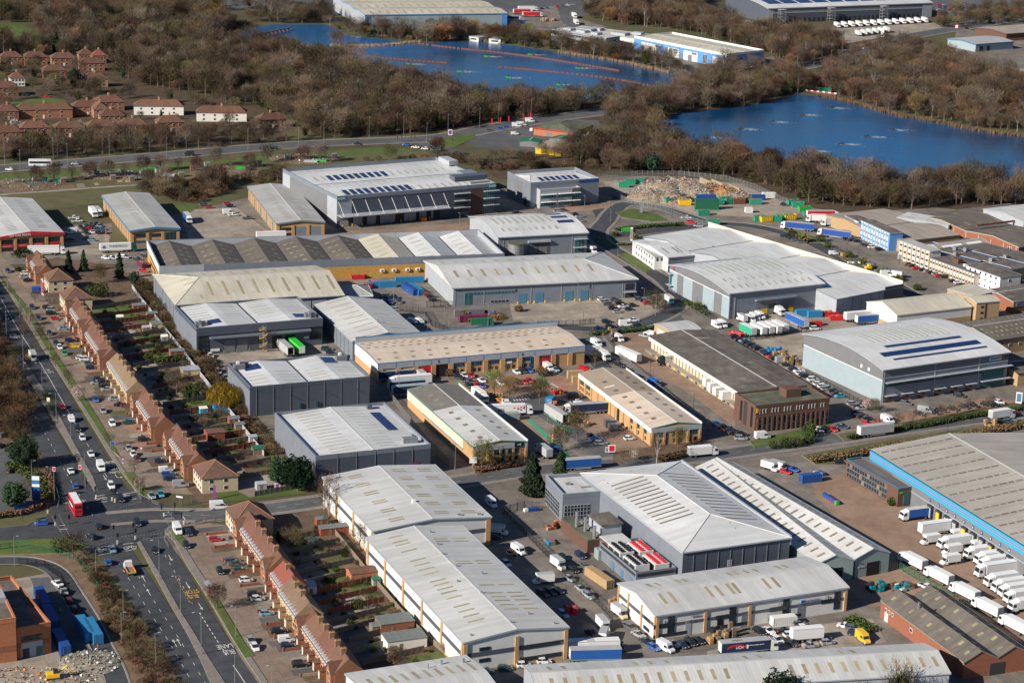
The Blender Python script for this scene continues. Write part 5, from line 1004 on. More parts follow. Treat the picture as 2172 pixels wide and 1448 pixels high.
# ---------------------------------------------------------------- houses
def gable_house(name,w,dp,eave,rise,wall,tile,wing=False,chim=True,dormers=True,porch=True,trimw='rnd_w'):
 "local frame: x along the terrace, front at y=0 facing -y"
 t=thing(name,'brick terraced house','house')
 if 1:
  q=MB();q.poly([(0,0,0),(w,0,0),(w,0,eave),(0,0,eave)],wall);q.poly([(w,dp,0),(0,dp,0),(0,dp,eave),(w,dp,eave)],wall)
  for x,s_ in((0,-1),(w,1)):
   f=[(x,0,0),(x,dp,0),(x,dp,eave),(x,dp/2,eave+rise),(x,0,eave)];q.poly(f if s_>0 else f[::-1],wall)
  q.obj('wall',t)
  q=MB();o=.35;k=rise/(dp/2)
  for y0,y1 in((-o,dp/2),(dp+o,dp/2)):
   z0,z1=eave-o*k+.05,eave+rise+.05;f=[(0,y0,z0),(w,y0,z0),(w,y1,z1),(0,y1,z1)]
   if y0>y1:f=f[::-1]
   q.poly(f,tile);g=[(a,b,c-.16)for a,b,c in f[::-1]];q.poly(g,'wood_gr')
   q.poly([(0,y0,z0-.16),(w,y0,z0-.16),(w,y0,z0),(0,y0,z0)]if y0<y1 else[(w,y0,z0-.16),(0,y0,z0-.16),(0,y0,z0),(w,y0,z0)],trimw)
   for xx in(0,w):q.poly([(xx,y0,z0-.16),(xx,y0,z0),(xx,y1,z1),(xx,y1,z1-.16)],tile)
  rf=q.obj('roof',t)
  bx('ridge_tile',rf,0,w,dp/2-.12,dp/2+.12,eave+rise+.02,eave+rise+.17,tile)
  yf,hw=0,w
 if wing:
  pj=1.0;yb=dp*.45;x0,x1=.25,w-.25;xm=w/2;rz_=2.5;q=MB();q.poly([(x0,-pj,0),(x1,-pj,0),(x1,-pj,eave),(xm,-pj,eave+rz_),(x0,-pj,eave)],wall);q.poly([(x1,-pj,0),(x1,0,0),(x1,0,eave),(x1,-pj,eave)],wall);q.poly([(x0,0,0),(x0,-pj,0),(x0,-pj,eave),(x0,0,eave)],wall);q.obj('gable_wall',t)
  q=MB();q.poly([(x0-.25,yb,eave-.1),(x0-.25,-pj-.2,eave-.1),(xm,-pj-.2,eave+rz_+.1),(xm,yb,eave+rz_+.1)],tile);q.poly([(xm,yb,eave+rz_+.1),(xm,-pj-.2,eave+rz_+.1),(x1+.25,-pj-.2,eave-.1),(x1+.25,yb,eave-.1)],tile);q.obj('gable_roof',t);yf=-pj
 def win(x0,x1,z0,z1,y=None,n=2):
  y=yf if y is None else y;q=MB();q.box(x0,x1,y-.08,y,z0,z1,'rnd_w');fo=q.obj('window',t)
  st=(x1-x0)/n
  for i in range(n):bx('pane',fo,x0+st*i+.08,x0+st*(i+1)-.08,y-.11,y-.07,z0+.08,z1-.08,'glass')
 win(w*.55,w*.9,.9,2.2)
 if wing:win(w*.32,w*.68,3.4,4.7)
 if dormers and not wing:
  for fx in(.08,.42,.75):
   x0=w*fx;q=MB();q.hexa([(x0,-.15,eave-1.3),(x0+1.2,-.15,eave-1.3),(x0+1.2,1.2,eave-1.3),(x0,1.2,eave-1.3),(x0,-.15,eave+.35),(x0+1.2,-.15,eave+.35),(x0+1.2,1.4,eave+.35),(x0,1.4,eave+.35)],'rnd_w');q.poly([(x0,-.15,eave+.35),(x0+1.2,-.15,eave+.35),(x0+.6,-.15,eave+.8)],'rnd_w')
   q.poly([(x0-.1,-.25,eave+.3),(x0+.6,-.25,eave+.85),(x0+.6,1.6,eave+.95),(x0-.1,1.4,eave+.4)],'c_lt');q.poly([(x0+.6,-.25,eave+.85),(x0+1.3,-.25,eave+.3),(x0+1.3,1.4,eave+.4),(x0+.6,1.6,eave+.95)],'c_lt');do=q.obj('dormer',t)
   bx('pane',do,x0+.14,x0+1.06,-.2,-.14,eave-1.0,eave+.15,'glass')
 if porch:
  x0,x1,dd=w*.1,w*.1+1.9,1.7;y=yf;q=MB();q.box(x0+.1,x1-.1,y-dd,y,0,2.3,wall,skip=(0,));po=q.obj('porch',t)
  q=MB();xm=(x0+x1)/2
  q.poly([(x0-.15,y,2.25),(x0-.15,y-dd-.2,2.25),(xm,y-dd-.2,3.2),(xm,y,3.2)],tile);q.poly([(xm,y,3.2),(xm,y-dd-.2,3.2),(x1+.15,y-dd-.2,2.25),(x1+.15,y,2.25)],tile);q.poly([(x0-.1,y-dd,2.25),(x1+.1,y-dd,2.25),(xm,y-dd,3.1)],wall);q.obj('porch_roof',po)
  bx('door',po,x0+.5,x1-.5,y-dd-.06,y-dd,0,2.05,'white')
 if chim:
  q=MB();q.box(w-.45,w+.45,dp/2-.9,dp/2+.5,eave+rise-1.4,eave+rise+1.15,'chimbrick');c=q.obj('chimney',t)
  bx('chimney_cap',c,w-.5,w+.5,dp/2-.95,dp/2+.55,eave+rise+1.15,eave+rise+1.28,'bk_t')
  for yy in(-.5,.2):q=MB();q.tube((w,dp/2+yy-.1,eave+rise+1.2),(w,dp/2+yy-.1,eave+rise+1.6),.17,.14,'bk_o',7);q.obj('chimney_pot',c)
 return t
def hip_house(name,label,w,dp,eave,rise,wall,tile,loc,rz,group=None,chim=True,gablet=True,hipc='tile_hip'):
 t=thing(name,label,'house',loc,rz,group);o=.4
 q=MB();q.prism([(0,0),(w,0),(w,dp),(0,dp)],0,eave,wall);q.obj('wall',t)
 e=min(w,dp)/2;c=[(-o,-o,eave),(w+o,-o,eave),(w+o,dp+o,eave),(-o,dp+o,eave)]
 if w>=dp:r0,r1=(e*.95,dp/2,eave+rise),(w-e*.95,dp/2,eave+rise);F=[(0,1,'b','a'),(2,3,'a','b')]
 else:r0,r1=(w/2,e*.95,eave+rise),(w/2,dp-e*.95,eave+rise)
 q=MB()
 if w>=dp:q.poly([c[0],c[1],r1,r0],tile);q.poly([c[2],c[3],r0,r1],tile);q.poly([c[1],c[2],r1],tile);q.poly([c[3],c[0],r0],tile);hp=((c[0],r0),(c[3],r0),(c[1],r1),(c[2],r1),(r0,r1))
 else:q.poly([c[1],c[2],r1,r0],tile);q.poly([c[3],c[0],r0,r1],tile);q.poly([c[0],c[1],r0],tile);q.poly([c[2],c[3],r1],tile);hp=((c[0],r0),(c[1],r0),(c[2],r1),(c[3],r1),(r0,r1))
 q.poly(c[::-1],'rnd_w');rf=q.obj('roof',t)
 for p,s_ in hp:q=MB();q.tube(p,s_,.13,.13,hipc,4);q.obj('hip_tile',rf)
 def win(side,x0,x1,z0,z1):
  q=MB();g=MB()
  if side=='F':q.box(x0,x1,-.08,0,z0,z1,'rnd_w');g.box(x0+.1,x1-.1,-.11,-.07,z0+.1,z1-.1,'glass')
  elif side=='L':q.box(-.08,0,x0,x1,z0,z1,'rnd_w');g.box(-.11,-.07,x0+.1,x1-.1,z0+.1,z1-.1,'glass')
  else:q.box(w,w+.08,x0,x1,z0,z1,'rnd_w');g.box(w+.07,w+.11,x0+.1,x1-.1,z0+.1,z1-.1,'glass')
  fo=q.obj('window',t);g.obj('pane',fo)
 for z in(.9,3.3):
  for f in(.12,.34,.56,.78):win('F',w*f,w*f+1.3,z,z+1.2)
  for f in(.2,.6):win('L',dp*f,dp*f+1.3,z,z+1.2);win('R',dp*f,dp*f+1.2,z,z+1.2)
 bx('door',t,w*.47,w*.47+1,-.1,0,0,2.1,'white')
 if chim:
  x,y=r0[0]*.5+r1[0]*.5,r0[1]*.5+r1[1]*.5;q=MB();q.box(x-.5,x+.5,y-.5,y+.5,eave+rise-.6,eave+rise+1.3,'bk_t');c_=q.obj('chimney',t);q=MB();q.tube((x,y,eave+rise+1.3),(x,y,eave+rise+1.7),.18,.14,'bk_o',7);q.obj('chimney_pot',c_)
 return t
_proto={}
def unit(kind,wall,tile,chim):
 k=(kind,wall,tile,chim)
 if k in _proto:return _proto[k],False
 t=gable_house('terraced_house',6.3 if kind=='mid' else 5.2,7.6,4.7,3.5,wall,tile,wing=(kind=='wing'),chim=chim,porch=(kind=='mid'));_proto[k]=t;return t,True
def block(p0,p1,kinds,ang,wall,tile,place,push=0.0):
 "terrace between two photo points on the front wall foot; kinds: m(id) / w(ing)"
 a,b_=at(*p0),at(*p1);ux=Vector((math.cos(ang),math.sin(ang),0));L=(b_-a).dot(ux);vx=Vector((-ux.y,ux.x,0));n=len(kinds)
 ww=[5.2 if k=='w' else 6.3 for k in kinds];sc=L/sum(ww);x=0
 for i,k in enumerate(kinds):
  pr,new=unit('wing' if k=='w' else 'mid',wall,tile,i<n-1 and k!='w')
  loc=a+ux*x+vx*push;lab=f'{ORD[i]} house from the far end of {place}'
  if new:pr.location=loc;pr.rotation_euler=(0,0,ang);pr['label']=lab;t=pr
  else:t=dup(pr,loc,ang,lab)
  t.scale=(sc,1,1);t['group']='terraced houses facing the main road';x+=ww[i]*sc
AR=R(111.9-180)
block((60,571),(90,603),'wmmw',AR,'brick_h','tile_r','the farthest short red terrace, near the lorries',0)
block((141,672),(172,720),'wmmmw',AR,'brick_h','tile_r','the red terrace below the hipped cream pair',.4)
block((173,723),(219,786),'wmmmmw',AR,'brick_h','tile_r','the red terrace with an orange skip outside',.4)
block((225,795),(272,857),'mmmmm',AR,'bk_t','tile_tan','the tan brick terrace by the blossom tree',.4)
block((278,868),(327,935),'wmmmw',AR,'brick_h','tile_r','the red terrace opposite the yellow willow',.6)
block((345,950),(396,1017),'wmmmw',AR,'brick_h','tile_r','the red terrace just north of the crossroads',1.0)
block((500,1139),(570,1240),'wmmmmw',AR,'brick_h','tile_r','the terrace just south of the crossroads',0)
block((573,1249),(592,1281),'mm',AR,'brick_h','tile_or','the pair with a bright red roof repair',0)
block((594,1285),(632,1340),'mmm',AR,'bk_t','tile_tan','the tan brick terrace beside the long white shed',-.6)
block((636,1350),(722,1462),'wmmmmmw',AR,'brick_h','tile_r','the nearest red terrace at the bottom edge',-.6)
def hip_at(px,w,dp,ang,label,wall='render_c',tile='tile_br',eave=5.0,rise=3.8,**k):return hip_house('hipped_house',label,w,dp,eave,rise,wall,tile,at(*px),ang,chim=False,**k)
hip_at((94,607),11,10,AR,'cream hipped house at the near end of the farthest red terrace')
hip_at((127,645),12,11,AR,'cream hipped house beside the green lawn and flagpole signs')
hip_at((410,1020),12,11.5,AR,'cream hipped corner house on the far side of the crossroads')
hip_at((479,1110),12,11.5,AR,'cream hipped corner house with ochre-edged roof on near side of crossroads')
# far housing estate
EST=[((45,292),16,9,20,'r','red semi with hipped roof second from left in the row by road'),((118,292),16,9,20,'r','red semi with hipped roof behind a dark conifer by road'),((186,289),16,9,20,'r','red semi with hipped roof fourth along the row by road'),((254,286),16,9,20,'r','red semi with hipped roof fifth along the row by road'),((335,280),15,9,20,'r','red semi with hipped roof last before the white terraces'),((552,274),16,9,28,'r','lone red brick hipped house right of the white terraces'),((-15,302),16,9,20,'r','red semi at the left edge of the row by road'),
((-5,256),12,9,20,'r','red house at left edge behind blossom tree'),((35,253),32,8,17,'r','long low red terrace behind the green court'),((155,246),17,9,17,'r','red two-storey block at corner of the green court'),((200,252),9,15,20,'r','red cross wing at end of the green court'),((213,266),14,9,20,'r','red hipped house beside blue pool shed'),((203,236),17,10,20,'r','tall red house with skylights behind the green court'),
((284,244),29,9,8,'w','left white terrace with red roof and three chimneys'),((417,258),29,9,8,'w','right white terrace with red dormer extension'),
((2,139),14,9,20,'r','red semi at left edge of upper estate row'),((52,139),15,9,20,'r','red semi with bay windows second in upper estate row'),((110,141),16,9,20,'r','red semi with bay windows third in upper estate row'),((168,133),10,9,20,'r','small red house fourth in upper estate row'),((197,135),9,8,20,'o','small house with bright orange-red roof in upper estate'),((92,168),15,10,20,'r','red hipped pair behind the white cottage'),((170,152),16,9,20,'r','red hipped pair below the orange-roofed house'),((22,184),9,8,20,'w','small white gabled cottage in upper estate'),((-10,205),14,9,20,'r','red hipped house at left edge beside estate road'),((178,186),15,9,20,'t','tan gabled house among trees in upper estate')]
for px,w,dp,a,k,lab in EST:
 t=hip_house('estate_house',lab,w,dp,5.2,3.4,{'r':'brick_h','o':'brick_h','w':'rnd_w','t':'bk_t'}[k],'tile_or' if k=='o' else 'tile_r',at(*px),R(a),'houses of the far estate',hipc='tile_br')
# ---- garden fences, walls and sheds
def fence(label,pts,h,m,name='garden_fence',bay=1.85,post='wood_gr',cat='fence',group=None,z0=0,thin=.06,pales=0):
 P=[at(*p)for p in pts];t=thing(name,label,cat,P[0],0,group);o=P[0]
 pm=None
 for i in range(len(P)-1):
  a,c=P[i]-o,P[i+1]-o;L=(c-a).length;n=max(1,round(L/bay));ang=math.atan2((c-a).y,(c-a).x);st=L/n
  q=MB()
  if pales:
   for k in range(pales):x=st*(k+.5)/pales;q.box(x-.035,x+.035,-.02,.02,.05,h,m)
   q.box(0,st,.02,.05,.3,.36,m);q.box(0,st,.02,.05,h-.4,h-.34,m)
  else:q.box(.05,st-.05,-thin/2,thin/2,.05,h-.05+random.uniform(-.05,.05),m)
  pm=q.mesh('fence_panel');q=MB();q.box(-.07,.07,-.07,.07,0,h+.1,post);qm=q.mesh('post')
  for k in range(n):
   p=a+(c-a)*(k/n);link('fence_panel',pm,t,p,ang);link('post',qm,t,p,ang)
 return t
def shed(px,w,d,h,wall,roofm,label,rz=R(22),gable=False,cat='shed'):
 t=thing('garden_shed',label,cat,at(*px),rz);bx('wall',t,0,w,0,d,0,h,wall);q=MB()
 if gable:q.poly([(-.15,-.15,h),(w+.15,-.15,h),(w+.15,d/2,h+.7),(-.15,d/2,h+.7)],roofm);q.poly([(w+.15,d+.15,h),(-.15,d+.15,h),(-.15,d/2,h+.7),(w+.15,d/2,h+.7)],roofm);q.poly([(0,0,h),(0,d/2,h+.65),(0,d,h)],wall);q.poly([(w,0,h),(w,d,h),(w,d/2,h+.65)],wall)
 else:q.hexa([(-.15,-.15,h),(w+.15,-.15,h),(w+.15,d+.15,h+.25),(-.15,d+.15,h+.25),(-.15,-.15,h+.1),(w+.15,-.15,h+.1),(w+.15,d+.15,h+.35),(-.15,d+.15,h+.35)],roofm)
 q.obj('roof',t);bx('door',t,w*.3,w*.3+.9,-.05,0,0,1.9,'wood');return t
# plot boundaries: from the house back towards the rear fence
gf=[((195,658),(300,640),'wood_gr'),((205,676),(318,658),'wood_r'),((212,690),(328,675),'wood_r'),((225,705),(340,690),'wood_r'),((238,722),(350,704),'wood_gr'),((250,735),(360,716),'wood_r'),((260,748),(370,728),'wood_gr'),((268,762),(378,742),'wood_r'),((283,778),(388,758),'wood'),((296,792),(400,772),'wood_gr'),((310,808),(412,786),'wood_gr'),((322,825),(424,802),'wood_r'),((332,842),(436,818),'wood'),((346,862),(470,842),'wood_gr'),((360,880),(490,862),'wood_r'),((372,893),(500,876),'wood_gr'),((384,908),(510,890),'wood'),((396,922),(522,902),'wood_gr'),((408,936),(530,918),'wood_r'),((420,952),(540,932),'wood'),((430,965),(548,945),'wood_r'),((450,980),(558,960),'wood_gr'),((470,1000),(575,978),'wood_gr'),((485,1020),(600,1000),'wood'),((540,1052),(650,1032),'wood_gr'),
((590,1150),(700,1128),'wood'),((605,1175),(712,1152),'wood_gr'),((620,1198),(735,1172),'wood_gr'),((635,1218),(752,1192),'wood_gr'),((650,1240),(770,1212),'wood_gr'),((665,1260),(790,1232),'wood_r'),((680,1282),(800,1252),'wood_r'),((695,1302),(815,1275),'wood_r'),((705,1322),(828,1292),'wood'),((720,1342),(838,1310),'wood_gr'),((740,1362),(858,1330),'wood'),((755,1385),(870,1355),'wood_gr'),((770,1410),(900,1380),'wood')]
rp=random.Random(9)
for i in range(len(gf)-1):
 if i==24:continue
 (a0,c0,_),(a1,c1,_)=gf[i],gf[i+1];f=rp.uniform(.2,.5);g=rp.uniform(.6,.9);ts=[-.1,f,g,1]
 for k in range(3):
  L=lambda a,c,t:(a[0]+(c[0]-a[0])*t,a[1]+(c[1]-a[1])*t)
  zone('garden_plot',[L(a0,c0,ts[k]),L(a0,c0,ts[k+1]),L(a1,c1,ts[k+1]),L(a1,c1,ts[k])],rp.choice([['pave','concrete','service','asph2'],['grass','gras2','grass','soil2','concrete'],['soil2','gras2','soil','grass']][k]),-.03+.0003*(i*3+k))
for i,(a,c,m)in enumerate(gf):
 n=i if i<25 else i-25
 fence(f'{ {"wood_gr":"grey","wood_r":"red-brown","wood":"brown"}[m]} plot fence, {ORD[n] if n<25 else "last"} from the top in the {"upper" if i<25 else "lower"} terrace gardens',[a,c],1.75,m,group='fences between the terrace gardens')
fence('pale grey concrete rear wall along the upper terrace gardens',[(280,612),(300,640),(340,690),(378,738),(430,805),(480,868),(520,918),(560,968)],2.0,'c_lt','garden_wall',3.0,'c_lt','wall')
fence('brown rear fence along the gardens beside the white sheds',[(700,1120),(790,1230),(850,1300),(900,1352),(985,1420)],1.8,'wood','garden_fence')
SH=[((283,660),5,3,2.2,'wood_r','felt','red garden cabin with white doors near top of gardens',0),((312,676),4.5,2.4,2.0,'wood','felt','long green-roofed garden shed',0),((248,683),2.6,2.4,2,'green_dk','rnd_w','small green and white playhouse shed',1),((322,700),4.4,4,2.2,'render_c','felt','cream garden store with grey roof beside rear fence',0),((303,705),3,2.6,1.9,'wood','c_lt','small orange shed with pale blue roof',1),((343,725),2.4,2.4,2,'c_gn','rnd_w','white and green summerhouse',1),((362,758),5.5,3,2.2,'wood_r','felt','red shed with flat grey-green roof',0),((388,800),6.5,4.5,2.4,'render_c','c_lt','cream outbuilding with pale flat roof',0),((455,875),5.4,3.2,2.3,'blue3','blue','bright blue roofed garden cabin',1),((425,880),2.6,2,2.2,'cyan','rnd_w','small white and turquoise shed',0),((487,902),3.6,3.2,2.2,'wood_r','felt','brown gabled shed beside rear wall',1),((500,912),3.4,2.2,1.8,'wood','felt','low grey-roofed shed near the yellow willow gardens',0),((530,940),2.6,2,2.1,'c_lt','c_lt','small grey metal shed at the garden end',0),((538,965),4,3,2.0,'wood','green_dk','tumbledown shed with green tarpaulin',0),((440,935),6,5,2.6,'wood_r','tile_br','brown-tiled garden room with dark doors',1),((545,1040),3.2,2.6,2.0,'c_lt','c_lt','white-roofed shed beside crossroads corner garden',1),((655,1160),2.8,2.4,2,'wood','c_gn','small green shed in lower gardens',1),((672,1115),3.4,2.4,2,'wood_or' if 0 else 'wood_r','felt','small orange garden shed under the birch',1),((680,1137),9,2.6,2.2,'wood_r','felt','long low shed with grey felt roof',0),((745,1236),8.5,5,2.6,'bk_o','tile_r','red-tiled garden bungalow with veranda',1),((792,1243),2.2,2,1.8,'c_gn','green_dk','small green plastic shed beside garden bungalow',0),((650,1262),3,4,2.4,'white','c_lt','white flat-roofed extension store',0),((808,1345),9.5,5.5,2.8,'brick_r','felt','red brick flat-roofed garage in the lower gardens',0),((822,1382),11,5.5,2.8,'rnd_w','felt','white rendered garage with two roof windows',0),((790,1345),3,3,2.2,'wood','felt','brown shed beside the brick garage',1)]
for px,w,d,h,wm,rm_,l,g in SH:shed(px,w,d,h,wm,rm_,l,gable=bool(g))
# low brick front-garden walls
for i in range(34):
 if i<22:f=i/21;p=(105+f*228,640+f*335);
 else:f=(i-22)/11;p=(437+f*200,1135+f*300)
 a=at(*p);t=thing('front_wall',f'low brick front-garden wall, {ORD[i if i<22 else i-22]} along the {"upper" if i<22 else "lower"} service road','wall',a,AR+PI/2,'front-garden walls');q=MB();L=random.uniform(5,7.5);q.box(0,L,-.12,.12,0,.8,'brick_r' if i%3 else 'bk_t');q.obj('brickwork',t);bx('pillar',t,-.2,.2,-.2,.2,0,1.1,'brick_r')
rp=random.Random(3)
for a_,c_,n_ in(((62,573),(92,606),4),((128,647),(172,720),8),((173,723),(272,857),18),((278,868),(396,1017),15),((480,1113),(632,1340),20),((636,1350),(722,1462),9)):
 A_,C_=at(*a_),at(*c_);st=(C_-A_)/n_;u_=st.normalized();v_=Vector((u_.y,-u_.x,0))
 for i in range(n_):
  w_=rp.uniform(6,9);P_=[A_+st*i+u_*.15,A_+st*(i+1)-u_*.15];zone('front_plot',[(p.x,p.y)for p in(P_[0],P_[1],P_[1]+v_*w_,P_[0]+v_*w_)],rp.choice(['soil2','brickpave','concrete','gras2','asph2','pave','soil2','bryd','service']),-.012+.0004*i,raw=True)
# ---------------------------------------------------------------- trees
mat('bark',(0.11,0.085,0.065),.95,(0.16,0.125,0.10),2.0);mat('bark2',(0.34,0.30,0.27),.9,(0.22,0.19,0.17),2.0)
for nm,c in(('twig_brown',(0.101,0.069,0.047)),('twig_grey',(0.120,0.092,0.071)),('twig_olive',(0.096,0.077,0.041)),('twig_rust',(0.133,0.077,0.046)),('twig_orange',(0.24,0.125,0.042)),('twig_red',(0.099,0.053,0.043)),('ivy',(0.045,0.06,0.018)),('needle',(0.028,0.05,0.026)),('needle2',(0.04,0.068,0.035)),('willow',(0.27,0.21,0.022)),('bloom',(0.55,0.40,0.40)),('bloom_w',(0.62,0.57,0.53)),('hedge',(0.055,0.075,0.022)),('hedge_y',(0.15,0.14,0.03)),('hedge_br',(0.12,0.075,0.04)),('reed',(0.26,0.185,0.105)),('scrubtwig',(0.103,0.071,0.043)),('bud',(0.13,0.105,0.038))):mat(nm,c,.9,rnd=.42,spec=.1)
def limbs(q,h,r,rng,n1=6,low=.22,m='bark'):
 tips=[];tr=.022*h+.06;top=Vector((rng.uniform(-.3,.3),rng.uniform(-.3,.3),h*.55));q.tube((0,0,-.2),top,tr,tr*.5,m,6,False)
 for i in range(n1):
  a=2*PI*i/n1+rng.uniform(-.4,.4);f=rng.uniform(low,1);s=top*f;e=rng.uniform(.55,.95);d=Vector((math.cos(a)*r*e,math.sin(a)*r*e,h*rng.uniform(.62,.95)))
  mid=s.lerp(d,.5)+Vector((0,0,h*.03));q.tube(s,mid,tr*.42,tr*.25,m,4,False);q.tube(mid,d,tr*.25,.03,m,4,False);tips+=[mid,d]
  for k in range(3):
   b=Vector((d.x+rng.uniform(-1,1)*r*.45,d.y+rng.uniform(-1,1)*r*.45,d.z+rng.uniform(-.12,.12)*h));q.tube(mid.lerp(d,rng.uniform(.1,.7)),b,tr*.15,.02,m,3,False);tips.append(b)
 e=Vector((0,0,h*.97));q.tube(top,e,tr*.5,.03,m,4,False);tips.append(e);return tips
def in_crown(rng,r,h,base=.22,shape=1.0):
 while 1:
  x,y,z=rng.uniform(-1,1),rng.uniform(-1,1),rng.uniform(-1,1);d=x*x+y*y+z*z
  if d<1 and d>rng.random()*.55:
   return Vector((x*r,y*r,h*(base+(1-base)*(z*.5+.5))))
def twigs(q,r,h,n,rng,m,tips,ln=(.7,1.5),wd=.075,base=.2,droop=0,lump=None):
 c=Vector((0,0,h*.45))
 for i in range(n):
  p=in_crown(rng,r,h,base)if rng.random()<.55 or not tips else tips[rng.randrange(len(tips))]+Vector((rng.gauss(0,r*.17),rng.gauss(0,r*.17),rng.gauss(0,h*.07)))
  if p.z<h*base*.8:p.z=h*base
  d=(p-c).normalized()*.8+Vector((rng.gauss(0,.5),rng.gauss(0,.5),rng.gauss(.35,.4)))
  if droop:d=Vector((d.x*.3,d.y*.3,-1))
  d.normalize();L=rng.uniform(*ln);s=d.cross(Vector((rng.random(),rng.random(),rng.random()))).normalized()*wd
  i0=len(q.v);q.v+=[tuple(p-s),tuple(p+s),tuple(p+d*L)];q.f.append((i0,i0+1,i0+2));q.m.append(q.mi(m))
def leaves(q,r,h,n,rng,m,sz=.35,base=.15,cone=False,m2=None):
 for i in range(n):
  if cone:z=rng.random()**1.25;a=rng.uniform(0,2*PI);rr=r*(1-z)**.72*math.sqrt(rng.uniform(.3,1))*(.82+.2*math.sin(z*26+2*math.sin(a*2))+.18*math.sin(a*3+z*7));p=Vector((rr*math.cos(a),rr*math.sin(a),h*(base+(1-base)*z)))
  else:
   p=in_crown(rng,r,h,base);k=.78+.55*noise.noise(Vector((p.x/r,p.y/r,p.z/h))*2.6+Vector((n,0,0)));p=Vector((p.x*k,p.y*k,p.z*(.55+.45*k)))
  a=Vector((rng.gauss(0,1),rng.gauss(0,1),rng.gauss(0,.7))).normalized();b=a.orthogonal().normalized();s=sz*rng.uniform(.6,1.4)
  i0=len(q.v);q.v+=[tuple(p-a*s*.5),tuple(p+b*s*.45),tuple(p+a*s*.5),tuple(p-b*s*.45)];q.f.append((i0,i0+1,i0+2,i0+3));q.m.append(q.mi(m2 if m2 and rng.random()<.4 else m))
TREE={}
def proto(key,h,r,kind,m,n,seed,**k):
 rng=random.Random(seed);t=MB();c=MB()
 if kind=='bare':tips=limbs(t,h,r,rng,k.get('n1',7),m=k.get('bark','bark'));twigs(c,r,h,n,rng,m,tips,k.get('ln',(.7,1.5)),k.get('wd',.075),k.get('base',.22))
 elif kind=='scrub':
  tips=[];t.tube((0,0,-.1),(.1,0,h*.5),.08,.04,'bark',4);twigs(c,r,h,n,rng,m,tips,(.5,1.1),.08,.02)
 elif kind=='ivy':tips=limbs(t,h,r,rng);leaves(c,r*.8,h*.9,n,rng,'ivy',.5,.08,m2='hedge');twigs(c,r,h,n//3,rng,m,tips)
 elif kind=='conifer':t.tube((0,0,-.2),(0,0,h*.95),.02*h,.03,'bark',6,False);c.tube((0,0,h*.1),(0,0,h*.9),r*.55,.1,'needle',9);leaves(c,r,h,n,rng,'needle',k.get('sz',.6),.06,True,'needle2')
 elif kind=='cedar':t.tube((0,0,-.2),(0,0,h*.8),.03*h,.06,'bark',6,False);leaves(c,r,h,n,rng,'needle',.6,.1,m2='needle2')
 elif kind=='willow':tips=limbs(t,h,r,rng,8);twigs(c,r,h,n,rng,'willow',[],(1.2,3.0),.07,.25,droop=1)
 elif kind=='bloom':tips=limbs(t,h,r,rng,7);leaves(c,r,h,n,rng,m,.3,.3);twigs(c,r,h,200,rng,'twig_brown',tips)
 elif kind=='bush':t.tube((0,0,-.1),(0,0,h*.5),.06,.03,'bark',4);leaves(c,r,h,n,rng,m,.4,-.1,m2=k.get('m2'))
 TREE[key]=(t.mesh(key+'_trunk'),c.mesh(key+'_crown'))
for i,(m,h,r)in enumerate((('twig_brown',11,4.6),('twig_grey',12.5,5),('twig_olive',9.5,4.6),('twig_rust',10,4.2),('twig_brown',9,4.4),('twig_grey',10,3.8),('twig_red',8.5,3.6),('twig_olive',12,5.2),('twig_brown',13.5,5.4))):proto(f'b{i}',h,r,'bare',m,1500,i+1)
proto('org',10,5.5,'bare','twig_orange',2600,31,base=.05,ln=(.8,1.6));proto('pale',13,3.2,'bare','twig_grey',900,32,bark='bark2',ln=(.5,1.1),wd=.05);proto('birch',11,2.6,'bare','twig_red',700,33,bark='bark2',ln=(.5,1.0),wd=.045);proto('street',7,2.4,'bare','twig_brown',520,34,ln=(.5,1.0),wd=.045,n1=8);proto('street2',6.2,2.2,'bare','twig_olive',480,35,ln=(.5,1.0),wd=.045,n1=8);proto('bud',8.5,2.9,'bare','bud',1500,36,ln=(.4,.9),wd=.07,base=.25)
proto('ivy',9.5,3.6,'ivy','twig_brown',1500,41);proto('ever',9,3.6,'cedar','x',1800,42);proto('conifer',12.5,3.6,'conifer','x',3600,43,sz=.7);proto('cypress',11,2.4,'conifer','x',2800,44,sz=.6);proto('pine',14,4.9,'conifer','x',5200,45,sz=.85)
proto('yew',12,6.2,'cedar','x',5200,58);proto('willow',10.5,6,'willow','x',3600,46);proto('bloom',6.0,2.8,'bloom','bloom',1300,47);proto('bloomw',6.5,3.2,'bloom','bloom_w',1400,48)
proto('s0',3.2,2.4,'scrub','scrubtwig',420,51);proto('s1',4.2,2.8,'scrub','twig_olive',480,52);proto('s2',2.6,2.2,'scrub','twig_rust',380,53);proto('bush',2.2,1.8,'bush','hedge',420,54,m2='ivy');proto('bushy',1.8,1.6,'bush','hedge_y',360,55,m2='hedge');proto('bushbig',4.4,3.2,'bush','ivy',900,56,m2='hedge');proto('bushbr',2.4,2.0,'bush','hedge_br',420,57,m2='scrubtwig')
def tree(key,px,label,s=1.0,name='tree',group=None,cat='tree',sz=None):
 tm,cm=TREE[key];p=at(*px);t=thing(name,label,cat,p,random.uniform(0,6.28),group);t.scale=(s,s,sz or s*random.uniform(.92,1.08));link('trunk',tm,t);link('crown',cm,t);return t
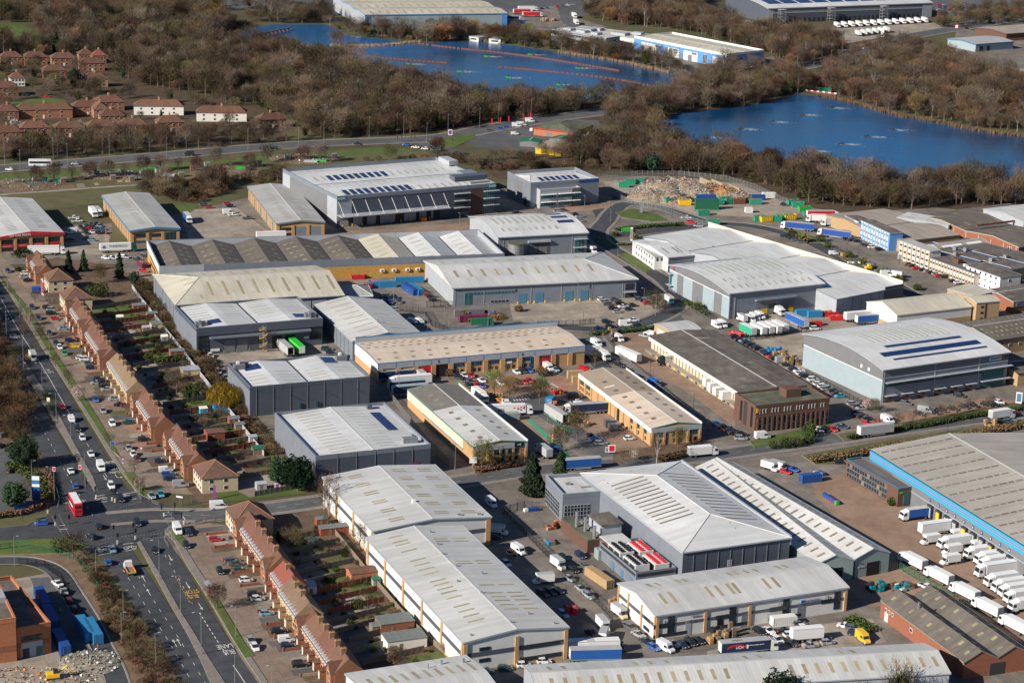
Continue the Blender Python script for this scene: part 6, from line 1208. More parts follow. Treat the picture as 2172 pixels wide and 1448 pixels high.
# --- woods: one object per wood, trees scattered by geometry nodes
PC=bpy.data.collections.new('tree_kinds')
WK=['bush','bushy','bushbr','street','street2','bushbig','b0','b1','b2','b3','b4','b5','b6','b7','b8','ivy','ever','s0','s1','s2','org','pale']
for i,k in enumerate(WK):
 tm,cm=TREE[k];me=bpy.data.meshes.new('wood_tree_'+k);bm=bmesh.new();bm.from_mesh(tm);n0=len(bm.faces);bm.from_mesh(cm);bm.faces.ensure_lookup_table()
 nt_=len(tm.materials)
 for f in list(bm.faces)[n0:]:f.material_index+=nt_
 bm.to_mesh(me);bm.free()
 for m_ in list(tm.materials)+list(cm.materials):me.materials.append(m_)
 PC.objects.link(bpy.data.objects.new(f'{i:02d}_{k}',me))
def scatter_group():
 g=bpy.data.node_groups.new('wood_scatter','GeometryNodeTree');g.interface.new_socket('Geometry',in_out='INPUT',socket_type='NodeSocketGeometry');g.interface.new_socket('Geometry',in_out='OUTPUT',socket_type='NodeSocketGeometry')
 N=g.nodes;L=g.links;gi=N.new('NodeGroupInput');go=N.new('NodeGroupOutput');ci=N.new('GeometryNodeCollectionInfo');ci.inputs['Collection'].default_value=PC;ci.inputs['Separate Children'].default_value=True;ci.inputs['Reset Children'].default_value=True
 ip=N.new('GeometryNodeInstanceOnPoints');ip.inputs['Pick Instance'].default_value=True
 def na(nm,ty):a=N.new('GeometryNodeInputNamedAttribute');a.data_type=ty;a.inputs['Name'].default_value=nm;return a.outputs[0]
 L.new(gi.outputs[0],ip.inputs['Points']);L.new(ci.outputs[0],ip.inputs['Instance']);L.new(na('kind_index','INT'),ip.inputs['Instance Index']);L.new(na('tree_rot','FLOAT_VECTOR'),ip.inputs['Rotation']);L.new(na('tree_scale','FLOAT_VECTOR'),ip.inputs['Scale']);L.new(ip.outputs[0],go.inputs[0]);return g
SG=scatter_group()
def inpoly(x,y,P):
 c=False;j=len(P)-1
 for i in range(len(P)):
  if(P[i][1]>y)!=(P[j][1]>y)and x<(P[j][0]-P[i][0])*(y-P[i][1])/(P[j][1]-P[i][1])+P[i][0]:c=not c
  j=i
 return c
LAKES=[[(at(*p).x,at(*p).y)for p in L]for L in(LK1,LK2)]
def wood(name,label,pts,sp,mix,seed,smin=.55,smax=1.3,avoid=(),kind='stuff'):
 rng=random.Random(seed);P=[(at(*p).x,at(*p).y)for p in pts];A=[[(at(*p).x,at(*p).y)for p in a]for a in avoid]+LAKES
 x0,x1=min(p[0]for p in P),max(p[0]for p in P);y0,y1=min(p[1]for p in P),max(p[1]for p in P);V=[];K=[];RR=[];SS=[]
 ks=[WK.index(k)for k in mix];w=list(mix.values());y=y0
 while y<y1:
  x=x0
  while x<x1:
   a,b=x+rng.uniform(-.5,.5)*sp,y+rng.uniform(-.5,.5)*sp
   if inpoly(a,b,P)and not any(inpoly(a,b,q)for q in A):
    V.append((a,b,-.1));K.append(rng.choices(ks,w)[0]);RR+=[0,0,rng.uniform(0,6.28)];s=smin+(smax-smin)*rng.random()**1.2;SS+=[s,s,s*rng.uniform(.85,1.15)]
   x+=sp
  y+=sp
 me=bpy.data.meshes.new(name);me.from_pydata(V,[],[])
 a=me.attributes.new('kind_index','INT','POINT');a.data.foreach_set('value',K);a=me.attributes.new('tree_rot','FLOAT_VECTOR','POINT');a.data.foreach_set('vector',RR);a=me.attributes.new('tree_scale','FLOAT_VECTOR','POINT');a.data.foreach_set('vector',SS)
 o=link(name,me);m=o.modifiers.new('scatter','NODES');m.node_group=SG;tag(o,label,'woodland',kind='stuff');return len(V)
MIX={'b0':3,'b1':4.5,'b2':3,'b3':1.2,'b4':2.5,'pale':.6,'b5':2,'b6':1,'b7':3,'b8':2,'ivy':1.8,'ever':.5,'bushbig':.8,'s0':2,'s1':2}
TAN={'b0':2,'b3':3,'b5':2,'b8':2,'org':.25,'s2':1,'b1':2,'pale':1}
SCR={'s0':4,'s1':3,'s2':4,'b6':.6,'b4':.5}
wood('woodland','bare winter wood between the estate and the far lake',[(240,130),(330,104),(470,100),(560,104),(640,120),(700,128),(760,146),(830,172),(900,188),(960,200),(1010,220),(1100,216),(1180,224),(1260,218),(1300,205),(1290,228),(1150,246),(1020,264),(860,286),(640,296),(620,262),(590,250),(560,232),(480,224),(430,205),(400,196),(290,182),(260,160)],6.2,MIX,1,avoid=[[(480,195),(560,185),(570,205),(490,212)]])
wood('woodland','bare winter wood along the top left behind the green field',[(-80,22),(100,18),(250,20),(400,24),(440,44),(500,52),(470,72),(460,100),(330,104),(250,100),(180,98),(112,88),(60,50),(-80,42)],7.0,MIX,2,avoid=[[(335,45),(400,38),(420,60),(345,68)]])
wood('woodland','belt of bare trees around the far estate houses',[(-80,95),(60,96),(190,100),(240,118),(-80,118)],7,MIX,3)
wood('woodland','narrow bare wood between the two lakes beside the road',[(1300,228),(1420,200),(1500,172),(1560,158),(1640,160),(1690,172),(1700,196),(1640,214),(1560,228),(1450,244),(1380,262),(1400,300),(1340,300),(1280,330),(1300,290),(1280,250)],6.2,MIX,4,avoid=[])
wood('woodland','dense bare wood along the near bank of right lake',[(1290,305),(1400,302),(1480,322),(1560,334),(1640,350),(1720,370),(1800,380),(1880,378),(1960,400),(2080,398),(2172,424),(2300,424),(2300,455),(2172,442),(2000,434),(1930,444),(1800,444),(1720,432),(1640,402),(1580,382),(1430,368),(1300,366),(1270,352),(1200,346),(1180,332),(1270,324)],6.0,MIX,5)
wood('woodland','tan-brown bare wood on the far bank of the right lake',[(1760,200),(1740,190),(1800,150),(1870,128),(1960,125),(2040,150),(2172,185),(2300,205),(2300,300),(2172,284),(2060,270),(1990,256),(1900,240),(1820,216)],6.0,TAN,6)
wood('woodland','brown bare wood beyond the lake between the top warehouses',[(1240,-25),(1500,-25),(1490,20),(1500,45),(1600,70),(1700,80),(1770,96),(1800,104),(1760,124),(1680,144),(1640,120),(1560,98),(1470,70),(1400,62),(1310,52),(1240,36)],6.8,TAN,7)
wood('woodland','trees and scrub lining the far bank of the far lake',[(520,45),(690,32),(720,62),(900,80),(960,72),(1060,82),(1180,96),(1300,122),(1420,140),(1460,158),(1420,152),(1300,134),(1180,110),(1075,95),(1010,86),(890,90),(740,74),(690,50),(580,50)],6.5,dict(MIX,org=1.5),8)
wood('woodland','scrub and bare trees between allotments and the dual carriageway',[(-80,320),(180,304),(350,298),(560,290),(610,300),(560,306),(350,322),(180,334),(-80,348)],7,dict(MIX,s0=5,s1=4),9,smin=.6,smax=1.0)
wood('woodland','brown scrub behind the parcel warehouse',[(700,345),(960,330),(1040,352),(1140,350),(1290,345),(1300,362),(1060,362),(1000,358),(940,338)],5,dict(SCR,b2=.6),10)
wood('woodland','brown scrub between allotments and industrial units',[(290,400),(420,385),(600,368),(595,392),(500,385),(470,410),(420,432),(330,420),(300,412)],4.2,dict(SCR,b5=.5),11,smin=.6)
wood('woodland','winter scrub between shops and roadside at the right',[(1700,195),(1760,150),(1840,112),(1930,100),(1980,108),(1960,122),(1870,126),(1800,148),(1740,188)],6,dict(SCR,b3=1,b0=1),12)
wood('woodland','thicket of bare trees beside the tyre depot',[(1240,325),(1290,290),(1318,256),(1305,290),(1285,332),(1190,338),(1060,342),(1020,336),(1100,332)],6,dict(MIX,s0=4),13,smin=.45,smax=.75)
wood('woodland','bare trees among the far estate gardens',[(-30,205),(260,190),(300,215),(420,215),(560,250),(600,290),(-30,312)],11,dict(MIX,ever=1.5,ivy=2,s0=4),14,smin=.45,smax=.8,avoid=[[(20,215),(140,206),(140,232),(20,240)],[(50,250),(270,240),(270,285),(50,290)]]+[[(p[0]-6,p[1]+8),(p[0]+w*4.6+8,p[1]+2),(p[0]+w*4.2,p[1]-26),(p[0]-16,p[1]-22)]for p,w,dp,a,k,l in EST])
wood('woodland','trees among the upper estate houses',[(-30,115),(250,108),(280,170),(240,200),(-30,200)],11,dict(MIX,ever=3,ivy=2),15,smin=.5,smax=.9,avoid=[[(p[0]-6,p[1]+8),(p[0]+w*4.2+8,p[1]+2),(p[0]+w*4.0,p[1]-26),(p[0]-16,p[1]-22)]for p,w,dp,a,k,l in EST])
wood('roadside_scrub','thorny brown hedge bank along the left of the dual carriageway',[(170,1190),(200,1195),(245,1255),(290,1318),(340,1385),(390,1465),(420,1540),(300,1540),(290,1440),(250,1360),(215,1290)],2.4,{'s0':4,'s1':2,'s2':4},16,smin=.45,smax=.8)
wood('roadside_scrub','dark scrub bank beside the retail forecourt at left',[(-20,770),(15,800),(35,870),(60,930),(40,950),(-30,900)],3.6,{'s0':2,'s1':2,'s2':4,'ivy':.4},17,smin=.5,smax=1.0)
wood('roadside_scrub','brown twiggy scrub strip behind the terrace gardens',[(285,605),(315,598),(345,650),(378,698),(420,745),(470,800),(520,872),(560,925),(590,962),(572,965),(520,905),(480,855),(430,795),(380,735),(340,685),(305,640)],2.6,{'s0':3,'s2':3,'s1':1},18,smin=.5,smax=1.05)
wood('reed_fringe','tawny scrub by the water works at far left',[(470,60),(520,52),(560,56),(500,72)],4,{'s2':3,'s0':2},19,smin=.5)
wood('garden_shrubs','assorted shrubs and small bare trees in the upper terrace gardens',[(205,655),(300,640),(345,690),(430,805),(520,915),(560,965),(600,1000),(480,1010),(400,925),(300,795),(240,720)],4.6,{'bush':3,'bushy':1.5,'bushbr':3,'street':.5,'s0':2,'bushbig':.5},20,smin=.3,smax=.8)
wood('garden_shrubs','assorted shrubs and small bare trees in the lower terrace gardens',[(590,1140),(690,1100),(790,1215),(880,1320),(985,1410),(800,1420),(700,1310)],4.6,{'bush':3,'bushy':1.5,'bushbr':3,'street':.5,'s0':2,'bushbig':.5},21,smin=.3,smax=.75)
wood('garden_shrubs','front garden shrubs along the terraces',[(95,640),(128,647),(172,720),(272,857),(396,1017),(378,1015),(255,857),(155,722)],5,{'bush':3,'bushy':2,'bushbr':2},22,smin=.2,smax=.5)
wood('garden_shrubs','front garden shrubs along the lower terraces',[(470,1113),(632,1340),(722,1462),(690,1462),(600,1335),(450,1130)],5,{'bush':3,'bushy':2,'bushbr':2},23,smin=.2,smax=.5)
wood('woodland','rusty bare trees on the bank left of the carriageway',[(-90,560),(-50,600),(-10,700),(25,800),(52,860),(78,915),(60,940),(20,915),(-90,860)],5.5,{'b3':3,'b6':2,'b4':2,'b2':1},24,smin=.6,smax=.9)
wood('woodland','trees along the top right roads and car parks',[(1990,30),(2100,20),(2300,10),(2300,45),(2150,52),(2060,55),(1990,60)],9,dict(MIX,ever=1),25,smin=.6,smax=1,avoid=[[(1985,8),(2085,5),(2085,28),(1985,32)]])
wood('woodland','scrub among the top right trade units',[(1930,112),(2000,110),(2040,130),(2100,158),(2300,210),(2300,230),(2150,195),(2000,140)],7,dict(SCR,b3=1,ever=.6),26)
wood('woodland','roadside trees below the top edge lorry park',[(-60,14),(400,10),(690,14),(690,26),(400,22),(-60,26)],9,dict(MIX,ever=2),27,smin=.5,smax=.9)
# reeds along the lake margins
def reeds(label,pts,w,seed):
 rng=random.Random(seed);P=smooth([at(*p)for p in pts]);q=MB();k=q.mi('reed')
 for i in range(len(P)-1):
  a,b=P[i],P[i+1];L=(b-a).length
  for j in range(int(L*w*3)):
   p=a.lerp(b,rng.random())+Vector((rng.uniform(-w,w)/2,rng.uniform(-w,w)/2,0));h=rng.uniform(1.4,2.4);d=rng.uniform(0,PI);s=Vector((math.cos(d),math.sin(d),0))*.22;i0=len(q.v);q.v+=[tuple(p-s),tuple(p+s),(p.x+rng.gauss(0,.2),p.y+rng.gauss(0,.2),h)];q.f.append((i0,i0+1,i0+2));q.m.append(k)
 tag(q.obj('reeds'),label,'reeds',kind='stuff')
reeds('tawny reed fringe along the far bank of the right lake',[(1735,203),(1800,216),(1900,244),(2000,262),(2060,275),(2172,290),(2260,298)],5,1)
reeds('tawny reed fringe along the far bank of the far lake',[(700,98),(760,100),(830,96),(890,90)],4,2);reeds('tawny reeds below the lakeside office',[(1185,112),(1280,126),(1340,137),(1420,155)],3,3);reeds('pale reeds before the boathouse',[(960,82),(1010,86),(1070,94)],3,4)
# --- individual trees
T=[('willow',(475,868),'large yellow weeping willow in the terrace gardens',1.0,'willow_tree'),('pine',(1128,1048),'tall dark green pine beside the junction of the estate road',1.0,'pine_tree'),('conifer',(1188,1015),'smaller dark pine behind the tall pine by estate road',.85,'pine_tree'),('yew',(632,1040),'broad dark evergreen beside the grey parapet unit',1.0,'evergreen_tree'),('yew',(598,1032),'dark evergreen left of the broad one at garden end',.85,'evergreen_tree'),('cypress',(146,578),'dark conical cypress, left of the pair behind red terrace',.92,'cypress_tree'),('cypress',(178,575),'dark conical cypress, right of the pair behind red terrace',.88,'cypress_tree'),('cypress',(254,592),'tall ragged conifer beside the yellow brick wall',1.0,'conifer_tree'),('ever',(285,605),'dark green rounded evergreen near the hipped shed corner',.75,'evergreen_tree'),('bushbig',(212,628),'round olive-green bush on the lawn edge',1.5,'bush'),('bud',(212,600),'brown budding tree behind cream hipped house',1.0,'tree'),('bushbig',(190,625),'dark rounded bush beside the garden lawn',1.0,'bush'),
('bloom',(167,850),'large pink blossom tree on the roadside verge',1.05,'blossom_tree'),('bloom',(62,690),'small pink blossom tree at the top of verge',.8,'blossom_tree'),('bloom',(295,1040),'pink blossom tree beside the crossroads verge',.75,'blossom_tree'),('bloomw',(1345,975),'white blossom bush outside brick unit three',.6,'blossom_tree'),('bloom',(1838,870),'pale pink blossom tree at corner of logistics warehouse',.75,'blossom_tree'),('bud',(1855,875),'olive budding tree beside the pale pink blossom',.6,'tree'),('bloomw',(32,278),'large white blossom tree in the far estate',1.2,'blossom_tree'),('bloom',(170,272),'small pink blossom tree on the estate green',.9,'blossom_tree'),('bloomw',(1850,420),'white blossoming thicket in the lakeside wood',1.1,'blossom_tree'),('bloom',(585,180),'pale blossom tree standing in the bare wood',1.0,'blossom_tree'),
('b1',(375,838),'dark bare tree beside the yellow willow',.75,'tree'),('bushbig',(405,845),'dark evergreen shrub mass beneath the willow',1.4,'bush'),('street',(140,645),'bare garden tree behind hipped cream houses',.8,'tree'),
('yew',(52,990),'dark cedar beside retail forecourt at left',.95,'cedar_tree'),('yew',(30,1078),'dark pine beside the blue forecourt totem',.75,'pine_tree'),('street',(58,1055),'bare brown tree behind the forecourt totem sign',.9,'tree'),
('b3',(8,880),'rusty bare tree at left edge of carriageway',.8,'tree'),('b2',(28,920),'olive bare tree beside the warning sign',.7,'tree'),
('bud',(1048,838),'olive budding tree, leftmost in the brick-unit courtyard',1.15,'tree'),('bud',(1080,848),'olive budding tree, second in the brick-unit courtyard',1.15,'tree'),('bud',(1145,855),'olive budding tree beside blue skip in courtyard',1.1,'tree'),('bud',(1225,935),'olive budding tree behind the open blue curtain trailer',1.25,'tree'),('bud',(1190,955),'olive budding tree by the red-white barrier',1.1,'tree'),('bud',(1022,998),'brown budding tree at the corner of grey-roof brick unit',1.25,'tree'),('birch',(1393,985),'white-stemmed bare birch on the road verge',1.0,'birch_tree'),('street',(1320,990),'bare reddish tree beside red estate sign',.9,'tree'),('bud',(1438,950),'ivy-clad narrow tree at end of brick unit three',.8,'tree'),
('street',(1262,775),'bare tree between brick range and palisade fence',1.0,'tree'),('b5',(1385,655),'golden bare tree at bend of the estate road',.8,'tree'),('b2',(1398,665),'bushy bare tree at bend of the estate road',.7,'tree'),('bud',(1066,690),'yellowish tree among pallets outside unit four',.6,'tree'),
('birch',(698,1105),'tall bare silver birch beside garden rear fence',1.25,'birch_tree'),('birch',(688,1080),'slim bare birch by white shed gable',1.0,'birch_tree'),('street2',(762,1168),'bare tree leaning on the white shed wall',1.3,'tree'),('b5',(460,1290),'bushy bare street tree by the bus shelter',.72,'tree'),('b2',(620,1170),'grey bare garden tree behind ochre-roofed house',.75,'tree'),('conifer',(590,1150),'small golden conifer in corner garden',.35,'conifer_tree'),('b2',(155,1180),'yellow-green willow scrub beside the site fence',.75,'tree'),('bushbig',(125,1168),'dark green bush by the site entrance fence',1.0,'bush'),
('yew',(1655,1518),'dark ivy-clad tree top at the bottom edge',1.0,'evergreen_tree'),('ivy',(1905,1500),'ivy tree top at bottom right edge',1.1,'tree'),('street',(1830,1496),'bare twiggy tree top at bottom edge',1.0,'tree'),
('b1',(2055,420),'tall pale spreading bare tree against the lake, left of pair',1.25,'tree'),('b8',(2095,425),'tall pale spreading bare tree against the lake, right of pair',1.3,'tree'),('b5',(1795,400),'slender bare tree standing before lake water',1.0,'tree'),('pale',(2165,425),'tall pale poplar at right edge by lake',1.2,'tree'),
('org',(447,52),'huge orange-brown willow beside the far pond',1.7,'willow_tree'),('org',(425,82),'smaller orange willow below the huge one',1.0,'willow_tree'),('org',(715,95),'orange bare willow on the lake spit',.9,'willow_tree'),('b1',(945,205),'round brown bare tree beside the far lake',1.35,'tree'),('b5',(870,185),'slim pale tree at the far lake edge',1.1,'tree'),('conifer',(258,152),'big dark conifer in the upper estate',1.3,'conifer_tree'),('ever',(160,185),'dark spreading yew in the upper estate',1.4,'evergreen_tree'),('conifer',(120,110),'dark conifer above the upper estate houses',1.0,'conifer_tree'),('cypress',(92,290),'small dark cypress between estate semis',.6,'cypress_tree'),('cypress',(342,262),'dark cypress before the left white terrace',.7,'cypress_tree'),
('bushbr',(1075,975),'reddish-brown hedge bush outside grey-roof unit',1.3,'bush'),('bushbr',(1050,985),'brown hedge bush by footway',1.2,'bush')]
for k,px,l,s,nm in T:
 if s:tree(k,px,l,s,nm or 'tree')
for i,(x,y)in enumerate(((14,640),(25,720),(42,672),(50,775-60),(75,745),(88,722),(118,778),(145,815),(232,945),(285,1005))):
 tree('street' if i%2 else 'street2',(x if x>40 else x+60,y),f'small bare street tree, {ORD[i]} along the roadside verge',.8,'street_tree','street trees on the verge')
for i,(x,y)in enumerate(((1862,915),(1905,905),(1935,900),(1962,895),(1998,888),(2030,880),(2055,872),(2100,865))):tree('street2',(x,y),f'thin bare tree, {ORD[i]} from the left in the logistics car park',.85,'street_tree','trees in the logistics car park')
for i in range(18):
 f=i/17;x=40+f*640;tree(('street','b6','b5')[i%3],(x,388-f*52+random.uniform(-4,8)),f'bare roadside tree, {ORD[i]} from the left beside the dual carriageway above allotments',random.uniform(.85,1.1),'street_tree','trees beside the far dual carriageway')
for i,(x,y,k,s,l)in enumerate(((1668,948,'bushbig',.9,'clipped round green bush, left of the brown brick office hedges'),(1690,945,'bushbig',.9,'large clipped green hedge mound before brown brick office'),(1712,938,'bushbig',.9,'clipped green mound below the ivy bush'),(1716,925,'bushbig',1.2,'ivy-covered shrub against the brown brick office'),(1640,950,'bushbig',.7,'small clipped bush at brown brick office corner'),(1892,1070,'bush',1.2,'dark green bush beside glazed annex'),(1305,500,'bushy',1.4,'yellow gorse bush beside green skip'),(1345,505,'bushy',1.4,'yellow gorse bush right of the green skip'),(1680,505,'bushbig',1.1,'olive shrub bed behind the white stepped sheds'),(1705,512,'bushy',2.2,'golden shrub at the corner of stepped sheds'),(1740,512,'bushbig',1.0,'olive shrub by the estate gate'),(1800,545,'bush',1.5,'dark shrub row beside the service road'),(1830,558,'bushy',1.5,'yellow-green shrub by the yellow truck'),(1870,580,'bushy',1.6,'golden shrub by the white van'),(1905,595,'bushy',1.7,'large golden shrub at the estate road'),(1945,615,'bush',1.4,'dark shrub at end of the shrub row'),(1755,525,'bushbig',.8,'evergreen shrub beside parked dark cars'),(1480,655,'bush',1.6,'grey-green shrubs against the arched unit'),(1100,660,'bushbr',1.2,'brown shrub near the pallets'),(985,670,'bushy',1.6,'golden shrub verge at unit four'),(1000,682,'bushy',1.4,'low golden shrub along the gate road'),(700,770,'bushy',1.3,'golden shrub by the dark twin unit'),(950,795,'bushbr',1.5,'rust-coloured shrub by the red shutter'),(1150,796,'bushbr',1.5,'rust-red shrub beside the white van'),(40,575,'bushy',1.2,'bright green garden bush by farthest terrace'),(345,830-30,'bush',1.2,'green garden bush in tan terrace gardens'),(315,765,'bushbig',.8,'olive garden tree by red fences'),(455,850,'bushy',1.3,'yellow-green shrub under the willow'))):
 if s>.1:tree(k,(x,y),l,s,'bush',None,'bush')
# hedges as single things
def hedge(label,pts,w,h,m,seed,name='hedge'):
 rng=random.Random(seed);P=[at(*p)for p in pts];q=MB();ks=[q.mi(m),q.mi({'hedge':'ivy','hedge_br':'scrubtwig','hedge_y':'hedge'}.get(m,'hedge'))]
 for i in range(len(P)-1):
  a,b=P[i],P[i+1];L=(b-a).length;d=(b-a).normalized();nn=Vector((-d.y,d.x,0))
  for j in range(int(L*w*14)+20):
   p=a.lerp(b,rng.random())+nn*rng.uniform(-w/2,w/2);p.z=h*math.sqrt(rng.random())*rng.uniform(.85,1.05);aa=Vector((rng.gauss(0,1),rng.gauss(0,1),rng.gauss(0,1))).normalized();bb=aa.orthogonal().normalized();s=rng.uniform(.2,.45);i0=len(q.v);q.v+=[tuple(p-aa*s),tuple(p+bb*s*.8),tuple(p+aa*s),tuple(p-bb*s*.8)];q.f.append((i0,i0+1,i0+2,i0+3));q.m.append(ks[rng.random()<.35])
  q.box(0,0,0,0,0,0,m)if 0 else None
 return tag(q.obj(name),label,'hedge')
hedge('clipped hedge in front of the car parts unit',[(0,532),(90,527)],2,1.4,'hedge',1);hedge('dark hedge beside the upper service road',[(30,548),(62,540)],4,3.2,'ivy',2);hedge('rusty beech hedge around the forecourt corner',[(100,1000),(110,1030),(108,1060),(80,1080),(40,1092),(-20,1100)],1.6,1.6,'hedge_br',3);hedge('shrub bed behind the forecourt totem',[(20,985),(60,1005),(95,1035),(100,1055)],5,1.3,'hedge',4);hedge('brown hedge along the footway of grey-roof unit',[(1010,1002),(1105,985)],3,1.3,'hedge_br',5);hedge('brown shrub bed before brick unit three',[(1395,978),(1490,955)],4,1.2,'hedge_br',6);hedge('green hedge along the road before logistics warehouse',[(1800,932),(1870,918),(1960,905),(2060,885),(2172,868),(2260,855)],2.5,1.3,'hedge',7);hedge('brown bramble bank on the near side of estate road',[(1720,980),(1800,970),(1900,950),(2000,935),(2172,905)],4,1.8,'hedge_br',8);hedge('trimmed green bank beside the numbered white units',[(1800,1315),(1850,1342)],5,1.4,'hedge',9);hedge('dark hedge in the tan terrace gardens',[(330,775),(395,765)],2.5,2.2,'ivy',10);hedge('green hedge at estate gate behind brick range',[(1255,712),(1330,705),(1395,698)],2,1.5,'hedge',11);hedge('low brown hedge outside the yellow brick units',[(540,522),(690,505)],1.6,1.2,'hedge',12);hedge('clipped hedge line at base of the unit fence',[(845,905),(880,935),(905,958)],1.6,1.1,'hedge',13);hedge('dark hedge above the recycling yard road',[(1305,490),(1380,482),(1450,478)],3,1.6,'ivy',14);hedge('hedge along the arched unit fence',[(1450,640),(1500,668)],3,1.3,'hedge',15);hedge('scrubby hedge at the lawn by the white office',[(1310,520),(1360,520)],1.5,.9,'hedge',16)
# ---------------------------------------------------------------- vehicles
PAINT={'k':('black',(0.012,0.013,0.016)),'n':('navy',(0.012,0.022,0.06)),'w':('white',(0.72,0.73,0.73)),'s':('silver',(0.38,0.40,0.42)),'g':('grey',(0.12,0.13,0.145)),'r':('red',(0.55,0.012,0.02)),'b':('blue',(0.02,0.10,0.42)),'t':('turquoise',(0.02,0.30,0.42)),'e':('green',(0.03,0.32,0.08)),'m':('maroon',(0.12,0.015,0.025)),'y':('yellow',(0.75,0.45,0.02)),'o':('orange',(0.7,0.2,0.02)),'d':('dark green',(0.01,0.07,0.07)),'l':('pale blue',(0.25,0.42,0.52)),'c':('cream',(0.6,0.5,0.32))}
for c,(nm,col)in PAINT.items():
 m=mat('car_'+c,col,.35,spec=.5,metal=.25 if c in 'sgl' else 0);m.node_tree.nodes['Principled BSDF'].inputs['Coat Weight'].default_value=.5
mat('lamp_white',(0.8,0.8,0.75),.2);mat('lamp_red',(0.45,0.01,0.01),.3);mat('tr_w',(0.70,0.70,0.69),.5);mat('tr_g',(0.40,0.41,0.42),.5,(0.34,0.35,0.36),.6);mat('curtain_b',(0.02,0.07,0.30),.55);mat('cur_d',(0.015,0.03,0.08),.55);mat('cur_b',(0.02,0.10,0.36),.55);mat('tarp_g',(0.03,0.35,0.20),.6)
def loft(q,st,m):
 "st: (x, half width, z bottom, half width top, z top)"
 for i in range(len(st)-1):
  a,b=st[i],st[i+1]
  A=[(a[0],-a[1],a[2]),(a[0],a[1],a[2]),(a[0],a[3],a[4]),(a[0],-a[3],a[4])];B=[(b[0],-b[1],b[2]),(b[0],b[1],b[2]),(b[0],b[3],b[4]),(b[0],-b[3],b[4])]
  q.poly([A[1],B[1],B[2],A[2]],m);q.poly([B[0],A[0],A[3],B[3]],m);q.poly([A[2],B[2],B[3],A[3]],m);q.poly([A[0],B[0],B[1],A[1]],m)
 a=st[0];q.poly([(a[0],-a[1],a[2]),(a[0],a[1],a[2]),(a[0],a[3],a[4]),(a[0],-a[3],a[4])],m);a=st[-1];q.poly([(a[0],a[1],a[2]),(a[0],-a[1],a[2]),(a[0],-a[3],a[4]),(a[0],a[3],a[4])],m)
def wheel_mesh(r,w):
 q=MB();q.tube((0,-w/2,0),(0,w/2,0),r,r,'rubber',14);q.tube((0,-w/2-.01,0),(0,w/2+.01,0),r*.6,r*.6,'metal',10);return q.mesh('wheel')
WM={k:wheel_mesh(*v)for k,v in{'car':(.32,.22),'van':(.36,.24),'hgv':(.5,.32)}.items()}
VP={}
def vproto(kind,body,parts,wheels,wk):
 VP[kind]=(body,parts,wheels,wk)
def mk_car(kind,L,W,H,nose,boot,sl):
 h=W/2;q=MB();B='car_s';bz=.62*H+.02
 loft(q,[(-L/2,h*.86,.35,h*.82,.70*bz if boot else bz*.95),(-L/2+.18,h*.97,.26,h*.9,.93*bz if boot else bz*1.0),(-L/2+.9,h,.24,h*.93,bz),(L*.14,h,.24,h*.93,bz*.98),(L/2-nose,h,.24,h*.9,bz*.95),(L/2-.25,h*.95,.26,h*.84,bz*.78),(L/2,h*.82,.34,h*.72,bz*.58)],B)
 xa,xb=L/2-nose-.05,-L/2+(.95 if boot else .12);xa2,xb2=xa-.85*sl,xb+(.75 if boot else .35)
 bw,tw=h*.9,h*.74;z0,z1=bz*.97,H
 C=[(xb,-bw,z0),(xa,-bw,z0),(xa,bw,z0),(xb,bw,z0)];T=[(xb2,-tw,z1),(xa2,-tw,z1),(xa2,tw,z1),(xb2,tw,z1)]
 q.hexa([(x,y,z-.02)for x,y,z in T]+[(x*.98,y*.96,z+.04)for x,y,z in T],B)
 for s in(-1,1):
  xm=(xa2+xb2)/2;q.hexa([(xm-.06,s*bw-.01,z0),(xm+.06,s*bw-.01,z0),(xm+.06,s*bw+.02,z0),(xm-.06,s*bw+.02,z0),(xm-.06,s*tw-.01,z1),(xm+.06,s*tw-.01,z1),(xm+.06,s*tw+.02,z1),(xm-.06,s*tw+.02,z1)],B);q.box(xa-.35,xa-.15,s*h-.02 if s>0 else s*h-.12,s*h+.12 if s>0 else s*h+.02,z0-.02,z0+.14,B)
  q.box(L/2-.28,L/2-.04,s*h*.62-.16,s*h*.62+.16,bz*.60,bz*.74,'lamp_white');q.box(-L/2-.02,-L/2+.2,s*h*.72-.12,s*h*.72+.12,bz*.62,bz*.82,'lamp_red')
 q.box(-L/2-.03,-L/2+.02,-.26,.26,.5,.62,'gold');q.box(L/2-.06,L/2+.01,-.26,.26,.42,.54,'white')
 body=q.mesh('car_body');g=MB()
 for f in((0,1,5,4),(1,2,6,5),(2,3,7,6),(3,0,4,7)):P=C+T;g.poly([P[i]for i in f],'glass')
 gl=g.mesh('window_glass');ax=L*.31
 vproto(kind,body,[('window_glass',gl)],[(ax,-h+.1),(ax,h-.1),(-ax,-h+.1),(-ax,h-.1)],'car')
mk_car('hatchback',4.0,1.76,1.48,.95,False,1.0);mk_car('saloon',4.7,1.82,1.44,1.25,True,1.0);mk_car('estate car',4.65,1.82,1.48,1.15,False,1.0);mk_car('SUV',4.55,1.9,1.70,1.1,False,.8)
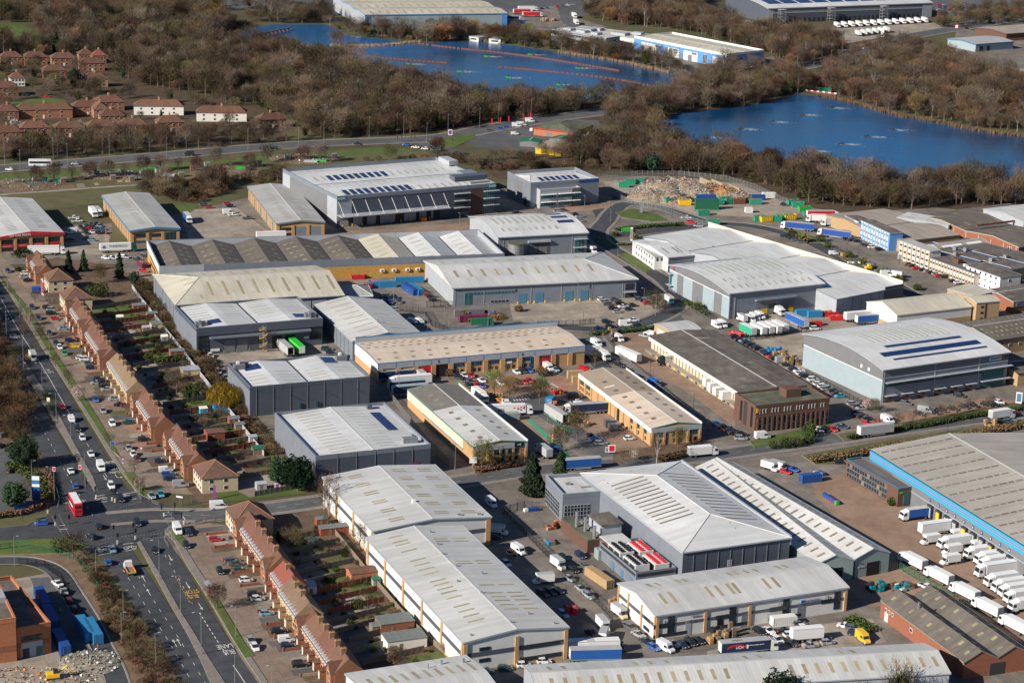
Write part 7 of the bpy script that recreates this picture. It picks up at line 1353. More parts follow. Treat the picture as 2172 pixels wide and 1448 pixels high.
def mk_van(kind,L,W,H,nose):
 h=W/2;q=MB();B='car_w'
 loft(q,[(-L/2,h,.35,h*.96,H),(-L/2+.1,h,.3,h*.96,H+.04),(L/2-nose-.85,h,.3,h*.94,H),(L/2-nose,h,.3,h*.92,1.25),(L/2-.25,h*.95,.3,h*.84,1.0),(L/2,h*.86,.36,h*.76,.72)],B);q.box(-L/2+.02,L/2-.05,-h*.99,h*.99,.22,.4,'dark')
 for s in(-1,1):q.box(L/2-.28,L/2-.05,s*h*.66-.18,s*h*.66+.18,.72,.95,'lamp_white');q.box(-L/2-.03,-L/2+.02,s*h*.9-.07,s*h*.9+.07,.7,1.5,'lamp_red')
 body=q.mesh('van_body');g=MB();x0,x1=L/2-nose-.83,L/2-nose-.03
 g.poly([(x1+.01,-h*.86,1.3),(x1+.01,h*.86,1.3),(x0+.05,h*.84,H-.12),(x0+.05,-h*.84,H-.12)],'glass')
 for s in(-1,1):f=[(x0-.95,s*(h+.01),1.25),(x1-.1,s*(h*.985+.01),1.25),(x0+.05,s*(h*.97+.015),H-.28 if H<2.2 else 1.95),(x0-.95,s*(h*.975+.015),H-.28 if H<2.2 else 1.95)];g.poly(f if s<0 else f[::-1],'glass')
 vproto(kind,body,[('window_glass',g.mesh('window_glass'))],[(L/2-.95,-h+.12),(L/2-.95,h-.12),(-L/2+1.1,-h+.12),(-L/2+1.1,h-.12)],'van')
mk_van('small van',4.5,1.85,1.85,.85);mk_van('van',5.7,2.05,2.55,.9);mk_van('camper van',5.0,1.9,2.35,.7)
def cab(q,x,w,z0,H,m):
 "forward-control lorry cab, front at x"
 loft(q,[(x-2.1,w/2,z0,w/2*.97,H),(x-1.5,w/2,z0,w/2*.95,H+.12),(x-.35,w/2,z0,w/2*.93,H-.1),(x-.02,w/2*.98,z0,w/2*.95,1.9),(x+.03,w/2*.97,z0-.1,w/2*.97,1.2)],m)
 q.box(x-.3,x+.1,-w/2*.95,w/2*.95,z0-.35,z0+.15,'dark')
 for s in(-1,1):q.box(x-.05,x+.12,s*w*.38-.2,s*w*.38+.2,.75,.95,'lamp_white')
def cabglass(x,w,H):
 g=MB();g.poly([(x+.02,-w*.44,1.95),(x+.02,w*.44,1.95),(x-.31,w*.43,H-.25),(x-.31,-w*.43,H-.25)],'glass')
 for s in(-1,1):f=[(x-1.3,s*(w/2+.01),1.9),(x-.15,s*(w/2+.01),1.9),(x-.4,s*(w/2*.97+.015),2.75),(x-1.3,s*(w/2*.975+.015),2.75)];g.poly(f if s<0 else f[::-1],'glass')
 return g.mesh('window_glass')
def mk_luton(kind,L,bm,roof='tr_g',cabm='car_w'):
 w=2.1;q=MB();h=w/2;x=L/2
 loft(q,[(x-2.0,h*.95,.35,h*.9,2.1),(x-1.5,h*.95,.35,h*.9,2.15),(x-.85,h*.95,.35,h*.86,1.25),(x-.25,h*.92,.35,h*.8,1.0),(x,h*.84,.4,h*.72,.75)],cabm);q.box(-L/2,x-.1,-.9,.9,.4,.65,'dark')
 q2=MB();q2.box(-L/2,x-1.75,-h*1.03,h*1.03,.85,3.05,bm);q2.box(x-1.75,x-1.0,-h*1.03,h*1.03,2.3,3.05,bm);q2.box(-L/2+.05,x-1.1,-h*.98,h*.98,3.05,3.09,roof)
 g=MB();g.poly([(x-.84,-h*.8,1.3),(x-.84,h*.8,1.3),(x-1.45,h*.8,2.08),(x-1.45,-h*.8,2.08)],'glass')
 for s in(-1,1):f=[(x-1.7,s*(h*.95+.01),1.25),(x-.95,s*(h*.95+.01),1.25),(x-1.4,s*(h*.93),1.95),(x-1.7,s*(h*.93),1.95)];g.poly(f if s<0 else f[::-1],'glass')
 vproto(kind,q.mesh('truck_cab'),[('cargo_box',q2.mesh('cargo_box')),('window_glass',g.mesh('window_glass'))],[(x-.9,-.85),(x-.9,.85),(-L/2+1.3,-.85),(-L/2+1.3,.85)],'van')
mk_luton('box truck',6.2,'tr_w');mk_luton('chiller box van',6.2,'tr_w','tr_w')
def mk_rigid(kind,L,side,roof,cabm='car_w',H=3.7):
 w=2.5;x=L/2;q=MB();cab(q,x,w,.7,3.1,cabm);q.box(-L/2+.2,x-.5,-1.0,1.0,.6,.95,'dark')
 q2=MB();q2.box(-L/2,x-2.35,-w/2,w/2,1.05,H,side);q2.box(-L/2+.06,x-2.41,-w/2+.06,w/2-.06,H,H+.05,roof)
 d=MB();loft(d,[(x-2.1,w/2*.9,3.1,w/2*.85,3.65),(x-.9,w/2*.7,3.0,w/2*.6,3.1)],cabm)
 q3=MB();q3.box(-L/2-.06,-L/2,-w/2+.1,w/2-.1,1.1,H-.1,'tr_g')
 vproto(kind,q.mesh('truck_cab'),[('cargo_box',q2.mesh('cargo_box')),('wind_deflector',d.mesh('wind_deflector')),('rear_door',q3.mesh('rear_door')),('window_glass',cabglass(x,w,3.1))],[(x-1.3,-1.05),(x-1.3,1.05),(-L/2+2.2,-1.05),(-L/2+2.2,1.05)],'hgv')
mk_rigid('lorry',10.5,'tr_w','tr_w');mk_rigid('blue curtain lorry',10.5,'cur_b','roof_cream');mk_rigid('parcel lorry',10,'ups','tr_w','car_k');mk_rigid('grey lorry',9,'tr_g','tr_g')
def mk_trailer(kind,side,roof,L=13.6,open_rear=False,tractor=None,dx=0,H=4.0):
 w=2.55;q=MB();x1=L/2+dx;x0=-L/2+dx
 if open_rear:
  for y0,y1 in((-w/2,-w/2+.06),(w/2-.06,w/2)):q.box(x0,x1,y0,y1,1.2,H,side)
  q.box(x1-.06,x1,-w/2,w/2,1.2,H,side);q.box(x0,x1,-w/2,w/2,1.15,1.25,'wood')
 else:q.box(x0,x1,-w/2,w/2,1.15,H,side)
 q.box(x0,x1,-w/2+.05,w/2-.05,H,H+.05,roof);
 for y in(-w/2-.01,w/2-.03):q.box(x0,x1,y,y+.04,1.05,1.2,'tr_g');q.box(x0,x1,y,y+.04,H-.12,H+.03,'tr_g')
 box=q.mesh('cargo_box');c=MB();c.box(x0+.2,x1-.6,-.5,.5,.85,1.15,'dark');c.box(x0-.02,x0+.2,-1.2,1.2,.6,.8,'dark');c.box(x1-3,x1-2.8,-.9,-.7,0 if not tractor else .4,1.1,'dark');c.box(x1-3,x1-2.8,.7,.9,0 if not tractor else .4,1.1,'dark')
 for y in(-1.2,1.16):c.box(x0+4.2,x1-3.4,y,y+.04,.55,.85,'tr_g')
 parts=[('chassis',c.mesh('chassis'))]
 if not open_rear:d=MB();d.box(x0-.05,x0,-w/2+.08,w/2-.08,1.25,H-.08,'tr_w');parts.append(('rear_door',d.mesh('rear_door')))
 wh=[(x0+1.6+1.35*i,s*1.05)for i in range(3)for s in(-1,1)]
 if tractor:
  t=MB();xf=x1+2.6;cab(t,xf,2.5,.75,3.5,tractor);t.box(xf-5.6,xf-1.5,-.5,.5,.7,1.0,'dark');parts.append(('tractor_cab',t.mesh('tractor_cab')));d=MB();loft(d,[(xf-2.1,1.1,3.5,1.05,3.95),(xf-1.0,.95,3.45,.8,3.55)],tractor);parts.append(('wind_deflector',d.mesh('wind_deflector')));parts.append(('window_glass',cabglass(xf,2.5,3.5)));wh+=[(xf-1.3,1.05),(xf-1.3,-1.05),(xf-4.6,1.05),(xf-4.6,-1.05)]
 vproto(kind,box,parts,wh,'hgv')
mk_trailer('white trailer','tr_w','tr_w');mk_trailer('grey box trailer','tr_g','tr_g');mk_trailer('open trailer','tr_g','tr_g',open_rear=True);mk_trailer('green trailer','green_b','green_b');mk_trailer('dark curtain trailer','cur_d','c_bl');mk_trailer('blue trailer','cur_b','tr_g');mk_trailer('short trailer','tr_w','tr_w',9);mk_trailer('short green trailer','tarp_g','tr_w',9);mk_trailer('drawbar trailer','tr_w','tr_w',11)
mk_trailer('white articulated lorry','tr_w','tr_w',tractor='car_w',dx=-1.5);mk_trailer('blue articulated lorry','curtain_b','tr_g',tractor='car_w',dx=-1.5);mk_trailer('grey articulated lorry','tr_g','tr_g',tractor='car_w',dx=-1.5);mk_trailer('refrigerated articulated lorry','tr_w','tr_w',tractor='car_d',dx=-1.5);mk_trailer('navy articulated lorry','cur_d','tr_g',tractor='car_w',dx=-1.5);mk_trailer('red articulated lorry','red','tr_g',tractor='car_w',dx=-1.5)
def mk_pickup():
 q=MB();loft(q,[(-2.6,.9,.4,.88,.98),(-.5,.92,.4,.9,1.0),(-.45,.92,.4,.7,1.72),(.7,.92,.4,.7,1.7),(1.3,.92,.4,.84,1.05),(2.3,.9,.4,.8,.95),(2.6,.8,.45,.7,.7)],'car_w');q.box(-2.5,-.6,-.75,.75,.95,1.0,'dark');g=MB();g.poly([(1.28,-.8,1.08),(1.28,.8,1.08),(.72,.66,1.68),(.72,-.66,1.68)],'glass')
 for s in(-1,1):f=[(-.4,s*.9,1.1),(1.1,s*.9,1.1),(.65,s*.76,1.6),(-.4,s*.74,1.6)];g.poly(f if s<0 else f[::-1],'glass')
 vproto('pickup',q.mesh('pickup_body'),[('window_glass',g.mesh('window_glass'))],[(1.6,-.8),(1.6,.8),(-1.6,-.8),(-1.6,.8)],'van')
mk_pickup()
def mk_flatbed():
 q=MB();cab(q,3.6,2.2,.6,2.5,'car_w');q.box(-3.6,1.6,-.5,.5,.6,.85,'dark');d=MB();d.box(-3.6,1.4,-1.15,1.15,.9,1.02,'wood');
 for y in(-1.15,1.1):d.box(-3.6,1.4,y,y+.05,1.0,1.4,'orange')
 d.box(-3.6,-3.55,-1.15,1.15,1.0,1.4,'yellow');vproto('flatbed truck',q.mesh('truck_cab'),[('load_bed',d.mesh('load_bed')),('window_glass',cabglass(3.6,2.2,2.5))],[(2.4,-.95),(2.4,.95),(-2.4,-.95),(-2.4,.95)],'van')
mk_flatbed()
def mk_bus():
 L,w,H=10.6,2.52,4.35;q=MB();loft(q,[(-L/2,w/2*.97,.4,w/2*.93,H-.25),(-L/2+.3,w/2,.3,w/2*.95,H),(L/2-.5,w/2,.3,w/2*.95,H),(L/2,w/2*.96,.4,w/2*.9,H-.5)],'red');b=q.mesh('bus_body')
 r=MB();r.box(-L/2+.35,L/2-.6,-w/2*.86,w/2*.86,H,H+.05,'tr_w');g=MB()
 for z0,z1 in((1.2,2.0),(2.75,3.6)):
  for s in(-1,1):
   for i in range(7):x=-L/2+.6+1.38*i;y=s*w/2;g.box(x,x+1.25,min(y-s*.05,y+s*.02),max(y-s*.05,y+s*.02),z0,z1,'glass')
  g.box(-L/2-.02,-L/2+.1,-w/2*.82,w/2*.82,z0 if z0>2 else 1.5,z1,'glass');g.box(L/2-.25,L/2+.0,-w/2*.82,w/2*.82,z0,z1,'glass')
 ad=MB();
 for s in(-1,1):y=s*(w/2+.02);ad.box(-2.6,2.8,min(y,y-s*.04),max(y,y-s*.04),2.1,2.65,'white')
 lm=MB()
 for s in(-1,1):lm.box(-L/2-.03,-L/2+.03,s*1.0-.1,s*1.0+.1,.7,1.1,'lamp_red')
 vproto('double-decker bus',b,[('roof',r.mesh('roof')),('window',g.mesh('window')),('advert_panel',ad.mesh('advert_panel')),('tail_light',lm.mesh('tail_light'))],[(3.4,-1.1),(3.4,1.1),(-2.6,-1.1),(-2.6,1.1)],'hgv')
 L,H=12,3.6;q=MB();loft(q,[(-L/2,1.2,.4,1.15,H-.1),(-L/2+.3,1.25,.3,1.2,H),(L/2-.6,1.25,.3,1.2,H),(L/2,1.2,.4,1.1,H-.8)],'car_w');g=MB()
 for s in(-1,1):y=s*1.24;g.box(-L/2+.4,L/2-.8,min(y,y+s*.03),max(y,y+s*.03),1.5,2.7,'glass')
 g.box(L/2-.4,L/2+.01,-1.1,1.1,1.3,2.7,'glass');vproto('coach',q.mesh('coach_body'),[('window',g.mesh('window'))],[(3.6,-1.1),(3.6,1.1),(-3,-1.1),(-3,1.1)],'hgv')
mk_bus()
CARS=[]
def put(kind,x,y,hd,c,place,label=None,group=None):CARS.append([kind,x,y,hd,c,place,label,group])
def one(k,x,y,hd,label):put(k,x,y,hd,'w','',label)
CK={'h':'hatchback','s':'saloon','e':'estate car','u':'SUV','v':'van','m':'small van','p':'pickup','b':'box truck'}
def cars(place,hd,txt):
 "txt: 'x,y,colour kind[,heading]' items separated by spaces"
 for i,it in enumerate(txt.split()):
  f=it.split(',');c=f[2][0];k=f[2][1]if len(f[2])>1 else 'hseu'[(i*7+int(float(f[0])))%4]
  put(CK[k],float(f[0]),float(f[1]),float(f[3])if len(f)>3 else hd,c,place)
U,V,RD=23,113,112
cars('on the right carriageway',RD-180,'14,677,kh 132,866,rh 152,893,wm 165,912,ku 175,931,wh 193,965,ws 214,995,wv 236,1033,wu 256,1061,ku')
one('box truck',70,762,RD-180,'white box truck beside the yellow box junction')
cars('on the left carriageway north of the crossroads',RD,'150,1001,ws 160,1034,bh');cars('crossing the crossroads',RD,'209,1119,kh 194,1141,kh,140 291,1112,ku,-68');cars('queuing south of the crossroads',RD,'238,1168,ls 229,1195,bh');cars('leaving the crossroads southwards',RD-180,'328,1169,ks');cars('on the western arm of the crossroads',195,'88,1112,bh')
put('double-decker bus',160,1083,RD,'r','x','red double-decker bus entering the crossroads');one('flatbed truck',275,1212,RD,'flatbed works truck with orange sides south of the crossroads');one('van',465,1078,17,'white van with green logo on the estate road')
cars('parked by the farthest red terrace',20,'17,577,nh,-60 54,582,wh 52,589,ss 61,597,ke 82,620,bv');cars('parked outside the red terrace below hipped houses',20,'68,654,nh,-68 100,654,kh 111,659,su 109,667,ku 82,677,nh,-68 118,678,rh 135,699,ls 105,709,nh,-68');cars('parked outside the terrace with orange skip',20,'150,724,ne 119,730,kh,-68 127,739,wh,-68 137,752,eh,-68 172,761,wh 181,764,wu 190,773,gh 195,782,ne');cars('parked outside the tan terrace',20,'211,806,ke 206,814,ss 221,813,ku 222,820,ks 228,828,ss 203,850,bh,-68 244,848,ss 255,860,ks');cars('parked outside the terrace opposite the willow',20,'219,874,sh,-68 238,901,wu,-68 273,898,ds 306,934,ke');cars('parked outside the terrace nearest the crossroads',20,'273,953,sh,-68 283,966,wh,-68 291,976,mh,-68 340,980,nh 352,1000,wm 357,1008,be 361,1017,ne 322,1055,sh,-60 341,1051,th,-68');put('camper van',383,1032,18,'s','x','silver camper van beside the cream corner house')
cars('parked just south of the crossroads corner',RD-180,'376,1128,wv 400,1132,ne 395,1159,kh 457,1146,rh,15');cars('parked outside the southern terrace',18,'493,1192,ge 500,1198,gs 510,1212,dh 467,1214,kh,-68 522,1232,wh 541,1263,ke 547,1272,wh');cars('parked outside the nearest terrace',18,'566,1303,lh 592,1341,ke 608,1360,wm 610,1372,nh 532,1362,sh,-68 541,1376,wh,-68 637,1412,ku');cars('parked beside the building site containers',RD,'122,1240,ws,130 136,1257,ss 146,1276,mh 156,1293,kh');cars('parked in the retail forecourt at the left edge',60,'2,948,kh 8,925,gh 25,1000,kh')
cars('in the car parts yard',V,'171,483,kh 177,488,kh 183,496,ks 184,481,ke 188,487,rh 196,494,ws 192,477,gu 197,483,nh 203,488,gs 209,495,ku 205,476,ks 210,481,ss 216,488,bh 222,495,kh 149,509,ke,20 196,511,lh,15 186,507,ke,20');one('van',150,495,200,'white van at the car parts unit corner');cars('beside the blue fascia unit',20,'157,464,wp 164,471,wp')
one('lorry',198,458,V-180,'white box lorry backed against the blue fascia unit');put('grey lorry',208,457,V-180,'g','x','grey lorry next to the white one by blue fascia unit')
one('refrigerated articulated lorry',252,534,18,'refrigerated lorry with round logo parked beside golden brick factory');one('white articulated lorry',100,540,12,'white articulated lorry beside the farthest terrace')
cars('beside the golden brick factory',-20,'225,549,wh 238,549,ss 248,548,ws 265,547,se 310,545,ku 308,563,ge 305,577,rh,-10 292,552,kh');cars('in the yellow brick unit car park',20,'433,436,ge 443,442,rs 483,434,rh 488,439,kh 556,495,rh 565,502,ne');one('van',485,454,20,'white van with green sign outside yellow brick unit');one('blue curtain lorry',398,470,-70,'blue lorry with white cab beside blue fascia unit');cars('outside the yellow brick unit',20,'495,458,wp 525,465,gp');one('white trailer',575,509,15,'long white trailer behind the golden brick factory')
cars('in the container yard',-65,'813,635,kh 826,635,ke 837,634,nu 846,642,gs 813,642,nh 826,643,bs 841,658,sh,20 908,628,rh,20 915,631,ke,20 920,638,ks,20 798,608,kp,200');cars('by the security gates',0,'875,685,wm,-40 890,685,wm,-50')
cars('in the unit five car park',20,'1277,637,wh 1284,642,se 1289,647,gs 1303,637,gs 1315,646,ku 1322,652,ws 1301,656,ke 1334,658,nh 1310,663,sh 1356,636,ge 1366,640,kh 1371,645,rh 1343,650,kh');put('box truck',1420,642,-70,'t','x','turquoise box truck on the estate road bend')
cars('behind the white stepped sheds',5,'1664,502,ns 1672,504,kh 1680,508,nh 1688,511,gu 1702,515,ge');one('small van',1768,540,10,'white small van by cardboard pile near the stepped sheds');one('van',1880,585,12,'white van with open door by golden shrubs');put('blue articulated lorry',1690,488,165,'b','x','blue articulated lorry left of the estate gate');put('blue articulated lorry',1768,504,155,'b','x','blue articulated lorry on the service road by striped office');put('grey articulated lorry',1775,480,185,'g','x','grey curtain articulated lorry beside striped office');one('white articulated lorry',1743,472,180,'white articulated lorry in the row beyond the blue lorry');put('red articulated lorry',1745,463,10,'r','x','lorry with red load behind white articulated lorry')
cars('outside the striped office',15,'1795,509,nh 1806,511,ns 1819,513,ke 1831,519,gs 1836,521,ke 1841,523,kh 1849,526,wh 1865,531,ku 1782,495,kh 1793,494,rh 1803,495,kh 1806,505,sh 1857,514,kh');put('van',1917,550,20,'s','x','silver van at the far end of panel offices');cars('outside the panelled offices',20,'1928,562,ms 1935,565,ks 1943,571,rs 1958,574,ke 1968,577,sh 1975,580,kh 1985,583,sh 1992,587,re 2004,589,ku 2022,598,ke 2032,601,wh 2039,607,ns 2051,607,rh 2056,613,wh 2064,614,rh 2075,613,bs');cars('on the right-hand service road',150,'1843,568,gv 1868,578,gv 1892,578,kh 1900,588,wb')
cars('by the depot gates',-65,'1520,694,wv 1532,692,wv');cars('in the arched unit loading yard',-62,'1592,681,wv 1601,677,wv 1612,674,wv');one('box truck',1573,681,115,'white box truck left of vans outside arched unit');one('lorry',1646,665,-62,'white lorry backed into arched unit loading bay')
for i,(x,y,k)in enumerate(((1586,710,'short green trailer'),(1608,709,'short trailer'),(1624,707,'short trailer'),(1640,706,'short trailer'),(1654,703,'short trailer'))):put(k,x,y,118,'w','in the row below arched unit')
cars('in the arched unit yard',20,'1729,699,wu');one('blue trailer',1690,690,118,'blue-sided trailer beside the red skips');one('white trailer',1822,680,22,'white trailer behind the blue trailer near cream hall');one('blue trailer',1846,686,22,'long blue trailer along logistics warehouse back fence')
row='n k l n k n k g n r k s k n w w n w s w w s'.split()
RP=[(700,115),(735,128),(765,140),(785,155),(812,168),(840,182),(862,195),(900,215),(925,230),(955,245),(975,262),(1020,282),(1050,303),(1100,335),(1135,345),(1150,360),(1175,378),(1230,402),(1275,415),(1270,432),(1300,448),(1330,465)]
cars('in the long row beside the felt-roofed depot',20,' '.join(f'{1340+x/3.2:.0f},{681+y/3.2:.0f},{c}'+('v' if i==11 else '')for i,((x,y),c)in enumerate(zip(RP,row))))
cars('in the row between brick office and logistics warehouse',20,'1752,827,sh 1769,831,ke 1774,837,ns 1783,842,ts 1809,858,se 1818,864,gh 1828,868,ss 1816,876,nh 1823,881,ns 1828,886,kh 1841,890,ne 1838,900,rh,-20 1865,898,rh,-20 1786,906,ns,-30');one('van',1883,895,-55,'white van at the entrance beside logistics warehouse');cars('outside the brown brick office',-60,'1738,915,wh 1751,913,kh 1767,913,rh');cars('at the side of the brown brick office',20,'1520,901,bh 1535,907,ke 1548,914,ks 1556,921,kh 1572,924,ku 1571,932,su,5');one('van',1617,929,20,'white van in front of the brown brick office')
cars('in the logistics car park',-25,'1921,857,ge 2035,841,ku 2120,855,wh 2093,860,ke 2105,860,ku 2064,862,kh 2045,865,nh 2021,869,kh 1996,872,ks 1963,874,sv 1980,877,ke 1949,879,kh');cars('on the estate road by the logistics sign',28,'2151,877,rh');one('lorry',2124,888,28,'white lorry with blue cover on the right edge of estate road');one('grey box trailer',1856,923,24,'grey box trailer standing on the estate road');cars('by the pallets at the right edge of estate road',20,'2105,900,gp 2122,898,kh 2138,896,ge 2150,892,sh')
cars('on the road behind the brick range',15,'1269,698,ns 1295,695,ku 1353,693,ku 1287,684,ke 1321,682,ks 1344,681,ws');one('van',1327,691,15,'white van among cars behind the brick range');cars('in the fenced alley beside brick unit three',-55,'1265,732,wv 1300,766,kh 1313,776,ke 1330,787,kh 1342,797,ke 1355,804,ku 1388,818,bv 1402,831,nh');one('lorry',1275,760,-60,'white lorry in the alley behind the bare tree');one('short trailer',1250,756,20,'white trailer end beside the bare alley tree')
one('white trailer',1332,763,-55,'grey-topped parcel trailer along the depot fence');one('van',1312,722,-60,'white van by pallets in the depot yard');cars('at the top of the depot yard',-30,'1367,714,ss');one('small van',1377,710,150,'white and yellow van at the top of depot yard');one('parcel lorry',1421,772,203,'black-cab parcel lorry backed onto the depot dock')
for i,(x,y)in enumerate(((1515,822),(1530,832),(1542,841),(1556,850))):put('drawbar trailer' if i else 'short trailer',x,y,203,'w','in the parcel depot row beside brown brick office')
one('dark curtain trailer',838,806,20,'dark curtain trailer nearest the brick range');one('white articulated lorry',868,818,200,'pale-roofed lorry second from the brick range');one('dark curtain trailer',862,828,21,'long dark trailer third from the brick range');one('dark curtain trailer',870,838,21,'dark trailer beside the grey-roof brick unit');put('grey lorry',893,806,-65,'g','x','grey box lorry backed against red shutter door')
cars('in the brick range car park',-65,'970,801,kh 985,799,wh 999,799,rh 983,807,ns 997,812,gu 1022,809,ws 994,820,kh 1012,820,rh 1022,820,bs 1058,809,wh 1063,815,we 1040,800,eh 1096,791,ws 1109,789,ku 1123,788,bh 1178,786,ls 1099,813,kh 1111,812,rs 1123,810,rh');one('van',1163,784,-62,'white van parked before the right red shutter');cars('beside the cream store',-10,'1240,786,rm')
one('white articulated lorry',1082,880,12,'white articulated lorry with flag logos in the courtyard');cars('in the courtyard by budding trees',20,'1081,864,wm');one('flatbed truck',1066,857,-65,'small flatbed truck by the yellow posts');one('lorry',1018,848,-65,'white lorry with pale blue roof along the grey-roof unit');one('open trailer',1180,890,118,'open-ended grey trailer by red-white barrier');one('navy articulated lorry',1240,877,198,'curtain lorry unloading at the sand-roof brick unit');cars('beside the sand-roof brick unit',20,'1217,846,kv 1224,856,sp 1230,861,wm 1298,904,gv 1307,912,gv 1335,932,wh');cars('in the row by the red estate sign',15,'1255,927,mh 1263,932,bs 1268,936,ns 1274,942,se');cars('by the small pine at the courtyard exit',15,'1176,948,nh 1184,956,bh 1169,967,ke');one('grey lorry',1153,966,115,'beige box lorry by the small pine');one('blue trailer',1231,995,18,'blue container trailer parked behind process hall office');one('lorry',1490,967,20,'white lorry on the estate road by process hall')
one('van',1042,1072,-65,'white van in shadow beside the upper white shed');one('box truck',1056,1132,-10,'white box truck in shade of the upper white shed');one('van',1100,1172,-55,'white van nose-in beside rubbish bags');cars('in the shaded yard beside the white sheds',-60,'1074,1198,wh 1050,1142,nh,0 1151,1261,me,-50 1166,1258,ke,-50 1182,1255,ks,-50 1194,1305,le 1254,1345,ms 1237,1365,kh 1254,1365,sh 1297,1366,ku 1312,1375,kh');one('box truck',1152,1236,195,'white box truck backed across the shaded yard');one('box truck',1184,1203,-60,'white box truck along the central fence');cars('along the central yard fence',-60,'1194,1185,kh 1216,1210,ks 1244,1206,ge 1231,1181,nu 1209,1230,sh 1232,1251,ss 1249,1266,se');put('box truck',1314,1306,-60,'c','x','cream box truck at corner of numbered units');cars('in the row beside the numbered units',-50,'1337,1333,ge 1354,1348,ss 1371,1363,ns 1387,1376,bh 1427,1368,ss');one('van',1412,1378,-50,'white van in the row beside numbered units');one('box truck',1279,1332,-70,'white box truck in the lower yard, upper of two');one('box truck',1279,1358,-100,'white box truck in the lower yard, lower of two');one('short trailer',1224,1386,10,'beige-roofed trailer at the yard bottom, left');one('short trailer',1277,1384,10,'beige-roofed trailer at the yard bottom, right');one('blue trailer',1262,1402,8,'long blue trailer at the bottom of the yard');cars('at the yard entrance below the white shed',10,'1154,1405,wh 1111,1413,wh 1071,1420,dh 1029,1425,ls')
cars('outside numbered units',-55,'1448,1371,nh 1465,1365,ke 1481,1361,ks 1611,1342,ke 1630,1340,ws 1665,1340,ks,20 1628,1360,rs 1648,1361,wu 1678,1348,we,20 1680,1366,ks 1718,1371,ss,15 1755,1365,sh,15 1696,1326,gh,20 1705,1333,wh,20 1731,1350,ne,20 1745,1356,ns,20 1793,1330,ws,-20 1810,1335,ge,-20 1813,1346,nh,-20');put('van',1830,1358,-70,'y','x','yellow ice-cream van beside the green bank');one('short trailer',1710,1358,15,'small white box trailer among cars at numbered units');one('navy articulated lorry',1588,1384,16,'navy articulated lorry with red and white swoosh at numbered units');cars('in the lorry yard approach',-50,'1903,1248,ws 1965,1248,wp')
for x,y in((1935,1200),(1990,1232),(2045,1266),(2093,1299),(2151,1336)):put('lorry',x,y,-58+180,'w','parked along the green mesh fence')
one('blue curtain lorry',1941,1100,203,'blue-sided lorry at the first warehouse dock');one('white trailer',1990,1130,203,'white refrigerated trailer at the second dock')
for i,(x,y,k)in enumerate(((2030,1142,'chiller box van'),(1972,1152,'chiller box van'),(2022,1160,'lorry'),(2018,1174,'chiller box van'),(2014,1195,'chiller box van'),(2074,1165,'chiller box van'),(2078,1182,'lorry'),(2100,1193,'lorry'),(2110,1203,'lorry'),(2122,1240,'lorry'),(2138,1252,'lorry'),(2152,1262,'lorry'),(2164,1275,'lorry'),(2174,1293,'lorry'))):put(k,x,y,203,'w','in the dock rank of the striped warehouse')
one('white articulated lorry',2118,1218,203,'large white articulated lorry in the middle of dock rank');cars('by the blue container office',-40,'1633,996,wb 1651,996,wb 1666,1003,rh 1680,998,bs 1781,983,kh,10')
cars('by the tyre depot',10,'1092,286,wm 1129,278,wm,70 1124,259,wv 1096,269,wv 1106,267,wv 1062,275,bh 1039,279,gh 1075,272,bh');cars('on the far road by the traffic lights',175,'861,309,bh 881,314,ws 901,317,wh 757,307,ks 20,361,wh 160,349,sh 400,330,kv 580,317,ku');put('van',924,320,175,'t','x','white and teal van at the far road junction');one('coach',86,352,8,'white coach on the far dual carriageway')
cars('outside the grey office block',20,'1183,449,se 1196,448,gh 1222,457,kh 1230,461,ss 1234,470,sh 1094,452,ks');one('box truck',1256,535,-60,'white box truck in shadow of curved-roof unit');cars('at the recycling yard entrance',-10,'1466,474,ru 1481,481,ss 1456,464,wp 1663,436,kh 1395,415,wp')
cars('on the estate road in the upper housing',10,'100,206,rh 52,203,kh 195,192,kh 100,183,nh')
for i in range(13):put('lorry',1775+15.5*i,58-.9*i,-80,'w','in the rank below the dark hub warehouse')
for i in range(7):put('short trailer',1490+16*i,40+2.6*i,-60,'w','beside the dark hub warehouse')
for i in range(6):put('short trailer',1820+12*i,76-1.5*i,-80,'w','by the roadside below the dark hub warehouse')
for i,(x,y,k)in enumerate(((1110,30,'red articulated lorry'),(1120,24,'white articulated lorry'),(1130,36,'red articulated lorry'),(1085,45,'navy articulated lorry'),(1222,52,'lorry'),(1218,38,'lorry'),(1095,52,'blue trailer'))):put(k,x,y,15 if i not in(4,5)else-80,'w','in the yard beside the pale blue warehouse')
one('open trailer',605,748,-65+180,'grey open trailer backed into the dark twin unit');one('green trailer',628,745,-65+180,'bright green trailer backed into the dark twin unit')
cars('beside the dark twin unit',20,'693,743,du,10 702,750,kh,10');cars('along the fence below the dark twin unit',-65,'447,757,wh 452,768,ws 457,779,nh 463,790,we 480,803,sh 486,812,wh')
rr=random.Random(5)
cars('in the staff car park at the top right',20,' '.join(f'{1992+12*(i%7)},{12+5*(i//7)},{"kwsgrbn"[rr.randrange(7)]}' for i in range(21)));cars('beside the blue and white units',10,' '.join(f'{1560+13*i},{150-2.2*i},{"wkswgkw"[i%7]}' for i in range(6)));cars('in the yard beyond the pale blue warehouse',10,' '.join(f'{1150+11*i},{20-1.5*i},{"kbsrgws"[i%7]}' for i in range(7)));cars('on the distant dual carriageway',35,'1855,98,gh 1835,104,wh 2050,62,kh 1920,80,kh')
for i in range(14):put(('lorry','van')[i%2],175+18*i*1.0,-4-.5*i,5,'w' if i%3 else 'r','in the lorry park along the top edge')
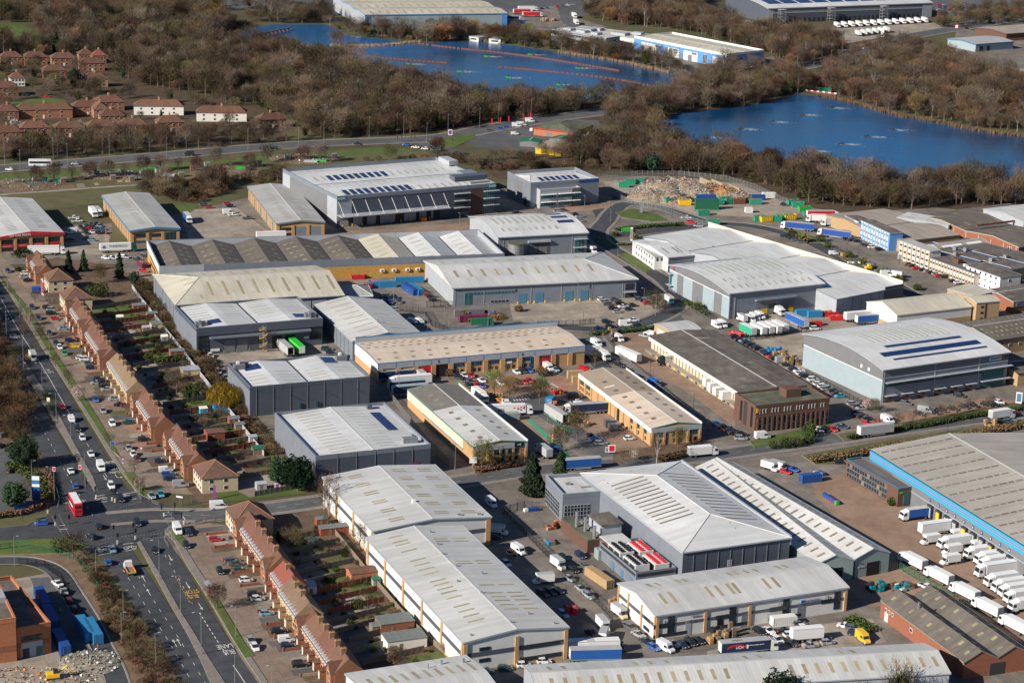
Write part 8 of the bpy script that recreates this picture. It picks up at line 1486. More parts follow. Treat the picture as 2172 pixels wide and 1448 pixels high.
NAMEOF={'hatchback':('car','car'),'saloon':('car','car'),'estate car':('car','car'),'SUV':('car','car'),'small van':('van','van'),'van':('van','van'),'camper van':('camper_van','van'),'pickup':('pickup_truck','pickup'),'box truck':('box_truck','truck'),'chiller box van':('box_truck','truck'),'double-decker bus':('double_decker_bus','bus'),'coach':('coach','coach'),'flatbed truck':('flatbed_truck','truck')}
from collections import defaultdict
grp=defaultdict(list)
for c in CARS:
 if c[6]is None:grp[(c[0],c[4],c[5])].append(c)
for(k,c,pl),L in grp.items():
 L.sort(key=lambda c:c[1]);tr=k not in NAMEOF and k not in('lorry',);cn='' if('trailer' in k or 'articulated' in k or k in('chiller box van','grey lorry'))else PAINT[c][0]+' '
 for i,q in enumerate(L):q[6]=f'{cn}{k} {pl}' if len(L)==1 else f'{ORD[i]} {cn}{k} from the left {pl}';q[7]='vehicles '+pl
PLACED={}
for k,x,y,hd,c,pl,lab,g in CARS:
 body,parts,wh,wk=VP[k];nm,cat=NAMEOF.get(k,('trailer','trailer')if 'trailer' in k and 'lorry' not in k else('lorry','lorry'))
 p=at(x,y);o=link(nm,body,None,(p.x,p.y,0.0),R(hd));tag(o,lab,cat,g)
 if nm in('car','van','camper_van','pickup_truck')or k=='box truck':
  o.material_slots[0].link='OBJECT';o.material_slots[0].material=bpy.data.materials['car_'+c]
 for pn,me in parts:link(pn,me,o)
 r={'car':.32,'van':.36,'hgv':.5}[wk]
 for a,b in wh:link('wheel',WM[wk],o,(a,b,r))
 PLACED[lab]=o
# writing and marks on vehicles
def side_text(lab,s,size,m,x,z,side,w=2.55,sx=1.0,name='lettering'):
 o=PLACED[lab];y=(w/2+.03)*side;return text(name,s,size,m,o,(x,y,z),(R(90),0,R(180)if side>0 else 0),sx=sx,depth=.01)
side_text('refrigerated lorry with round logo parked beside golden brick factory','TUDEFRIGO',1.5,'green_dk',-.4,2.9,-1);q=MB();q.tube((-6.6,-1.29,2.7),(-6.6,-1.31,2.7),.75,.75,'blue3',16);q.box(-7.9,-5.3,-1.31,-1.29,2.4,2.75,'orange');q.obj('round_logo',PLACED['refrigerated lorry with round logo parked beside golden brick factory'])
lb='navy articulated lorry with red and white swoosh at numbered units';side_text(lb,'UCH',1.0,'white',-3.2,2.4,-1);side_text(lb,'Specialist packaging carriers',.42,'white',1.4,2.9,-1);t_=text('roof_lettering','H350',1.3,'black',PLACED[lb],(-3.5,0,4.06),(0,0,R(180)),depth=.005)
q=MB()
for i in range(14):
 a0,a1=PI*(.15+.05*i),PI*(.15+.05*(i+1));q.poly([(-4+3.2*math.cos(a0),-1.30,1.7+1.7*math.sin(a0)),(-4+2.7*math.cos(a0),-1.30,1.6+1.3*math.sin(a0)),(-4+2.7*math.cos(a1),-1.30,1.6+1.3*math.sin(a1)),(-4+3.2*math.cos(a1),-1.30,1.7+1.7*math.sin(a1))],'red')
for i in range(8):
 a0,a1=-.5+.15*i,-.5+.15*(i+1);q.poly([(-2.2+1.5*math.cos(a0),-1.30,2.5+1.1*math.sin(a0)),(-2.2+1.0*math.cos(a0),-1.30,2.5+.8*math.sin(a0)),(-2.2+1.0*math.cos(a1),-1.30,2.5+.8*math.sin(a1)),(-2.2+1.5*math.cos(a1),-1.30,2.5+1.1*math.sin(a1))],'white')
q.obj('swoosh_mark',PLACED[lb])
lb='white articulated lorry with flag logos in the courtyard';side_text(lb,'MTS',1.3,'maroon',-3.6,2.3,-1)
for i,(x,z,m)in enumerate(((1.2,3.0,'red'),(2.6,2.6,'maroon'),(3.6,3.2,'red'),(3.6,2.3,'blue'),(4.6,2.8,'dark'),(4.7,3.4,'red'),(2.4,3.2,'gold'))):bx('flag_logo',PLACED[lb],x-.35,x+.35,-1.31,-1.28,z-.25,z+.25,m)
def shield(o,x,y,z,rz):
 q=MB();q.poly([(-.35,0,.45),(-.35,0,-.1),(0,0,-.5),(.35,0,-.1),(.35,0,.45)],'upsbrown');e=q.obj('shield_mark',o,(x,y,z),rz);text('shield_lettering','ups',.34,'gold',e,(0,-.02,.02),(R(90),0,0),depth=.004)
for lab,o in PLACED.items():
 if 'parcel depot row' in lab:shield(o,-3.6,-1.30,2.8,0);shield(o,-3.6,1.30,2.8,PI)
shield(PLACED['black-cab parcel lorry backed onto the depot dock'],0,-1.28,2.6,0);shield(PLACED['black-cab parcel lorry backed onto the depot dock'],0,1.28,2.6,PI)
o=PLACED['white van with green logo on the estate road'];q=MB();q.box(-1.4,-1.0,-1.06,-1.03,1.4,1.8,'green');q.box(-.95,.6,-1.06,-1.03,1.45,1.75,'dark');q.obj('logo_panel',o)
# ---------------------------------------------------------------- street furniture
def lamp_proto(h,arm,m='galv',double=False):
 q=MB();q.tube((0,0,0),(0,0,1.4),.12,.11,m,8);q.tube((0,0,1.4),(0,0,h),.09,.06,m,8);a=q.mesh('column');parts=[('column',a)]
 for s in((1,-1)if double else(1,)):
  b=MB();b.tube((0,0,h-.05),(s*arm,0,h+.15),.045,.04,m,6);parts.append(('arm',b.mesh('arm')));c=MB();c.hexa([(s*arm-.35,-.16,h+.06),(s*arm+.35,-.12,h+.06),(s*arm+.35,.12,h+.06),(s*arm-.35,.16,h+.06),(s*arm-.3,-.1,h+.2),(s*arm+.3,-.08,h+.2),(s*arm+.3,.08,h+.2),(s*arm-.3,.1,h+.2)],'c_lt');parts.append(('lantern',c.mesh('lantern')))
 return parts
LP={'tall':lamp_proto(12,2.0),'mid':lamp_proto(9,1.1),'dbl':lamp_proto(11,2.2,double=True),'short':lamp_proto(6,.5),'dark':lamp_proto(7.5,.6,'dark')}
def lamp(kind,x,y,rz,place,i):
 t=thing('street_lamp',f'{ORD[i]} street lamp from the far end {place}','street lamp',at(x,y),R(rz),'street lamps '+place)
 for pn,me in LP[kind]:link(pn,me,t)
def lamps(place,kind,rz,pts):
 for i,(x,y)in enumerate(sorted(pts,key=lambda p:p[1])):lamp(kind,x,y,rz,place,i)
lamps('in the central reservation','tall',200,[(14,718),(50,782),(90,838),(151,953),(181,1035),(120,905),(338,1228),(383,1307),(427,1387),(498,1470),(116,1067)])
lamps('along the verge beside the service road','mid',200,[(43,668),(64,697),(105,755),(17,618),(260,960),(296,1046),(365,1146),(500,1350),(577,1480)])
lamps('along the hedge bank at lower left','mid',20,[(204,1228),(262,1318),(330,1410),(258,1366),(31,1200),(68,1035)])
lamps('along the far dual carriageway','tall',-80,[(10,352),(43,365),(113,338),(143,352),(232,332),(354,338),(526,318),(633,316),(687,302),(783,291),(842,283),(856,290),(913,278),(950,285),(1017,271),(1057,261),(1126,252),(905,305)])
lamps('along the lakeside road','mid',-80,[(1216,228),(1275,215),(1335,218),(1391,203),(1447,192),(1490,185),(1537,172),(1578,165),(1658,155),(1690,148),(1726,140),(1762,133),(1786,118),(1802,120),(1848,92)])
lamps('inside the estate','mid',200,[(1160,930),(1195,962),(1136,805),(1390,670),(1139,690),(1225,640),(1365,655),(804,632),(835,638),(868,660),(900,694),(942,690),(952,695),(1035,690),(907,705),(905,980),(965,995),(846,840),(885,865)])
lamps('on dark columns along the estate roads','dark',200,[(1236,705),(1477,665),(1300,755),(1378,808),(1470,876),(1500,930),(1236,700),(2010,915),(1795,535),(1820,540),(1907,560),(1300,470),(1255,425),(1425,462)])
lamps('round the grey offices','short',200,[(1240,440),(1183,455),(1143,440),(975,478),(1295,470),(1310,545),(1285,605)])
# traffic lights
def signal(px,rz,label,yellowbox=True,back=False):
 t=thing('traffic_light',label,'traffic light',at(*px),R(rz),'traffic lights at the crossroads');q=MB();q.tube((0,0,0),(0,0,3.4),.06,.06,'dark',8);q.obj('pole',t);q=MB();q.box(-.2,.2,-.3,.3,2.5,3.7,'black');h=q.obj('signal_head',t)
 for i,m in enumerate(('red','gold','green')):q=MB();q.tube((.2,0,3.45-.36*i),(.24,0,3.45-.36*i),.11,.11,m if i==2 else 'dark',10);q.obj('lens',h)
 if yellowbox:q=MB();q.box(.5,.85,-.2,.2,.0,1.1,'white');b_=q.obj('keep_left_bollard',t);bx('bollard_face',b_,.84,.87,-.15,.15,.35,.8,'yellow')
for i,(x,y,a)in enumerate(((118,1116,110),(147,1116,110),(203,1055,-70),(184,1042,110),(237,1060,-70),(246,1058,-70),(243,1063,-70),(304,1058,-70),(343,1095,20),(371,1090,20),(385,1112,20),(241,1138,110),(250,1155,110),(283,1133,110),(288,1145,110),(48,1107,20),(102,1090,110))):signal((x,y),a,f'traffic light, {ORD[i]} counted across the crossroads from the western arm',i%2==0)
for i,(x,y)in enumerate(((843,302),(852,300),(872,300),(880,300),(960,308))):signal((x,y),180,f'far traffic light, {ORD[i]} at the distant road junction',False)
def sign(px,label,w,h,z,m,rz=-90,face=None,name='road_sign',txts=(),posts=1,back='galv'):
 t=thing(name,label,'sign',at(*px),R(rz));q=MB()
 for s in((0,)if posts==1 else(-w*.45,w*.45)):q.tube((0,s,0),(0,s,z+h),.05,.05,back,6)
 q.obj('post',t);q=MB();q.box(.05,.12,-w/2,w/2,z,z+h,m);p=q.obj('sign_plate',t)
 if face:bx('sign_face',p,.12,.14,-w*.38,w*.38,z+h*.12,z+h*.88,face)
 for s,sz,dz,mm in txts:text('lettering',s,sz,mm,p,(.15,0,z+h*dz),(R(90),0,R(90)),depth=.006)
 return t
sign((115,1014),'white signal-ahead sign with red triangle beside left carriageway',.9,1.5,2.4,'white',face='red');sign((170,1010),'white signal-ahead sign with red triangle on the central reservation',.9,1.5,2.4,'white',face='red')
sign((103,860),'yellow-topped road sign on the central reservation',1.2,1.6,1.4,'yellow',face='white');sign((33,862),'yellow-topped road sign at left edge of carriageway',1.2,1.6,1.4,'yellow',face='white');sign((40,775),'red and white level barrier sign by the box junction',.9,.5,1.8,'white',face='red');sign((52,780),'second red and white barrier sign by the box junction',.9,.5,1.6,'white',face='red')
sign((239,955),'blue direction sign on two posts at verge end',1.6,1.4,1.8,'c_gy',face='blue',posts=2);sign((300,962),'no entry sign in front garden by the crossroads terrace',.7,.7,1.6,'red',face='white');sign((261,988),'small white bus lane sign at verge',.5,1.6,1.0,'white',face='purple');sign((381,1070),'white street nameplate pointing to the estate road',2.2,.5,2.4,'white',rz=-110);sign((455,1058),'tall purple advertising banner by corner house',.8,4.2,.4,'purple',rz=-100,name='banner');sign((588,1038),'purple and white hoarding at the garden end',1.6,1.6,.6,'white',face='purple',rz=-90,name='hoarding')
_t=sign((77,1062),'tall blue forecourt totem with price panels at left',2.6,8,.4,'blue',name='totem_sign',posts=2)
for z0,z1,m_ in((1,3.2,'blue'),(3.5,4.6,'blue'),(4.7,5.6,'white'),(5.7,6.8,'blue3'),(6.9,8.2,'white')):bx('price_panel',_t,.12,.17,-1.15,1.15,z0,z1,m_)
sign((50,1082),'long blue forecourt name board',6,1.6,.8,'blue',name='name_board',rz=-60,posts=2);sign((90,630),'tall red and white sign banner beside cream hipped house',.8,7,1,'white',face='red',name='banner',rz=-80);sign((92,632),'second red and white sign banner beside hipped house',.6,6.5,1,'white',face='red',name='banner',rz=-80)
sign((1297,963),'red and white estate directory board at the courtyard exit',2.4,2.6,.8,'white',rz=-80,face='red',name='directory_board',posts=2);sign((1287,962),'white estate board left of the red one',1.2,1.8,.6,'white',rz=-80,face='galv',name='directory_board',posts=2);sign((2160,858),'white double-post logistics estate sign at right edge',2.2,4.2,.6,'white',rz=-110,face='blue2',name='estate_sign',posts=2);sign((1339,512),'white pylon sign by the white office',1.0,6.5,.3,'white',rz=-90,face='galv',name='pylon_sign');sign((1360,452),'grey pylon sign on the grass island',1.4,5,.2,'galv',rz=-90,name='pylon_sign');sign((2028,70),'red and white retail sign by the distant road',2.6,3,3.5,'red',face='white',name='estate_sign',rz=-90);sign((1871,80),'white banner sign below the dark hub warehouse',2.4,7,.3,'white',name='estate_sign',rz=-90);sign((955,288),'pink-topped totem by the far junction',2.2,3.2,.4,'white',face='purple',name='pylon_sign',rz=-90);sign((1003,990),'white unit board beside grey-roof brick unit',2.4,2.2,1.4,'white',name='unit_board',rz=-80)
for i,(x,y)in enumerate(((1043,266),(1061,264),(1079,261),(1110,256),(1125,254))):sign((x,y),f'red flag banner, {ORD[i]} from the left outside tyre depot',.7,3,1.2,'red',rz=-90,name='flag_banner',)
# bus shelter, guard rails
t=thing('bus_shelter','grey bus shelter on the footway below the crossroads','bus shelter',at(432,1248),AR);bx('roof',t,0,4.2,0,1.4,2.3,2.42,'c_lt')
for x in(.05,4.1):bx('post',t,x,x+.08,1.3,1.38,0,2.3,'dark')
bx('back_panel',t,.1,4.1,1.34,1.38,.3,2.2,'glass');bx('advert_panel',t,4.1,4.16,.1,1.3,.3,2.2,'red');bx('bench',t,.6,3.6,.9,1.25,.45,.5,'red')
def rail(label,pts,h=1.1,m='galv',name='guard_rail'):
 P=[at(*p)for p in pts];t=thing(name,label,'railing',P[0]);o=P[0]
 for i in range(len(P)-1):
  a,c=P[i]-o,P[i+1]-o;L=(c-a).length;n=max(1,round(L/2));ang=math.atan2((c-a).y,(c-a).x);st=L/n;q=MB();q.box(0,st,-.025,.025,h-.05,h,m);q.box(0,st,-.025,.025,.15,.2,m);q.box(-.03,.03,-.03,.03,0,h,m)
  for k in range(1,12):q.box(st*k/12-.012,st*k/12+.012,-.012,.012,.2,h-.05,m)
  me=q.mesh('rail_panel')
  for k in range(n):link('rail_panel',me,t,a+(c-a)*(k/n),ang)
 return t
rail('grey guard rail at the near corner of the crossroads',[(350,1130),(362,1120),(372,1115)]);rail('grey guard rail curving into the lower service road',[(352,1135),(348,1145),(358,1162)]);rail('grey guard rail on the far corner of the crossroads',[(290,1045),(300,1062)]);rail('pale guard rail on the east arm footway',[(322,1066),(338,1072)]);rail('guard rail beside the western footway',[(120,1040),(126,1062),(122,1078)])
# palisade and mesh fences
def pal(label,pts,h=2.4,m='galv',bay=2.75,n=10,name='palisade_fence'):return fence(label,pts,h,m,name,bay,m,'fence','security fences',pales=n)
pal('grey palisade fence beside the grey-roof brick unit',[(824,838),(862,888),(905,940),(955,990)]);pal('grey palisade fence along the parcel depot yard',[(1278,722),(1300,748),(1350,790),(1400,830),(1450,870),(1510,915)]);pal('black railing in front of units four and five',[(1140,693),(1230,690),(1262,686)],2.4,'dark');pal('black gates of the container yard',[(905,652),(965,650)],2.6,'dark');pal('black security fencing by the estate gatehouse',[(850,660),(900,665),(915,690),(950,705),(1000,705)],2.4,'dark',n=7);pal('dark fence behind the arched unit yard',[(1580,722),(1640,716),(1700,705),(1722,703)],2.2,'dark',n=7);pal('black fence along logistics warehouse flank',[(1708,795),(1760,825),(1810,852),(1850,875)],2.4,'dark',n=6);pal('grey fence of the recycling yard',[(1280,405),(1330,430),(1400,445),(1460,470),(1500,480)],2.6,'galv');pal('grey fence on the lakeside of the recycling yard',[(1270,378),(1340,372),(1440,372),(1540,382),(1600,400),(1660,428),(1700,440)],2.6,'galv',n=7);pal('green mesh fence through the lorry yard',[(1905,1205),(1960,1238),(2010,1268),(2060,1300)],2.4,'green_dk',n=8);pal('black fence down the middle of the shaded yard',[(1070,1090),(1110,1130),(1165,1185),(1215,1235),(1270,1285),(1300,1318)],2.2,'dark',n=7);pal('black gate fence before process hall office',[(1066,1090),(1112,1078),(1145,1080)],2.6,'dark',n=7);pal('dark fence beside the arched unit',[(1410,615),(1450,642),(1500,672),(1540,695)],2.2,'dark',n=6);pal('green railing at the courtyard exit',[(1160,935),(1180,950),(1210,975)],2.0,'green_dk',n=7);pal('dark fence behind the white office lawn',[(1372,582),(1420,590),(1440,600)],2.2,'dark',n=6);pal('site fence round the building plot',[(-20,1168),(40,1160),(110,1172),(165,1190),(190,1220),(215,1262)],2.0,'green_dk',n=5,bay=3.2);pal('black fence along the curved access road',[(40,1196),(95,1202),(130,1228),(150,1262)],2.0,'black',n=8);pal('grey fence before the white stepped sheds',[(1760,525),(1830,562)],2.2,'dark',n=6);pal('palisade fence behind estate parking',[(1250,712),(1300,708),(1350,702),(1395,700)],2.2,'green_dk',n=8);pal('grey wooden garden fence by the crossroads corner house',[(385,1072),(430,1066)],1.7,'wood_gr',n=9);pal('fence at the corner garden south of the crossroads',[(415,1112),(478,1102)],1.7,'wood',n=9);pal('wooden fence behind hipped cream house lawn',[(80,640),(128,640)],1.7,'wood_gr',n=9);pal('grey roadside fence by the distant road',[(1570,175),(1640,155),(1700,142)],2.0,'wood_gr',n=4,bay=4)
# ---------------------------------------------------------------- yards: containers, skips, heaps
def container(px,L,c,label,rz=U,h=2.6,name='shipping_container',cat='container',z=0):
 p=at(*px);t=thing(name,label,cat,(p.x,p.y,z),R(rz));w=2.44;q=MB();n=int(L/.6);st=L/n
 for i in range(n):
  for y,s in((0,1),(w,-1)):
   q.box(i*st,i*st+st*.5,min(y,y-s*.04),max(y,y-s*.04),.15,h-.12,c);q.box(i*st+st*.5,(i+1)*st,min(y,y+s*.02),max(y,y+s*.02),.15,h-.12,c)
 q.box(.02,L-.02,.03,w-.03,.1,h-.05,c);q.obj('side_panel',t);q=MB();q.box(-.02,L+.02,-.05,w+.05,h-.06,h,c)
 for i in range(n):q.box(i*st,i*st+st*.5,.1,w-.1,h,h+.03,c)
 q.obj('roof',t);q=MB()
 for x in(0,L):q.box(x-.08,x+.08,-.08,.08,0,h,c);q.box(x-.08,x+.08,w-.08,w+.08,0,h,c)
 q.box(-.05,L+.05,-.06,.06,0,.16,c);q.box(-.05,L+.05,w-.06,w+.06,0,.16,c);q.obj('frame',t)
 for y in(.1,w/2+.05):q=MB();q.box(L+.02,L+.06,y,y+w/2-.15,.2,h-.15,c);q.box(L+.06,L+.1,y+.4,y+.45,.25,h-.2,'galv');q.obj('door',t)
 return t
container((782,612),12.2,'blue3','sky-blue container at left of the row below golden brick wall',17);container((840,602),12.2,'blue3','sky-blue container at right of the row below golden brick wall',17);container((888,626),12.2,'blue','dark blue container end-on in the container yard',118);container((899,626),12.2,'blue3','sky-blue container beside the dark blue one',118)
for i,(px,c,l)in enumerate((((965,672),'wood_r','faded pink container beside unit four'),((975,684),'bk_o','second faded pink container beside unit four'))):container(px,12.2,'maroon' if i else 'c_md',l,17)
container((1000,690),9,'green_dk','green container with tarpaulin among pallets',10)
container((72,1262),12,'blue','dark blue site cabin row beside orange brick building, farthest',-66);container((88,1300),12,'blue','dark blue site cabin in middle of the row by orange building',-66);container((110,1352),12,'blue','nearest dark blue site cabin beside orange building',-66);container((160,1325),12,'blue3','bright blue container standing alone on the building site',-66,2.9);container((178,1330),12,'blue3','second bright blue container with pale roof on building site',-66,2.9)
container((1702,1025),7,'blue','blue container office with white roof by the striped yard',20);container((1240,1218),12,'bk_t','tan container along the central yard fence',-60);container((1640,1330),7,'c_w','white container beside cars at numbered units',18);container((1790,665),0.1+6,'blue','blue container end among red skips',20)if 0 else None
container((1690,672),6,'blue3','blue container with junk on its roof in arched unit yard',15);container((1715,674),6,'blue3','second blue container beside it in arched unit yard',15);container((1010,432),8,'c_gn','pale green container by parcel warehouse corner',20);container((1040,420),9,'c_bl','tall grey-blue container stack by grey warehouse',110,5)
container((1475,445),12,'green_dk','dark green two-storey site office in the recycling yard',8,5.2,'site_office','cabin');container((1582,452),3.5,'c_w','small white weigh cabin in the recycling yard',10);container((1595,425),7,'blue','blue site cabin by white hut in recycling yard',10);container((1618,420),7,'c_w','white site hut in recycling yard',10);container((1478,425),10,'blue','blue container before the rubbish heaps',8);container((1205,805),6,'bk_t','cream timber store with cones on top beside brick range',12,3.0,'timber_store','store');container((1215,815),9,'bk_t','lower cream timber store beside brick range',12,2.8,'timber_store','store');container((1170,862),4,'blue3','blue waste container in the courtyard',70,3.0);container((1060,893),7,'c_gn','pale open container beside flag-logo lorry',15)
def skip(px,c,label,L=6,rz=U,h=2.0,fill='wood'):
 p=at(*px);t=thing('waste_skip',label,'skip',p,R(rz));w=2.4;q=MB()
 q.hexa([(.5,0,.1),(L-.3,0,.1),(L-.3,w,.1),(.5,w,.1),(0,-.05,h),(L,-.05,h),(L,w+.05,h),(0,w+.05,h)],c,skip=(1,));q.obj('body',t)
 q=MB();q.box(.1,L-.1,.05,w-.05,h-.5,h-.45,fill)
 rg=random.Random(px[0])
 for i in range(14):x,y=rg.uniform(.4,L-.8),rg.uniform(.2,w-.8);q.box(x,x+rg.uniform(.3,1.2),y,y+rg.uniform(.2,.6),h-.5,h+rg.uniform(-.3,.25),('wood','card','galv','wood_gr')[i%4])
 q.obj('waste_load',t);q=MB()
 for i in range(int(L/1.0)):q.box(i+.3,i+.4,-.1,-.02,.3,h-.1,c)
 q.box(0,L,-.1,w+.1,h-.06,h+.02,c,skip=(0,1));q.obj('rim',t);return t
G='green'
mat('skpg',(0.02,0.26,0.16),.6,(0.03,0.32,0.20),.8)
for i,(x,y,c)in enumerate(((1325,392,'skpg'),(1343,391,'skpg'),(1360,391,'rust'),(1376,390,'skpg'),(1392,389,'rust'),(1410,388,'skpg'),(1428,387,'rust'),(1312,398,'skpg'))):skip((x,y),c,f'waste skip, {ORD[i]} in the far row of the recycling yard',6,8,3,'rust')
for i,(x,y,c)in enumerate(((1478,438,'skpg'),(1510,436,'skpg'),(1540,434,'skpg'),(1555,433,'rust'),(1600,470,'skpg'),(1615,472,'yellow'),(1632,470,'skpg'),(1648,468,'green'),(1665,468,'yellow'),(1680,440,'skpg'),(1695,450,'green'),(1672,436,'skpg'),(1500,478,'skpg'),(1480,458,'skpg'),(1412,432,'skpg'),(1440,436,'yellow'),(1525,430,'skpg'),(1572,432,'rust'),(1590,434,'skpg'),(1705,460,'skpg'))):skip((x,y),c,f'waste skip, {ORD[i]} in the near rows of the recycling yard',6.5,10+7*(i%3),2.7,'rust')
skip((1745,672),'red','left large red skip filled with wood',7,15);skip((1760,680),'red','right large red skip filled with wood',8,12);skip((1725,692),'red','small red skip beside blue trailer',4,15);skip((780,605),'red','open red skip of cardboard in container yard',7,-20,1.8);skip((775,614),'red','red compactor bin beside blue containers',3,20,2.4);skip((745,593),'red','red skip behind pyramid canopy',6,15);skip((290,562),'maroon','maroon open skip beside golden brick factory',7,-60,2.2);skip((1318,492),'green','green skip beside yellow gorse',5,10,1.6);skip((148,738),'yellow','orange builders skip in a front garden',4,15,1.2);skip((926,797),'blue','blue skip beside open door of brick range',3.4,15,2.0);skip((1175,838),'red','red skip in courtyard flower bed',4,30,1.6);skip((1200,1302),'red','left red wheeled bin in shaded yard',2,20,1.8);skip((1212,1303),'red','right red wheeled bin in shaded yard',2,20,1.8);skip((1545,712),'red','red scrap skip by depot vans',6,-40,1.8);skip((478,752-24),'maroon','x',.5,0,.4)if 0 else None;skip((893,470),'orange','orange tipping skip before the parcel warehouse',3,20,1.8)
# box / pallet stacks: each stack a thing with its boxes
def stack(px,n,m,label,spread=(6,4),sz=(1.1,1.0,.9),mh=3,rz=U,name='pallet_stack',cat='stack'):
 rg=random.Random(int(px[0]*13+px[1]));t=thing(name,label,cat,at(*px),R(rz));ms=m if isinstance(m,(list,tuple))else[m];me={}
 for mm in ms:q=MB();q.box(-.5,.5,-.5,.5,.12,.98,mm);q.box(-.5,.5,-.5,-.35,0,.1,'wood');q.box(-.5,.5,.35,.5,0,.1,'wood');me[mm]=q.mesh('crate')
 nx=max(1,int(spread[0]/sz[0]));k=0;cells=[(i,j)for i in range(nx)for j in range(max(1,int(spread[1]/sz[1])))];rg.shuffle(cells)
 for(i,j)in cells:
  for h in range(rg.randint(1,mh)):
   if k>=n:return t
   o=link('crate',me[rg.choice(ms)],t,(i*sz[0],j*sz[1],h*sz[2]),rg.uniform(-.08,.08));o.scale=sz;k+=1
 return t
stack((1632,752),24,'blue3','block of blue plastic crates beside depot car row',(8,5),(1.2,1.2,1.0),2);stack((1655,768),34,['card','wood'],'stacks of brown wooden pallets left of logistics warehouse',(8,7),(1.2,1.2,1.0),3);stack((1672,775),30,['card','wood'],'taller brown pallet stacks right against logistics warehouse',(7,7),(1.2,1.2,1.0),3);stack((1508,1365),16,['card','wood'],'cardboard and pallet stack outside unit thirteen',(6,3),(1.1,1,.9),3);stack((1540,1352),14,'wood','tall wooden crate stack near lorry at numbered units',(4,3),(1.1,1,.9),4);stack((1515,1345),12,'black','black plastic drums by numbered units',(4,2),(1,1,.9),2);stack((1300,1285),14,['card','c_w'],'rubbish and cardboard heap at end of central fence',(5,4),(.9,.9,.7),2);stack((1150,1120),12,['card','wood_r'],'cable drum pallets by the central fence',(3,8),(1,1,.9),2,rz=-60);stack((1085,1180),20,['c_w','card','dark'],'bagged waste pile beside the white van',(6,5),(.9,.9,.6),2);stack((1010,672),18,['wood','rust','blue3'],'mixed pallet pile under trees at unit four',(10,4),(1.1,1,.8),2);stack((1045,680),14,['wood_r','card'],'rusty crates and pallets beside green container',(6,4),(1,1,.8),3);stack((1280,712),16,['card','wood'],'brown pallet heap inside depot fence',(6,4),(1,1,.8),3);stack((1298,725),14,['wood','dark'],'dark pallet pile inside depot fence',(4,4),(1,1,.9),3);stack((1240,905),10,['card','wood'],'pallets by the curtain lorry',(3,3),(1,1,.8),2);stack((1790,545),10,['card'],'cardboard heap beside the white small van',(4,3),(1,1,.8),2);stack((1805,560),14,['blue3','c_w'],'blue plastic waste heap by the stepped sheds',(9,3),(1,1,.6),1);stack((2095,905),14,['card','wood'],'pallet stacks at right edge of estate road',(5,4),(1,1,.9),3);stack((1215,800),10,['orange','purple'],'orange and purple traffic cones piled on cream store',(6,2),(.9,.9,.7),1);stack((1880,1262),26,['galv','teal','rust'],'scaffolding and steel stock pile in the lorry yard approach',(12,7),(1.6,1,.7),2);stack((1850,1255),16,['teal','dark'],'green stillages beside narrow shed',(8,4),(1.5,1,.9),2);stack((1925,1290),16,['rust','galv','orange'],'orange and grey steel lengths beside brick sheds',(10,4),(2.2,.8,.5),1);stack((1775,1070),8,['purple','green','blue'],'purple green and blue recycling bins by narrow shed',(2,9),(1.1,1.1,1.3),1,rz=23);stack((1735,1010),6,['blue','c_lt'],'blue and grey bins beside container office',(3,3),(1,1,1.2),1);stack((1165,1155),8,['blue3','red','wood'],'cable reels and blue drum by fence',(3,4),(1.2,1.2,1.1),1);stack((1115,1085),6,['blue','c_w'],'blue and white totes beside black gate',(5,2),(1.2,1.2,1.1),1);stack((1400,132),16,['c_w','orange'],'white bags and orange machinery outside blue and white units',(14,4),(1.4,1.2,1),1,rz=-30);stack((1235,300),20,['black'],'stacks of black tyres beside the tyre depot',(14,5),(1,1,.9),2,rz=30);stack((1180,306),10,['black','dark'],'tyre pile by the depot shelters',(8,3),(1,1,.9),2);stack((1150,46),20,['card','bk_t'],'tan pallet stacks beyond the far lake',(14,8),(1.4,1.4,1.1),2)
stack((1240,1135),8,['galv','dark'],'steel cabinets beside plant compound',(3,6),(1.1,1,1.6),1)
# rubbish heaps of the recycling yard, building site spoil: countless scraps
def heap(label,px,rx,ry,h,n,cols,seed,sz=.5):
 rg=random.Random(seed);p=at(*px);q=MB();ks=[q.mi(c)for c in cols];q0=MB()
 N=16
 for i in range(N):
  for j in range(5):
   a0,a1=2*PI*i/N,2*PI*(i+1)/N;r0,r1=j/5,(j+1)/5
   f=[(p.x+rx*r*math.cos(a),p.y+ry*r*math.sin(a),h*(1-r*r)*(.8+.3*noise.noise((r*3,a,seed))))for r,a in((r0,a0),(r1,a0),(r1,a1),(r0,a1))];i0=len(q.v);q.v+=f;q.f.append((i0,i0+1,i0+2,i0+3));q.m.append(ks[0])
 for k in range(n):
  a,r=rg.uniform(0,2*PI),math.sqrt(rg.random());x,y,z=p.x+rx*r*math.cos(a),p.y+ry*r*math.sin(a),h*(1-r*r)*rg.uniform(.8,1.1);v=Vector((rg.gauss(0,1),rg.gauss(0,1),rg.gauss(0,1))).normalized();w_=v.orthogonal().normalized();s=sz*rg.uniform(.3,1.1);c=Vector((x,y,z+.1));i0=len(q.v);q.v+=[tuple(c-v*s),tuple(c+w_*s*.5),tuple(c+v*s),tuple(c-w_*s*.5+Vector((0,0,.2)))];q.f.append((i0,i0+1,i0+2,i0+3));q.m.append(rg.choice(ks))
 return tag(q.obj('waste_heap'),label,'heap',kind='stuff')
TR=['sandpile','c_lt','kerb','card','sandpile','wood','wood_gr','kerb','dark','galv','c_w','maroon','skpg','wood_gr','bk_t','c_w','teal','red','blue']
for i,(x,y,rx,h)in enumerate(((1372,420,13,5),(1400,404,14,6),(1425,424,11,5),(1450,402,13,6),(1482,412,10,5))):heap(f'mixed rubbish mound, {ORD[i]} from the left in the recycling yard',(x,y),rx,rx*.9,h,1500,TR,i,.4)
